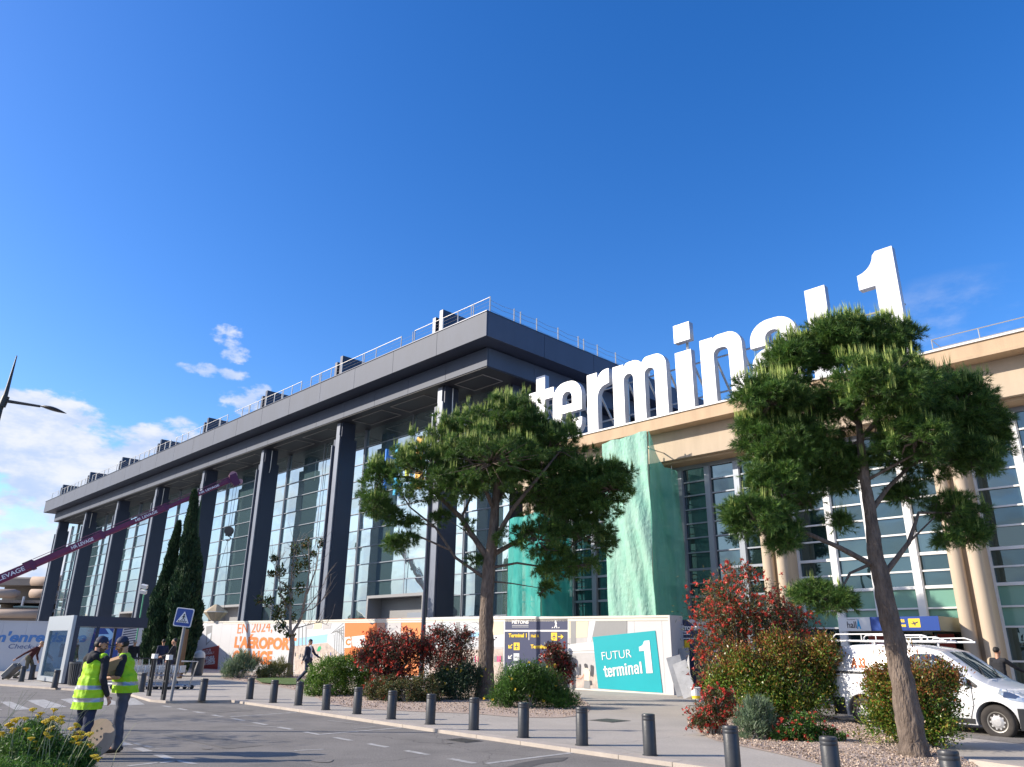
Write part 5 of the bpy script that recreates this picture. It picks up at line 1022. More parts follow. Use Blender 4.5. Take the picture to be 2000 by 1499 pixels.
# ---- generic leafy shrub
def islands(*cols): return [(i/max(1, len(cols)-1), c) for i, c in enumerate(cols)]
def shrub(name, label, F, base, lobes, m, n, ls, lw, seed, up=.2, shell=.55, flowers=None, group=None, stems=14, cat='shrub', stemr=.012, tri=False, clump=.16, stemm=None, jit=.09, shoots=0, young=None):
    r = np.random.default_rng(seed); bx, _ = W0.hit(base, 1300, F); t = Thing(W0, name, label, cat, bx, F, Z1, group)
    E_ = [ell_px(F, q) for q in lobes]; wts = np.array([e[1][0]*e[1][2] for e in E_]); wts /= wts.sum(); cs = []; ds = []
    for (c, rad), w_ in zip(E_, wts):
        k = max(4, int(n*w_/26)); d = rdirs(k, r, .15); ph = r.uniform(0, 6.28, 3); bumpy = 1+.16*np.sin(d[:,0]*5+ph[0])*np.sin(d[:,2]*6+ph[1])+.12*np.sin(d[:,0]*11+d[:,2]*9+ph[2])+r.normal(0, jit, k); ctr = c+d*rad*bumpy[:,None]*(shell+(1-shell)*r.random((k,1)))
        ctr = ctr[ctr[:,2] > Z1+.03]; 
        if not len(ctr): continue
        dd = (ctr-c)/rad; m_ = 26; p = np.repeat(ctr, m_, 0)+r.normal(0, clump*min(1, rad.min()*1.4), (len(ctr)*m_,3)); cs.append(p); ds.append(np.repeat(dd, m_, 0))
    c = np.concatenate(cs); d0 = np.concatenate(ds); ok = c[:,2] > Z1+.01; c = c[ok]; d0 = d0[ok]
    if shoots:                                    # single long shoots breaking the outline
        sc, sd = [], []
        for k in range(shoots):
            c_, rad = E_[r.integers(len(E_))]; dd = rdirs(1, r, .6)[0]; s0 = c_+dd*rad*.85; g_ = dd+np.array([0,0,.9])+r.normal(0, .25, 3); g_ /= np.linalg.norm(g_); L_ = r.uniform(.12, .42)*max(.5, rad.mean()); u = r.random((18,1)); sc.append(s0+g_*L_*u+r.normal(0, ls*.35, (18,3))); sd.append(np.tile(dd, (18,1)))
        c = np.concatenate([c]+sc); d0 = np.concatenate([d0]+sd)
    d = rdirs(len(c), r)*.8+d0*.6; d[:,2] += up; d /= np.linalg.norm(d, axis=1)[:,None]
    mb = MB(); f = tris if tri else quads; mb.arrays(f(c, d, r.uniform(ls*.6, ls*1.3, len(c)), r.uniform(lw*.7, lw*1.2, len(c)), r), 3 if tri else 4)
    if young:                                     # bronze young leaves near the tips
        hi = max(e[0][2]+e[1][2] for e in E_); lo_ = min(e[0][2]-e[1][2] for e in E_); rel = (c[:,2]-lo_)/(hi-lo_); sel = (np.linalg.norm(d0, axis=1) > .45) & (r.random(len(c)) < np.clip(rel*1.5-.55, 0, .75)); mb = MB(); ln_ = r.uniform(ls*.6, ls*1.3, len(c)); wd_ = r.uniform(lw*.7, lw*1.2, len(c)); mb.arrays(f(c[~sel], d[~sel], ln_[~sel], wd_[~sel], r), 3 if tri else 4)
        my = MB(); my.arrays(f(c[sel], d[sel], ln_[sel], wd_[sel], r), 3 if tri else 4); t.part('young_leaves', my, young)
    t.part('foliage', mb, m)
    st = MB()
    for k in range(stems):
        c_, rad = E_[r.integers(len(E_))]; e = c_+rdirs(1, r, .3)[0]*rad*.75; b = Vector((bx+r.normal(0, .12), F+r.normal(0, .1), Z1)); e = Vector(e); mid = b.lerp(e, .5)+Vector((0, 0, .12)); st.tube([b, mid, e], [stemr*1.6, stemr, stemr*.5], 5, cap=False)
    if stems: t.part('stems', st, stemm or m_bark2)
    if flowers:
        fm, fn, fs, top = flowers[:4]; idx = np.where(np.linalg.norm(d0, axis=1) > (top or 0))[0]; idx = r.choice(idx, min(fn, len(idx)), replace=False); fc = c[idx]+d0[idx]*.06
        fd = rdirs(len(fc)*7, r, .2); mb = MB(); mb.arrays(quads(np.repeat(fc, 7, 0)+fd*fs*.35, fd, np.full(len(fd), fs), np.full(len(fd), fs*.45), r), 4); t.part('flowers', mb, fm)
    return t
m_red1 = mat('red bracts', (0.45,0.05,0.03), 0.5, island=islands((0.30,0.015,0.02),(0.55,0.05,0.03),(0.62,0.12,0.06)), nscale=2, trans=.3)
m_fred = mat('red brush flowers', (0.65,0.06,0.05), 0.5, island=islands((0.50,0.035,0.03),(0.75,0.12,0.08)), nscale=2, trans=.3)
m_yelf = mat('yellow flowers', (0.75,0.55,0.03), 0.5, island=islands((0.70,0.45,0.01),(0.85,0.68,0.06)), nscale=3, trans=.2)
m_lav = mat('grey green lavender leaves', (0.16,0.22,0.14), 0.7, island=islands((0.08,0.14,0.07),(0.16,0.24,0.12),(0.28,0.33,0.24)), nscale=2, trans=.25)
m_clip = mat('clipped shrub leaves', (0.07,0.14,0.02), 0.45, island=islands((0.045,0.11,0.012),(0.10,0.21,0.025),(0.19,0.29,0.04)), nscale=1.5, trans=.3)
m_dkred = mat('dark red and green leaves', (0.1,0.05,0.04), 0.45, island=islands((0.025,0.045,0.02),(0.06,0.06,0.03),(0.10,0.035,0.025),(0.28,0.02,0.025)), nscale=1.5, trans=.2)
m_mix = mat('mottled shrub leaves', (0.08,0.1,0.03), 0.5, island=islands((0.03,0.06,0.02),(0.07,0.11,0.03),(0.16,0.15,0.05),(0.18,0.08,0.04)), nscale=2, trans=.25)
m_dkg = mat('dark green leaves', (0.03,0.06,0.03), 0.5, island=islands((0.015,0.035,0.02),(0.035,0.075,0.03),(0.07,0.12,0.05)), nscale=2, trans=.2)
m_fern = mat('bright ferny leaves', (0.08,0.18,0.03), 0.5, island=islands((0.02,0.06,0.012),(0.06,0.15,0.02),(0.13,0.27,0.04)), nscale=1.5, trans=.35)
m_photi = mat('green and bronze leaves', (0.09,0.16,0.03), 0.35, island=islands((0.03,0.08,0.012),(0.08,0.19,0.02),(0.16,0.28,0.03),(0.28,0.30,0.05),(0.32,0.17,0.04)), nscale=1.3, trans=.3)
m_bronze = mat('bronze young leaves', (0.25,0.12,0.04), 0.35, island=islands((0.10,0.12,0.025),(0.22,0.16,0.04),(0.32,0.13,0.04),(0.36,0.09,0.04)), nscale=2, trans=.3)
m_mag = mat('glossy magnolia leaves', (0.06,0.09,0.02), 0.25, island=islands((0.02,0.04,0.012),(0.05,0.09,0.02),(0.11,0.15,0.03),(0.20,0.12,0.04)), nscale=2, trans=.15)
m_cyp = mat('cypress foliage', (0.025,0.06,0.025), 0.7, island=islands((0.010,0.030,0.012),(0.022,0.058,0.022),(0.045,0.095,0.03)), nscale=1.6, trans=.12)
shrub('lavender_bush', 'grey green lavender bush at the left end of the long bed', 38.4, 466, [(462,1306,28,24),(490,1300,18,18),(446,1314,16,14),(470,1290,14,16)], m_lav, 5200, .22, .025, 31, up=.9, shell=.2, stems=10, tri=True)
shrub('grass_bush', 'yellowish feathery bush between the lavender and the bare branched tree', 38.8, 530, [(528,1312,26,15),(548,1306,18,16),(512,1316,16,10)], mat('yellow green leaves', (0.2,0.22,0.06), 0.6, island=islands((0.10,0.12,0.03),(0.22,0.23,0.07),(0.33,0.29,0.15)), nscale=2, trans=.25), 4200, .16, .03, 32, up=.6, shell=.2, tri=True)
shrub('clipped_shrub', 'rounded clipped bright green shrub left of the red shrub', 26.3, 655, [(640,1325,40,38),(690,1322,46,42,.4),(618,1340,24,26),(660,1305,40,22,.3),(720,1340,24,26)], m_clip, 30000, .055, .03, 33, jit=.06, shoots=40, shell=.82, clump=.09)
shrub('red_shrub', 'tall red tipped shrub in the middle of the long bed', 25.0, 760, [(770,1275,48,32),(740,1262,38,26,.3),(800,1262,34,24),(716,1282,28,20),(770,1318,42,34),(830,1275,24,32,.2),(745,1300,34,24)], m_dkred, 15000, .11, .028, 34, shell=.30, jit=.22, shoots=60, flowers=(m_red1, 620, .09, .5), stems=26, clump=.2)
shrub('red_shrub', 'airy dark red shrub beside the first pine, pale print showing through it', 26.5, 875, [(880,1260,46,32),(858,1240,26,18),(900,1285,34,24),(870,1300,40,22),(905,1245,18,20)], m_dkred, 5200, .12, .028, 35, shell=.35, jit=.25, shoots=40, flowers=(m_red1, 150, .08, .5), stems=26, clump=.2)
shrub('mottled_shrub', 'low mottled green and brown shrub under the tall red shrub', 24.0, 800, [(790,1352,36,24),(825,1345,34,30,.2),(762,1350,24,20),(840,1360,24,18)], m_mix, 11000, .06, .03, 36, shell=.6, clump=.1)
shrub('low_red_shrub', 'small green shrub with red clusters behind the middle bollards', 24.4, 735, [(735,1348,24,20),(760,1335,20,16)], m_mix, 5000, .06, .03, 37, shell=.5, flowers=(m_fred, 40, .09, .5))
shrub('dark_shrub', 'dark green shrub dotted with yellow flowers, left of the first pine trunk', 25.0, 890, [(890,1338,42,30),(915,1318,28,24,.2),(865,1330,24,26)], m_dkg, 12000, .08, .025, 38, shell=.5, flowers=(m_yelf, 34, .07, .7), up=.5)
shrub('flowering_bush', 'bright ferny green bush with yellow daisies, right of the first pine trunk', 22.3, 1030, [(1010,1338,44,38),(1060,1345,46,36,.3),(985,1360,28,24),(1035,1318,32,24),(1100,1368,34,20)], m_fern, 24000, .11, .018, 39, shell=.35, jit=.16, shoots=60, up=.6, flowers=(m_yelf, 34, .06, .75), tri=False)
shrub('small_red_shrub', 'small dark crimson shrub hiding the lower half of a walking man', 24.0, 1088, [(1085,1285,28,26),(1095,1315,24,26),(1078,1270,18,16),(1100,1300,24,24,.2)], m_dkred, 4200, .10, .035, 40, shell=.35, flowers=(m_red1, 60, .08, .5), stems=18, clump=.16)
shrub('bottlebrush', 'huge red bottlebrush shrub right of the turquoise square', 20.4, 1450, [(1440,1180,70,50),(1400,1230,52,60,-.2),(1470,1225,70,50,.3),(1530,1200,50,48,.2),(1385,1290,34,60),(1440,1125,34,20,0),(1560,1235,44,44,.1),(1410,1160,34,24)], m_mix, 15000, .12, .020, 41, jit=.25, shoots=60, shell=.30, flowers=(m_fred, 950, .085, .45), stems=36, clump=.26, up=.1, stemr=.016)
shrub('bronze_shrub', 'large green and bronze leaved shrub in front of the bottlebrush', 19.3, 1530, [(1450,1300,46,34),(1500,1345,60,44),(1570,1290,46,38,.3),(1520,1262,40,26,.1),(1612,1330,30,50),(1470,1375,56,26,-.2),(1560,1372,62,32),(1412,1335,30,30,.2),(1600,1270,26,30,-.3),(1535,1310,50,40)], m_photi, 40000, .075, .034, 42, shell=.25, jit=.26, clump=.20, up=.5, shoots=170, young=m_bronze, stems=26)
shrub('red_sage', 'low red flowering shrub at the left tip of the right bed', 16.0, 1385, [(1390,1395,40,34),(1365,1410,28,20),(1420,1385,34,28),(1400,1360,36,20)], m_mix, 7000, .05, .02, 43, shell=.4, up=.4, flowers=(m_fred, 420, .05, .5), clump=.1)
shrub('lavender_bush', 'silvery green bush behind the nearest bollards', 15.2, 1470, [(1470,1415,32,38),(1500,1425,28,30),(1480,1385,24,26)], m_lav, 9500, .11, .016, 44, up=.9, shell=.25, tri=True, clump=.1)
shrub('red_sage', 'low green shrub with scattered red flowers left of the second pine', 15.0, 1570, [(1565,1425,46,32),(1610,1440,36,22),(1530,1440,30,22),(1640,1455,28,14)], m_fern, 11000, .05, .022, 45, shell=.4, flowers=(m_fred, 120, .05, .6), clump=.1)
shrub('bronze_shrub', 'bushy green and bronze shrub between the second pine and the white van', 14.6, 1790, [(1780,1350,70,58),(1740,1400,50,48,.1),(1830,1380,48,60,.2),(1800,1420,60,44,0),(1720,1340,34,40),(1850,1330,34,36,.1)], m_photi, 40000, .06, .028, 46, shell=.25, jit=.26, clump=.15, up=.5, shoots=120, young=m_bronze, stems=20)
# loose stones and dry litter in the beds
def scatter(bedpts, n, m, name, seed):
    r = np.random.default_rng(seed); xs = [p[0] for p in bedpts]; ys = [p[1] for p in bedpts]; out_ = []
    def inside(x, y):
        c = False; j = len(bedpts)-1
        for i in range(len(bedpts)):
            xi, yi = bedpts[i]; xj, yj = bedpts[j]
            if (yi > y) != (yj > y) and x < (xj-xi)*(y-yi)/(yj-yi)+xi: c = not c
            j = i
        return c
    P = [(x, y) for x, y in zip(r.uniform(min(xs), max(xs), n*2), r.uniform(min(ys), max(ys), n*2)) if inside(x, y)][:n]
    c = np.array([(x, y, Z2+.03) for x, y in P]); c = np.repeat(c, 4, 0); d = rdirs(len(c), r); mb = MB(); s = np.repeat(r.uniform(.010, .026, len(P)), 4)
    mb.arrays(quads(c+d*s[:,None]*.2, d, s*1.6, s*1.4, r), 4); o = struct(name, mb, m, L); o['kind'] = 'stuff'; o['label'] = 'loose gravel'; return o
m_stone = mat('loose stones', (0.5,0.42,0.34), .9, island=islands((0.34,0.26,0.20),(0.50,0.40,0.32),(0.66,0.55,0.46)), nscale=4)
scatter(bed1, 12000, m_stone, 'gravel', 1); scatter(bed2, 14000, m_stone, 'gravel', 2)
# ---- cypresses
def cypress(label, F, base, top, wpx, seed, lean=0):
    r = np.random.default_rng(seed); b = W0.hit(base[0], base[1], F); tp = W0.hit(top[0], top[1], F); H_ = tp[1]; wd = abs(W0.hit(base[0]+wpx, base[1], F)[0]-b[0])
    t = Thing(W0, 'cypress', label, 'tree', b[0], F, 0); n = 30000; u = r.random(n)**.85; a = r.uniform(0, 6.283, n); prof = np.minimum(1, (u+.03)*7)**.5*np.clip(1-u, 0, 1)**.50*1.0*(.62+.62*np.sin(np.minimum(1, u*1.25+.08)*2.7))
    lump = 1+.16*np.sin(a*3+u*19+seed)+.10*np.sin(a*5-u*33); rr = wd*prof*lump*(.80+.24*r.random(n))
    x = b[0]+(tp[0]-b[0])*u+rr*np.cos(a); y = F+rr*np.sin(a); z = .25+u*(H_-.3); c = np.stack([x, y, z], 1)
    d = np.stack([np.cos(a)*.45, np.sin(a)*.45, np.full(n, 1.)], 1)+r.normal(0, .28, (n,3)); d /= np.linalg.norm(d, axis=1)[:,None]
    mb = MB(); mb.arrays(quads(c, d, r.uniform(.14, .34, n), r.uniform(.05, .10, n), r), 4); t.part('crown', mb, m_cyp)
    t.part('trunk', MB().tube([(b[0],F,0),(b[0],F,.6),(tp[0],F,H_*.8)], [.16,.13,.03], 8), m_bark2)
    t.part('inner_crown', MB().lathe([(.05, .3), (wd*.4, .9), (wd*.5, H_*.3), (wd*.38, H_*.6), (wd*.12, H_*.8), (.03, H_*.94)], (b[0]+(tp[0]-b[0])*.35, F, 0), 12), m_cyp); return t
cypress('left and shorter of the two dark cypresses beside the crossing sign', 40.5, (291,1318), (350,1018), 22, 51); cypress('right and taller of the two dark cypresses beside the crossing sign', 40.0, (350,1322), (380,957), 29, 52)
# ---- young magnolia with one bare side
def magnolia():
    F = 40.3; r = np.random.default_rng(61); b = W0.hit(566, 1322, F); t = Thing(W0, 'magnolia', 'thin half bare tree with glossy leaves in front of the orange slogan', 'tree', b[0], F, Z1)
    def P(q): x, z = W0.hit(q[0], q[1], F); return (x, F+(q[2] if len(q) > 2 else 0), z)
    tr = MB(); tr.tube([P((566,1324)), P((568,1290)), P((571,1262)), P((570,1236))], [.17,.145,.13,.12], 10); t.part('trunk', tr, m_bark2, smooth=True)
    br = MB(); paths = [(.09,[(570,1240),(568,1200),(566,1150),(572,1100),(578,1060)]),(.085,[(571,1240),(585,1210),(600,1160),(606,1110),(604,1060)]),(.05,[(570,1238),(552,1215),(535,1195),(515,1180),(502,1172)]),(.05,[(568,1200),(550,1160),(545,1120),(548,1085)]),(.045,[(600,1160),(620,1110),(625,1075),(628,1050)]),(.04,[(583,1215),(605,1180),(625,1160),(642,1125)]),(.035,[(590,1195),(612,1190),(632,1172),(648,1140)]),(.03,[(578,1228),(600,1222),(622,1215),(640,1222)]),(.03,[(566,1150),(545,1135),(535,1105),(531,1095)]),(.03,[(606,1120),(590,1080),(586,1050)])]
    ends = []
    for r0, q in paths:
        pts = [P((x, y, .25*math.sin(i+x))) for i, (x, y) in enumerate(q)]; br.tube(pts, [r0*(1-.8*i/(len(pts)-1)) for i in range(len(pts))], 6); ends += [(pts[i], pts[i+1]) for i in range(1, len(pts)-1)]
    for k in range(150):
        a, c = ends[r.integers(len(ends))]; f = r.random(); s = Vector(a).lerp(Vector(c), f); d = Vector((r.normal(.35, .5), r.normal(0, .6), abs(r.normal(.9, .4)))).normalized(); l_ = r.uniform(.35, 1.1); m_ = s+d*l_*.5+Vector((r.normal(0,.05), 0, 0)); br.tube([s, m_, s+d*l_+Vector((0,0,.12*l_))], [.014,.010,.005], 4, cap=False)
    t.part('branches', br, m_bark2)
    C_ = []; spots = [(525,1175,14,12),(505,1172,9,10),(545,1195,16,16),(555,1150,16,18),(540,1200,14,14),(548,1225,16,14),(548,1115,12,16),(535,1090,8,8),(575,1075,12,18),(580,1110,14,20),(600,1062,10,14),(625,1060,8,10),(600,1100,10,16),(560,1175,16,16),(585,1150,10,18),(530,1120,8,8),(572,1210,8,14),(612,1082,8,8),(566,1240,12,8)]
    for q in spots: c, rad = ell_px(F, q); n = int(70*q[2]/12); C_.append(c+rdirs(n, r)*rad*r.random((n,1))**.5)
    c = np.concatenate(C_); d = rdirs(len(c), r, .35); mb = MB(); mb.arrays(quads(c, d, r.uniform(.16, .28, len(c)), r.uniform(.07, .12, len(c)), r), 4); t.part('leaves', mb, m_mag)
magnolia()
# ---- yarrow in the near left corner
def yarrow():
    r = np.random.default_rng(71); F = 9.6; b = W0.hit(75, 1520, F); t = Thing(W0, 'yarrow', 'feathery green yarrow with flat yellow flower heads at the near left corner', 'plant', b[0], F, 0)
    lob = [(60,1470,70,44),(110,1480,60,34,.2),(20,1490,60,44,.1),(150,1492,26,24,0),(-30,1480,60,60,.2),(90,1505,90,40,-.5),(45,1445,40,30,.2)]; cs = []
    for q in lob: c, rad = ell_px(F, q); n = 150; cs.append(c+rdirs(n, r, .3)*rad*r.random((n,1))**.4)
    c0 = np.concatenate(cs); c0 = c0[c0[:,2] > .04]; c = np.repeat(c0, 34, 0)+r.normal(0, .035, (len(c0)*34,3)); d = rdirs(len(c), r, .8); mb = MB(); mb.arrays(quads(c, d, r.uniform(.03, .075, len(c)), r.uniform(.006, .014, len(c)), r), 4); t.part('foliage', mb, m_fern)
    heads = [(4,1433),(0,1440),(18,1415),(18,1418),(26,1430),(31,1407),(49,1404),(64,1387),(75,1400),(80,1394),(95,1407),(89,1411),(106,1387),(104,1403),(121,1401),(115,1408),(121,1413),(98,1424),(26,1425),(90,1434),(61,1447),(70,1450),(61,1443),(97,1440),(112,1435),(117,1441),(139,1424),(150,1418),(148,1432),(158,1432),(145,1435),(160,1440),(150,1441),(143,1449),(154,1452),(164,1455),(175,1435),(177,1456),(72,1463),(50,1485),(34,1487),(36,1493),(129,1495),(178,1467),(192,1483),(185,1478),(-12,1425),(-25,1440),(52,1425)]
    stt = MB(); hm = None; stm = MB()
    for k, (px, py) in enumerate(heads):
        dy = r.uniform(-.35, .35); x, z = W0.hit(px, py, F+dy); bx = b[0]+(x-b[0])*.75+r.normal(0, .06); stt.tube([(bx,F+dy*.8,.05),((bx+x)/2-.02,F+dy,z*.55),(x,F+dy,z)], [.006,.005,.004], 4, cap=False)
        if hm is None:
            hb_ = MB(); q = MB(); rr = np.random.default_rng(5)
            for _ in range(46): a = rr.uniform(0, 6.28); rad = .040*rr.random()**.5; hb_.lathe([(.002,-.004),(.0075,0),(.006,.006),(.001,.009)], (rad*math.cos(a), rad*math.sin(a), .012-rad*rad*5), 5)
            hb_.lathe([(.003,-.03),(.02,-.006),(.03,.002)], (0,0,0), 7); hm = build('flower_head', hb_, m_yelf, t.e); h = hm
        else: h = hm.copy(); C.objects.link(h); h.parent = t.e
        h.location = (x-t.off[0], F+dy-t.off[1], z); s_ = r.uniform(.75, 1.25); h.scale = (s_, s_, s_); h.rotation_euler = (r.normal(0,.2), r.normal(0,.2), r.uniform(0, 6))
    for k in range(36):
        x = b[0]+r.normal(-.4, .5); l_ = r.uniform(.5, 1.1); stt.tube([(x,F,.05),(x+r.normal(0,.1),F+.1,l_*.6),(x+r.normal(.1,.2),F+.2,l_)], [.0035,.003,.0015], 3, cap=False)
    t.part('stalks', stt, mat('pale stalks', (0.28,0.30,0.16), .7))
yarrow()
struct('verge', MB().add([(x,y,.004) for x, y in [(-11,7.2),(-5.2,7.6),(-4.9,9.0),(-5.1,10.2),(-6.0,10.6),(-12,10.8)]], [(0,1,2,3,4,5)]), m_gravel)
# ---- young tree and palms out of frame on the left, whose shadows cross the road
def sparse_tree(X, Y, h, seed, label):
    r = np.random.default_rng(seed); t = Thing(W0, 'young_tree', label, 'tree', X, Y, 0, group='young roadside trees'); br = MB(); br.tube([(X,Y,0),(X+.05,Y,h*.4),(X,Y,h*.95)], [.06,.045,.01], 6); C_ = []
    for k in range(22):
        z = h*r.uniform(.35, .9); a = r.uniform(0, 6.28); l_ = r.uniform(.5, 1.2); e = (X+l_*math.cos(a), Y+l_*math.sin(a), z+l_*.6); br.tube([(X,Y,z),e], [.02,.006], 4, cap=False); C_.append(np.array(e)+r.normal(0, .22, (26,3)))
    t.part('trunk', br, m_bark2); c = np.concatenate(C_); mb = MB(); mb.arrays(quads(c, rdirs(len(c), r), np.full(len(c), .13), np.full(len(c), .06), r), 4); t.part('crown', mb, m_mag)
sparse_tree(-13.2, 14.6, 4.4, 81, 'nearest young roadside tree, just outside the left edge'); sparse_tree(-15.5, 18.4, 5.0, 82, 'farther young roadside tree, just outside the left edge')
# ---- low tree belt behind the viewer on the left, seen only mirrored in the glass
def belt():
    r = np.random.default_rng(91); cs = []
    for k in range(150):
        az_ = R(r.uniform(-112, -62)); D = r.uniform(85, 130); h = r.uniform(3, 8.5); c = np.array([math.sin(az_)*D, math.cos(az_)*D, h*.5]); n = 90; cs.append(c+rdirs(n, r)*np.array([4.5,4.5,h*.55]))
    c = np.concatenate(cs); mb = MB(); mb.arrays(quads(c, rdirs(len(c), r), r.uniform(.9, 1.8, len(c)), r.uniform(.7, 1.2, len(c)), r), 4); o = build('tree_belt', mb, m_dkg); tag(o, 'far belt of dark trees beyond the car park', None, None, 'stuff')
belt()
# ================================================================ people
m_skin = mat('skin', (0.52,0.27,0.17), 0.5, noise_amt=.12, nscale=9); m_hair = mat('dark hair', (0.015,0.012,0.010), .6, noise_amt=.4, nscale=40, bump=.5, bscale=80); m_greyhair = mat('grey hair', (0.50,0.47,0.42), .7, noise_amt=.3, nscale=30, bump=.4); m_beard = mat('beard stubble', (0.13,0.07,0.045), .8)
m_hivis = mat('yellow green hi vis fabric', (0.42,0.74,0.01), .7, noise_amt=.14, nscale=8, bump=.8, bscale=11); m_refl = mat('reflective tape', (0.42,0.43,0.45), .3, metal=.3)
m_blackc = mat('black cloth', (0.016,0.017,0.022), .85, bump=.6, bscale=14); m_navyc = mat('navy cloth', (0.016,0.024,0.06), .8, bump=.6, bscale=12); m_greyc = mat('grey work cloth', (0.10,0.105,0.13), .85, col2=(0.055,0.065,0.10), nscale=3, bump=.6, bscale=10)
m_shoe = mat('dark shoe', (0.02,0.018,0.017), .5); m_shirt = mat('white shirt', (0.75,0.76,0.80), .7, bump=.3, bscale=12); m_maroon = mat('maroon coat', (0.06,0.010,0.016), .8, bump=.5, bscale=12); m_khaki = mat('khaki cloth', (0.13,0.12,0.08), .85, bump=.5, bscale=12); m_green_c = mat('grey green jacket', (0.10,0.14,0.10), .8, bump=.5, bscale=12)
m_cap = mat('dark blue cap', (0.02,0.028,0.06), .75); m_eye = mat('eye', (0.02,0.015,0.012), .2)
def caps(mb, p0, p1, r0, r1, n=12, e=(1,1), side=None):
    p0, p1 = Vector(p0), Vector(p1); d = p1-p0; L_ = d.length; d = d.normalized() if L_ > 1e-6 else Vector((0,0,1)); s = Vector(side) if side else (d.cross(Vector((0,0,1))) if abs(d.z) < .9 else Vector((1,0,0)))
    s = (s-d*s.dot(d)).normalized(); b = d.cross(s); rings = []
    for a in (-80,-50,-20): rings.append((-r0*abs(math.sin(R(a))), r0*math.cos(R(a))))
    for a in (20,50,80): rings.append((L_+r1*math.sin(R(a)), r1*math.cos(R(a))))
    vs = []; fs = []
    for h, r in rings:
        for k in range(n): t = 2*math.pi*k/n; vs.append(p0+d*h+s*(r*math.cos(t)*e[0])+b*(r*math.sin(t)*e[1]))
    for i in range(len(rings)-1):
        for k in range(n): fs.append((i*n+k, i*n+(k+1) % n, (i+1)*n+(k+1) % n, (i+1)*n+k))
    fs += [tuple(range(n-1, -1, -1)), tuple(range((len(rings)-1)*n, len(rings)*n))]; mb.add(vs, fs)
def ell(mb, c, r, n=14, rot=None):
    vs = []; fs = []; m = 8
    for i in range(1, m):
        a = math.pi*i/m
        for k in range(n):
            t = 2*math.pi*k/n; v = Vector((r[0]*math.sin(a)*math.cos(t), r[1]*math.sin(a)*math.sin(t), -r[2]*math.cos(a)))
            if rot: v = rot @ v
            vs.append(Vector(c)+v)
    for i in range(m-2):
        for k in range(n): fs.append((i*n+k, i*n+(k+1) % n, (i+1)*n+(k+1) % n, (i+1)*n+k))
    fs += [tuple(range(n-1, -1, -1)), tuple(range((m-2)*n, (m-1)*n))]; mb.add(vs, fs)
def fuse(mb, voxel, name, mats, parent, smooth_it=4, wr=0.0, seed=0, matfn=None):
    """melt overlapping forms into one continuous skin"""
    me = bpy.data.meshes.new(name); me.from_pydata(mb.v, [], mb.f); me.update(); o = bpy.data.objects.new(name, me)
    md = o.modifiers.new('r', 'REMESH'); md.mode = 'VOXEL'; md.voxel_size = voxel; sm = o.modifiers.new('s', 'SMOOTH'); sm.iterations = smooth_it; sm.factor = .5
    nm_ = baked(o); bpy.data.objects.remove(o); bpy.data.meshes.remove(me)
    if wr:
        nv = len(nm_.vertices); co = np.empty(nv*3); no = np.empty(nv*3); nm_.vertices.foreach_get('co', co); nm_.vertex_normals.foreach_get('vector', no); co = co.reshape(-1, 3); no = no.reshape(-1, 3); x, y, z = co.T
        fold = np.sin(z*38+x*22+seed)+.7*np.sin(z*61-y*35+x*18+2*seed)+.5*np.sin(x*70+z*24)+.8*np.sin(x*14-z*9+seed)*np.sin(z*26+y*30)
        co = co+no*(wr*fold)[:,None]; nm_.vertices.foreach_set('co', co.ravel()); nm_.update()
    nm_.polygons.foreach_set('use_smooth', [True]*len(nm_.polygons)); nm_.materials.clear()
    for m_ in (mats if isinstance(mats, (list, tuple)) else [mats]): nm_.materials.append(m_)
    if matfn:
        for p in nm_.polygons: p.material_index = matfn(p.center)
    nm_.name = name; q = bpy.data.objects.new(name, nm_); C.objects.link(q); q.parent = parent; return q
def V3(*a): return Vector(a)
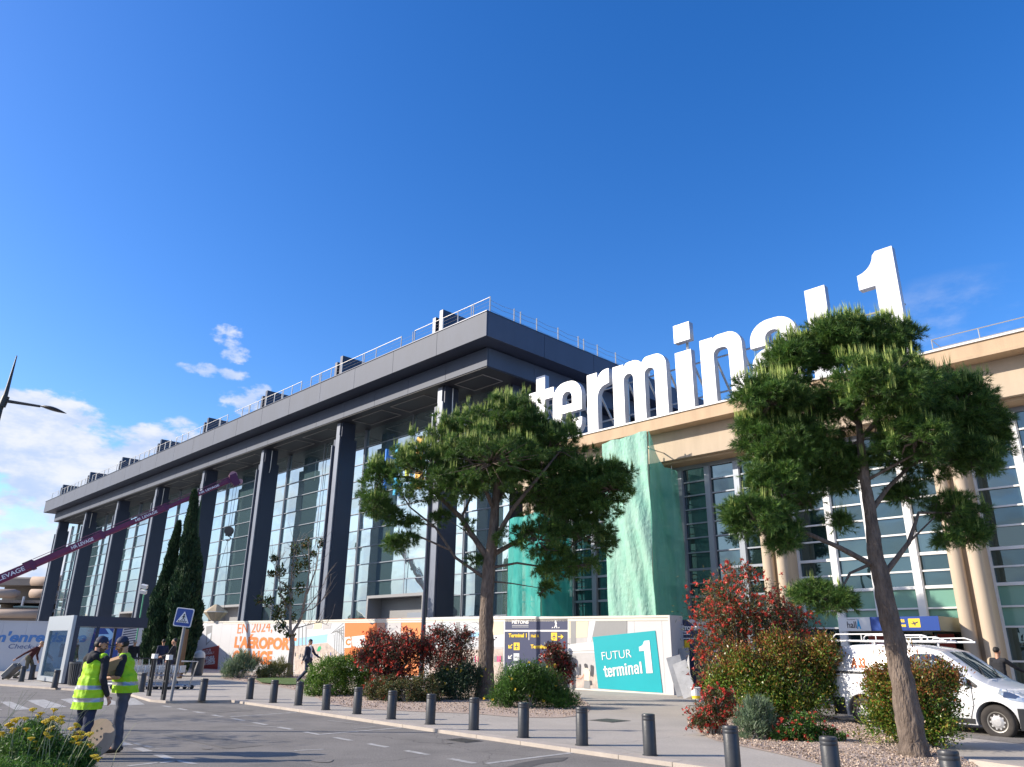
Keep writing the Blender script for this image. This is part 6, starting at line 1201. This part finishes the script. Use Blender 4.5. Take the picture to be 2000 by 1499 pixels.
def person(label, X, Y, az, z=Z1, h=1.75, pose=None, top=m_blackc, bottom=m_navyc, hair=m_hair, voxel=.016, sleeves='long', vest=None, cap=False, beard=False, shirt=None, hood=False, coat=0.0, bands=(), stoop=0.0, headpitch=0.0, headyaw=0.0, hairlong=0.0, group=None):
    s = h/1.75; t = Thing(W0, 'person', label, 'person', X, Y, z, group, rot=-R(az)); t.e.scale = (s, s, s)
    J = {}
    lean = Matrix.Rotation(-stoop, 3, 'X'); H_ = V3(0,0,.93)
    def up_(p): return H_+lean @ (Vector(p)-H_)
    J['chest'] = up_((0,0,1.28)); J['neck'] = up_((0,-.01,1.46)); J['head'] = up_((0,.015,1.61))
    for sd_, sg in (('L',-1),('R',1)):
        J['sh'+sd_] = up_((sg*.185,-.01,1.40)); J['el'+sd_] = up_((sg*.245,-.03,1.12)); J['wr'+sd_] = up_((sg*.25,.05,.87)); J['hip'+sd_] = V3(sg*.09,0,.92); J['kn'+sd_] = V3(sg*.10,.02,.49); J['an'+sd_] = V3(sg*.11,-.02,.09)
    for k, v in (pose or {}).items(): J[k] = Vector(v)
    J['hand'] = {}
    b = MB(); hr = Matrix.Rotation(-headyaw, 3, 'Z') @ Matrix.Rotation(-stoop*.3-headpitch, 3, 'X'); hc = J['head']
    def hp(*p): return hc+hr @ Vector(p)
    # head with brow, nose, cheeks, jaw, ears
    ell(b, hp(0,-.008,.035), (.076,.094,.090), rot=hr); caps(b, hp(0,.035,-.03), hp(0,.045,-.075), .058, .040); caps(b, hp(0,.088,.020), hp(0,.106,-.016), .010, .016); caps(b, hp(-.035,.074,.034), hp(.035,.074,.034), .015, .015)
    caps(b, hp(-.022,.086,-.048), hp(.022,.086,-.048), .010, .010); caps(b, hp(0,.080,-.082), hp(0,.082,-.084), .020, .018)
    for sg in (-1, 1): ell(b, hp(sg*.080,-.006,.005), (.010,.018,.030), rot=hr); caps(b, hp(sg*.038,.062,-.008), hp(sg*.040,.055,-.02), .022, .022)
    caps(b, J['neck']-V3(0,0,.04), hp(0,-.015,-.05), .058, .052); caps(b, up_((0,0,1.0)), J['chest'], .125, .15, e=(1.15,.72), side=(1,0,0)); caps(b, J['shL'], J['shR'], .055, .055); caps(b, J['hipL'], J['hipR'], .115, .115)
    for q in 'LR':
        sg = -1 if q == 'L' else 1
        caps(b, J['sh'+q], J['el'+q], .052, .040); caps(b, J['el'+q], J['wr'+q], .041, .027); caps(b, J['hip'+q], J['kn'+q], .085, .055); caps(b, J['kn'+q], J['an'+q], .056, .036); caps(b, J['an'+q], J['an'+q]+V3(0,.12,-.04), .035, .030)
        # hand: palm, four curled fingers of different length, thumb from the side
        d = (J['wr'+q]-J['el'+q]).normalized(); if_ = V3(0,1,0) if abs(d.y) < .8 else V3(0,0,1); pn = V3(sg,0,0); pn = (pn-d*pn.dot(d)).normalized(); w_ = d.cross(pn).normalized()
        w0 = J['wr'+q]; pc = w0+d*.085; caps(b, w0, pc, .026, .034, e=(1.0,.48), side=w_)
        curl = -pn
        for k, (o_, l_) in enumerate(((-.028,.062),(-.010,.074),(.010,.070),(.027,.052))):
            a0 = pc+w_*o_+d*.012; a1 = a0+(d*.9+curl*.35).normalized()*l_*.55; a2 = a1+(d*.45+curl*.9).normalized()*l_*.5; caps(b, a0, a1, .0095, .0085, n=6); caps(b, a1, a2, .0085, .007, n=6)
        fw = w_ if w_.dot(V3(0,1,0)) > 0 else -w_
        a0 = w0+d*.035+fw*.026; a1 = a0+(d*.6+fw*.7).normalized()*.04; caps(b, a0, a1, .011, .010, n=6); caps(b, a1, a1+(d*.9+curl*.4).normalized()*.03, .010, .008, n=6)
        J['hand'][q] = pc
    body = fuse(b, voxel*.62, 'body', m_skin, t.e, 2)
    for sg in (-1, 1): e_ = MB(); ell(e_, hp(sg*.031,.080,.014), (.011,.008,.007), 8, rot=hr); build('eye', e_, m_eye, body)
    mo = MB(); caps(mo, hp(-.018,.0925,-.048), hp(.018,.0925,-.048), .004, .004, n=6); build('mouth', mo, mat('lips', (0.30,0.10,0.08), .5) if 'lips' not in bpy.data.materials else bpy.data.materials['lips'], body)
    # clothes
    tp = MB(); lo = .90-coat; hz_ = [up_((0,0,.97)) if not coat else V3(0,-.01,.93)]
    caps(tp, up_((0,0,1.0)), J['chest'], .142, .165, e=(1.15,.76), side=(1,0,0)); caps(tp, J['chest'], J['neck']-V3(0,0,.07), .16, .085, e=(1.1,.75), side=(1,0,0)); caps(tp, J['shL'], J['shR'], .068, .068)
    if coat: caps(tp, V3(0,-.01,.93-coat*.5), up_((0,0,1.05)), .150, .145, e=(1.18,.85), side=(1,0,0))
    for q in 'LR':
        caps(tp, J['sh'+q], J['el'+q] if sleeves == 'long' else J['sh'+q].lerp(J['el'+q], .85), .068, .054 if sleeves == 'long' else .062)
        if sleeves == 'long': caps(tp, J['el'+q], J['el'+q].lerp(J['wr'+q], .93), .055, .040)
    if hood: caps(tp, up_((-.07,-.10,1.44)), up_((.07,-.10,1.44)), .055, .055); caps(tp, up_((0,-.11,1.38)), up_((0,-.09,1.46)), .07, .06); caps(tp, up_((-.08,.0,1.47)), up_((-.02,-.09,1.49)), .03, .04); caps(tp, up_((.08,.0,1.47)), up_((.02,-.09,1.49)), .03, .04)
    fuse(tp, voxel, 'jacket' if sleeves == 'long' else 't_shirt', top, t.e, 3, wr=.0022, seed=az)
    tr = MB(); caps(tr, J['hipL'], J['hipR'], .125, .125, e=(1,1)); caps(tr, V3(0,0,.93), up_((0,0,1.02)), .13, .13, e=(1.15,.8), side=(1,0,0))
    for q in 'LR': caps(tr, J['hip'+q], J['kn'+q], .100, .078); caps(tr, J['kn'+q], J['an'+q]+V3(0,0,.02), .078, .066)
    fuse(tr, voxel, 'trousers', bottom, t.e, 3, wr=.003, seed=az+1)
    for q in 'LR': sh_ = MB(); a = J['an'+q]; caps(sh_, a+V3(0,-.04,-.035), a+V3(0,.14,-.045), .045, .042, e=(1.0,.9)); caps(sh_, a+V3(0,0,.02), a+V3(0,.01,-.02), .045, .05); fuse(sh_, voxel, 'shoe', m_shoe, t.e, 2)
    if vest:
        vb = MB(); caps(vb, V3(0,0,vest-.12), V3(0,0,.92), .225, .215, e=(1.18,.92), side=(1,0,0)); caps(vb, V3(0,-.0,.92), up_((0,0,1.05)), .215, .195, e=(1.18,.98), side=(1,0,0)); caps(vb, up_((0,0,1.0)), J['chest'], .185, .180, e=(1.15,.88), side=(1,0,0)); caps(vb, J['chest'], J['neck']-V3(0,0,.10), .172, .10, e=(1.12,.78), side=(1,0,0)); caps(vb, J['shL']+V3(.05,0,.02), J['shR']+V3(-.05,0,.02), .070, .070)
        o = fuse(vb, voxel*.8, 'hi_vis_vest', [m_hivis, m_refl], t.e, 3, wr=.0045, seed=az+2, matfn=lambda c: 1 if any(a_ < c.z < b_ for a_, b_ in bands) else 0)
        bm = bmesh.new(); bm.from_mesh(o.data); 
        bmesh.ops.bisect_plane(bm, geom=bm.verts[:]+bm.edges[:]+bm.faces[:], plane_co=(0,0,vest), plane_no=(0,0,-1), clear_outer=True); bm.to_mesh(o.data); bm.free()
    if shirt: sb = MB(); caps(sb, up_((0,.09,1.06)), up_((0,.105,1.36)), .05, .035, e=(1,.8), side=(1,0,0)); caps(sb, up_((0,.06,1.40)), up_((0,.045,1.46)), .06, .055); fuse(sb, voxel*.8, 'shirt_front', shirt, t.e, 2)
    hb_ = MB(); ell(hb_, hp(0,-.018,.050), (.083,.096,.090), rot=hr)
    if hairlong: caps(hb_, hp(0,-.05,.03), hp(0,-.06,-hairlong), .075, .06)
    hm_ = fuse(hb_, voxel*.7, 'cap' if cap else 'hair', m_cap if cap else hair, t.e, 2)
    inv = hr.inverted(); bm = bmesh.new(); bm.from_mesh(hm_.data)
    dele = [v for v in bm.verts if ((inv @ (v.co-hc)).z < (.045 if cap else .055) and (inv @ (v.co-hc)).y > (.02 if not hairlong else .02)) or (not hairlong and (inv @ (v.co-hc)).z < (-.03 if not cap else .02)) or ((inv @ (v.co-hc)).z < .055-1.2*max(0,-(inv @ (v.co-hc)).y+.02) and (inv @ (v.co-hc)).y > -.03 and not cap)]
    bmesh.ops.delete(bm, geom=dele, context='VERTS'); bm.to_mesh(hm_.data); bm.free()
    if cap:
        pk = MB(); pts = [hp(.072*math.cos(R(a)), .055+.140*math.sin(R(a)), .052-.022*math.sin(R(a))) for a in range(0, 181, 20)]; pk.add(pts+[p+hr @ V3(0,0,.007) for p in pts], [tuple(range(len(pts)-1, -1, -1)), tuple(range(len(pts), 2*len(pts)))]+[(i, (i+1) % len(pts), len(pts)+(i+1) % len(pts), len(pts)+i) for i in range(len(pts))]); build('peak', pk, m_cap, hm_)
        nk = MB(); ell(nk, hp(0,-.03,.0), (.078,.078,.062), rot=hr); q_ = fuse(nk, voxel*.7, 'hair', hair, t.e, 1)
    if beard: bb = MB(); caps(bb, hp(0,.052,-.055), hp(0,.058,-.082), .052, .036); caps(bb, hp(-.048,.03,-.05), hp(-.03,.055,-.08), .020, .020); caps(bb, hp(.048,.03,-.05), hp(.03,.055,-.08), .020, .020); fuse(bb, voxel*.6, 'beard', m_beard, t.e, 1)
    t.J = J; return t
wx, wy = W0.g(147,1486)
person('worker in hi-vis vest and black hoodie, seen from behind, right arm hanging', wx, wy+.05, 22, 0, 1.74, pose={'elR':(.26,-.03,1.12),'wrR':(.27,.10,.88),'elL':(-.25,.02,1.12),'wrL':(-.20,.20,.92),'knL':(-.12,.06,.49),'anL':(-.13,.02,.09),'anR':(.12,-.10,.09),'knR':(.11,-.02,.49)}, top=m_blackc, bottom=m_navyc, voxel=.012, vest=.70, cap=True, beard=True, hood=True, headpitch=.35, headyaw=.85, bands=((.80,.86),(.97,1.03)), stoop=.06)
bx_, by_ = W0.g(222,1472)
person('worker in hi-vis vest and black t-shirt holding a cardboard box to his chest', bx_, by_+.02, -108, 0, 1.76, pose={'elL':(-.27,.10,1.12),'wrL':(-.12,.36,1.08),'elR':(.26,.12,1.12),'wrR':(.12,.36,1.10)}, top=m_blackc, bottom=m_greyc, voxel=.012, sleeves='short', vest=.88, cap=True, beard=True, headpitch=.45, stoop=.20, bands=((.99,1.045),))
m_card = mat('brown cardboard', (0.42,0.26,0.14), .8, noise_amt=.15, nscale=6); m_paper = mat('grey brown paper', (0.36,0.29,0.22), .8, noise_amt=.2, nscale=8)
bc = W0.hit(228,1299,by_-.10); bd = W0.hit(222,1313,by_-.12)
CB = Thing(W0, 'cardboard_box', 'open brown cardboard box carried by the worker on the right', 'box', bc[0], by_-.12, bc[1]-.1)
mb = MB(); mb.obox((bc[0]-.02, by_-.20, bc[1]+.01), .145, .12, .075, (.15,-.35,.5)); CB.part('carton', mb, m_card); CB.part('flap', MB().obox((bc[0]+.10, by_-.20, bc[1]-.06), .06, .005, .055, (.3,.5,.5)).obox((bc[0]+.02, by_-.24, bc[1]-.05), .07, .004, .05, (.2,.2,.3)), m_card)
CB.part('tape', MB().obox((bc[0]-.02, by_-.20, bc[1]+.0865), .012, .09, .0015, (.15,-.35,.5)), m_cream)
mb = MB(); mb.tube([(bd[0]-.08,by_-.20,bd[1]+.02),(bd[0]+.10,by_-.14,bd[1]-.01)], .075, 16); solo(W0, 'paper_roll', mb, m_paper, 'fat grey brown paper roll held under the cardboard box', 'roll', bd[0], by_-.17, bd[1]-.08)
dx_, dz_ = W0.hit(190,1447,12.45); DS = Thing(W0, 'round_board', 'round beige drum end board with holes standing by the legs of the workers', 'board', dx_, 12.45, 0)
q = MB(); q.lathe([(.02,-.012),(.27,-.012),(.27,.012),(.02,.012)], (0,0,0), 32, axis='y'); rm = Matrix.Rotation(R(-8), 3, 'Z') @ Matrix.Rotation(R(-12), 3, 'X'); q.v = [tuple(rm @ Vector(v)+Vector((dx_,12.45,.275))) for v in q.v]
DS.part('disc', q, mat('raw board', (0.42,0.33,0.25), .8, noise_amt=.15, nscale=5)); q = MB()
for a_, b_ in ((-.04,.10),(.05,.02),(.0,-.02),(-.10,-.06),(.02,.13)): q.lathe([(.002,-.0145),(.016,-.0145),(.016,-.0135),(.002,-.0135)], (a_,0,b_), 8, axis='y')
q.v = [tuple(rm @ Vector(v)+Vector((dx_,12.45,.275))) for v in q.v]; DS.part('holes', q, m_black)
sx_, sy_ = W0.g(598,1336,Z1)
person('man in a navy suit and white shirt walking along the planting bed', sx_, sy_, 112, Z1, 1.80, pose={'elR':(.25,.0,1.13),'wrR':(.27,-.08,.90),'elL':(-.24,.12,1.15),'wrL':(-.20,.40,1.02),'knL':(-.10,.16,.50),'anL':(-.10,.26,.09),'knR':(.10,.02,.50),'anR':(.10,-.36,.13)}, top=m_navyc, bottom=m_navyc, shirt=m_shirt, coat=.16, headpitch=.45, voxel=.014)
hx_, hy_ = 2.05, 32.3
person('man in a black suit passing behind the small crimson shrub', hx_, hy_, 88, Z1, 1.78, pose={'knL':(-.10,.18,.50),'anL':(-.10,.22,.09),'anR':(.10,-.32,.12)}, shirt=m_shirt, coat=.12, voxel=.014)
person('man in black at the right edge reaching out past the column', 13.3, 21.6, 70, Z1, 1.74, pose={'elR':(.30,.22,1.22),'wrR':(.34,.48,1.10)}, coat=.1, voxel=.014)
rx_, ry_ = W0.g(48,1328,Z1)
person('bending traveller in a maroon coat pulling a suitcase at far left', rx_, ry_, 80, Z1, 1.72, pose={'elR':(.26,-.12,1.08),'wrR':(.26,-.42,.86),'elL':(-.24,.2,1.02),'wrL':(-.2,.3,.8),'knL':(-.1,.2,.5),'anL':(-.1,.28,.09),'anR':(.1,-.38,.12)}, top=m_maroon, bottom=m_khaki, hair=mat('fair hair', (0.45,0.30,0.16), .6), stoop=.62, coat=.1, voxel=.015)
ca = W0.hit(20,1322,ry_); SC = Thing(W0, 'suitcase', 'dark wheeled suitcase tilted behind the traveller in maroon', 'suitcase', ca[0], ry_-.1, Z1)
mb = MB(); mb.cbox(-.24, .24, -.13, .13, -.33, .33, .04); rm = Matrix.Rotation(R(42), 3, 'Y'); mb.v = [tuple(rm @ Vector((v[1],v[0],v[2]))+Vector((ca[0]+.08,ry_-.1,Z1+.36))) for v in mb.v]; SC.part('shell', mb, m_bin)
hd0 = rm @ Vector((0,0,.33)); hd1 = rm @ Vector((0,0,.75)); SC.part('handle', MB().tube([(ca[0]+.08+hd0.x, ry_-.18, Z1+.36+hd0.z),(ca[0]+.08+hd1.x, ry_-.18, Z1+.36+hd1.z),(ca[0]+.08+hd1.x, ry_-.02, Z1+.36+hd1.z),(ca[0]+.08+hd0.x, ry_-.02, Z1+.36+hd0.z)], .012, 6), m_steel)
for s_ in (-.18, .18): w0 = rm @ Vector((.06,s_,-.36)); SC.part('wheel', MB().lathe([(.01,-.015),(.05,-.015),(.05,.015),(.01,.015)], (ca[0]+.08+w0.x, ry_-.1+s_, Z1+.052), 12, axis='y'), m_blk)
person('grey haired person in a grey green jacket behind the shelter glass', -20.3, 37.2, 95, Z1, 1.74, top=m_green_c, bottom=m_khaki, hair=m_greyhair, hairlong=.02, coat=.1, voxel=.016)
person('white haired person in black standing before the striped poster', -16.6, 35.2, -15, Z1, 1.70, hair=m_greyhair, coat=.1, voxel=.016)
person('person in dark navy standing against the left cypress', -15.85, 36.4, -40, Z1, 1.74, top=m_navyc, voxel=.016)
person('man in black with glasses pushing the end of the trolley row', -13.15, 31.2, -100, Z1, 1.76, pose={'elL':(-.24,.12,1.12),'wrL':(-.16,.36,1.06),'elR':(.24,.12,1.12),'wrR':(.16,.36,1.06),'anR':(.1,-.25,.1)}, coat=.06, voxel=.016)
# ================================================================ white van
r_ = W0.g(1681,1421); f_ = W0.g(1951,1446); VF = Fr(*r_, math.degrees(math.atan2(f_[1]-r_[1], f_[0]-r_[0])))
VN = Thing(VF, 'parked_van', 'small white van with a roof rack parked behind the second pine', 'van', 1.4, .9, 0)
m_van = mat('white van paint', (0.72,0.73,0.75), .25, noise_amt=.05, nscale=1.2, coat=.6); m_vglass = glass_mirror('van glass', (0.7,0.8,0.85), (0.01,0.012,0.014), .30, wob=.003, see=.15); m_plas = mat('dark bumper plastic', (0.035,0.037,0.04), .6, noise_amt=.2, nscale=6)
ZG = .07
prof = [(-.64,1.12),(-.60,1.45),(-.50,1.66),(-.36,1.76),(0,1.80),(.6,1.815),(1.2,1.80),(1.65,1.755),(1.95,1.68),(2.2,1.50),(2.45,1.31),(2.70,1.13),(2.85,1.06),(3.1,.99),(3.35,.90),(3.52,.80),(3.62,.68),(3.66,.55)]
def zr(x):
    for (a, b), (c, d) in zip(prof, prof[1:]):
        if a <= x <= c: return b+(d-b)*(x-a)/(c-a)
    return prof[0][1] if x < prof[0][0] else prof[-1][1]
def half(x):
    Z = zr(x); w = .90
    if x > 2.9: w = .90-.28*((x-2.9)/.76)**2.2
    if x < -.35: w = .90-.10*((-.35-x)/.29)**2
    z3 = min(1.02, Z-.12); cab = max(0, min(1, (Z-1.05)/.5))
    return [(w-.05,.24),(w,.42),(w+.005,.70),(w-.015,z3),(w-.015-.085*cab-.03*(1-cab), z3+(Z-z3)*.62),(w-.16-.06*cab, Z-.025),(w*.5, Z-.004),(0, Z)]
xs_v = [-.64,-.62,-.58,-.5,-.36,-.2,0,.3,.6,.9,1.2,1.5,1.7,1.95,2.2,2.45,2.7,2.85,3.0,3.15,3.3,3.42,3.52,3.6,3.65]
mb = MB(); rings = []
for x in xs_v:
    h = half(x); rings.append([(x, .9-a, b+ZG*0) for a, b in h]+[(x, .9+a, b) for a, b in h[-2::-1]])
n = len(rings[0]); mb.add([p for r_ in rings for p in r_], [(i*n+k, i*n+k+1, (i+1)*n+k+1, (i+1)*n+k)[::-1] for i in range(len(rings)-1) for k in range(n-1)]+[(i*n+n-1, i*n, (i+1)*n, (i+1)*n+n-1)[::-1] for i in range(len(rings)-1)]+[tuple(range(n)), tuple(range(len(rings)*n-1, (len(rings)-1)*n-1, -1))])
vb = VN.part('body', mb, m_van, smooth=False)
WX = (.12, 2.90)
for wx_ in WX:
    for (ya, yb) in ((-.1,.30),(1.5,1.95)):
        cm = MB(); cm.lathe([(.385,ya),(.385,yb)], (wx_,0,.33), 36, axis='y'); c_o = build('cut', cm, m_dark, None, VN.off); C.objects.unlink(c_o)
        b_o = bpy.data.objects.new('b', vb.data)
        for o_ in (c_o, b_o):
            bm = bmesh.new(); bm.from_mesh(o_.data); bmesh.ops.remove_doubles(bm, verts=bm.verts[:], dist=1e-5); bmesh.ops.recalc_face_normals(bm, faces=bm.faces[:]); bm.to_mesh(o_.data); bm.free()
        md = b_o.modifiers.new('b', 'BOOLEAN'); md.operation = 'DIFFERENCE'; md.solver = 'EXACT'; md.object = c_o
        nm_ = baked(b_o, c_o); vb.data = nm_; bpy.data.objects.remove(c_o); bpy.data.objects.remove(b_o)
vb.data.materials.clear(); vb.data.materials.append(m_van); nm_.name = 'body'
bm = bmesh.new(); bm.from_mesh(vb.data)
for f in bm.faces: f.smooth = True
for e in bm.edges:
    if len(e.link_faces) == 2 and e.calc_face_angle(0) > .6: e.smooth = False
bm.to_mesh(vb.data); bm.free()
for p in vb.data.polygons: p.material_index = 0
def yside(x, z):
    h = half(x)
    for (a, b), (c, d) in zip(h, h[1:]):
        if b <= z <= d: return .9-(a+(c-a)*(z-b)/(d-b))
    return .9-h[-1][0]
def patch(pts, off, m, name, parent=None, n=10, mirror=False, thick=0):
    """panel following the van's flank, given by its outline in x,z"""
    me = bmesh.new(); vs = [me.verts.new((x, 0, z)) for x, z in pts]; me.faces.new(vs)
    for _ in range(n):
        pass
    xs1 = [p[0] for p in pts]; zs1 = [p[1] for p in pts]
    for x in np.linspace(min(xs1), max(xs1), n)[1:-1]: bmesh.ops.bisect_plane(me, geom=me.verts[:]+me.edges[:]+me.faces[:], plane_co=(x,0,0), plane_no=(1,0,0))
    for z in np.linspace(min(zs1), max(zs1), 7)[1:-1]: bmesh.ops.bisect_plane(me, geom=me.verts[:]+me.edges[:]+me.faces[:], plane_co=(0,0,z), plane_no=(0,0,1))
    for v in me.verts: v.co.y = yside(v.co.x, v.co.z)-off
    md = bpy.data.meshes.new(name); me.to_mesh(md); me.free(); md.transform(Matrix.Translation(-Vector(VN.off))); md.materials.append(m); o = bpy.data.objects.new(name, md); C.objects.link(o); o.parent = parent or VN.e; return o
dr = patch([(1.22,.98),(1.25,1.50),(1.40,1.60),(1.78,1.60),(2.02,1.50),(2.55,1.06),(2.50,1.0)], .008, m_vglass, 'side_window')
patch([(2.36,1.02),(2.50,1.12),(2.66,1.0),(2.62,.96)], .012, m_plas, 'window_corner')
patch([(-.50,1.14),(-.48,1.20),(.62,1.19),(.62,1.14)], .009, m_plas, 'door_rail')
for q in ([(1.17,.30),(1.17,1.62),(1.185,1.62),(1.185,.30)], [(.55,.75),(.55,1.62),(.562,1.62),(.562,.75)], [(2.40,.30),(2.52,.62),(2.52,.98),(2.535,.98),(2.535,.62),(2.415,.30)]): patch(q, .006, m_plas, 'door_gap')
ws = MB(); rows = []
for k in range(7):
    u = k/6; x = 2.0+(2.70-2.0)*u; row = []
    for j in range(9): v = -1+2*j/8; w_ = .66+.09*u; zz = zr(x)+.012-.05*abs(v)**3; row.append((x-.04*abs(v)**2+.01, .9+v*w_, zz))
    rows.append(row)
ws.add([p for r_ in rows for p in r_], [(i*9+j, i*9+j+1, (i+1)*9+j+1, (i+1)*9+j)[::-1] for i in range(6) for j in range(8)]); VN.part('windscreen', ws, m_vglass, smooth=True)
VN.part('wiper', MB().tube([(2.70,.35,1.17),(2.45,.75,1.345)], .012, 5).tube([(2.70,1.0,1.17),(2.47,1.4,1.33)], .012, 5), m_black)
patch([(3.02,.86),(3.05,.95),(3.18,.955),(3.42,.85),(3.50,.76),(3.44,.72),(3.2,.76)], .010, mat('headlamp glass', (0.55,0.62,0.70), .08, metal=.5), 'headlight')
patch([(3.10,.80),(3.12,.90),(3.22,.90),(3.36,.83),(3.3,.78)], .013, mat('headlamp inner', (0.05,0.08,0.16), .1), 'headlight_bowl')
def wrap(x0, x1, z0, z1, off, m, name):
    xs2 = np.linspace(x0, x1, 12); L1 = [(x, yside(x, .5)-off) for x in xs2]; out_ = L1+[(x, 1.8-y) for x, y in L1[::-1]]
    if x1 > 3: out_ = L1+[(x1+.035, .45),(x1+.045,.9),(x1+.035,1.35)]+[(x, 1.8-y) for x, y in L1[::-1]]
    VN.part(name, MB().slab(out_, z0, z1), m)
wrap(3.30, 3.655, .20, .60, .012, m_plas, 'front_bumper'); wrap(-.66, -.30, .26, .62, .012, m_plas, 'rear_bumper')
patch([(.52,.24),(.50,.36),(2.50,.36),(2.48,.24)], .010, m_plas, 'sill_trim')
patch([(1.9,.60),(1.9,.66),(.55,.66),(.55,.60)], .010, m_plas, 'rub_strip')
hsg = MB()
for wx_ in WX: hsg.lathe([(.05,0),(.383,0),(.383,.28),(.05,.28)], (wx_,.03,.33), 24, axis='y')
for wx_ in WX: VN.part('wheel_housing', MB().box(wx_-.37, wx_+.37, .29, .30, .2, .69), m_dark)
m_tyre = mat('dusty tyre', (0.045,0.04,0.037), .9, noise_amt=.3, nscale=9); m_rim = mat('grey steel rim', (0.30,0.29,0.27), .5, metal=.4, noise_amt=.2, nscale=8); m_hub = mat('silver wheel trim', (0.50,0.50,0.51), .35, metal=.4, noise_amt=.1, nscale=6)
for wx_ in WX:
    for yy, sg in ((.035,1),(1.765,-1)):
        a = lambda v: yy+sg*v
        wt = VN.part('wheel', MB().lathe([(.19,a(.02)),(.205,a(0)),(.27,a(-.008)),(.305,a(.0)),(.322,a(.03)),(.325,a(.08)),(.322,a(.16)),(.30,a(.19)),(.19,a(.19))], (wx_,0,.325), 36, axis='y'), m_tyre, smooth=True)
        VN.part('rim', MB().lathe([(.02,a(.05)),(.15,a(.05)),(.175,a(.02)),(.198,a(.012)),(.200,a(.03)),(.02,a(.09))], (wx_,0,.325), 32, axis='y'), m_rim, parent=wt)
        hc_ = MB(); hc_.lathe([(.01,a(-.004)),(.07,a(-.002)),(.11,a(.012)),(.135,a(.03)),(.02,a(.045))], (wx_,0,.325), 28, axis='y')
        for k in range(10): t_ = 2*math.pi*k/10; hc_.box(wx_+.130*math.cos(t_)-.016, wx_+.130*math.cos(t_)+.016, min(a(.012),a(.03)), max(a(.012),a(.03)), .325+.130*math.sin(t_)-.016, .325+.130*math.sin(t_)+.016)
        VN.part('hubcap', hc_, m_hub, parent=wt)
rk_ = MB()
for y in (.20, 1.60):
    rk_.tube([(-.62,y,1.86),(-.60,y,1.87),(2.05,y,1.86),(2.12,y,1.86)], .022, 8); rk_.tube([(-.52,y,1.87),(-.50,y,1.97),(-.44,y,2.02),(.95,y,2.02),(1.05,y,1.99),(1.10,y,1.87)], .017, 8); rk_.tube([(1.15,y,1.87),(1.20,y,1.94),(1.9,y,1.95),(2.05,y,1.90),(2.08,y,1.86)], .015, 8)
    for x in (.2,.55,.9,1.35,1.6): rk_.tube([(x,y,1.87),(x,y,2.01 if x < 1 else 1.945)], .013, 6)
    for x in (-.3,.5,1.3): rk_.tube([(x,y,1.78),(x,y,1.87)], .02, 6)
for x in (-.55,-.1,.35,.8,1.25,1.7): rk_.tube([(x,.2,1.885),(x,1.6,1.885)], .016, 6)
VN.part('roof_rack', rk_, m_white)
mr_ = MB(); ell(mr_, (2.42,-.06,1.08), (.06,.10,.085)); mr_.box(2.40, 2.45, -.0, .1, 1.0, 1.05); VN.part('wing_mirror', mr_, m_van, smooth=True)
vh = VF.hit(1664,1303,.06); vq = VF.hit(1692,1302,.06); vt = VF.hit(1664,1285,.06)
lt_ = text('A 33', (vt[1]-vh[1])/.72, vh[0], .03, vh[1], m_orl, VN.e, VN.off, bold=.02, ext=.001, target=vq[0]-vh[0])
for v in lt_.data.vertices: v.co.y = yside(v.co.x+VN.off[0], v.co.z+VN.off[2])-.008-VN.off[1]
for k, (sx0, col_) in enumerate(((.85,m_blackc),(.85,m_blackc))):
    y_ = .5+.8*k; st_ = MB(); st_.cbox(1.62, 1.78, y_-.23, y_+.23, .5, 1.25, .05); st_.cbox(1.65, 1.76, y_-.12, y_+.12, 1.27, 1.45, .04); VN.part('seat', st_, m_plas)
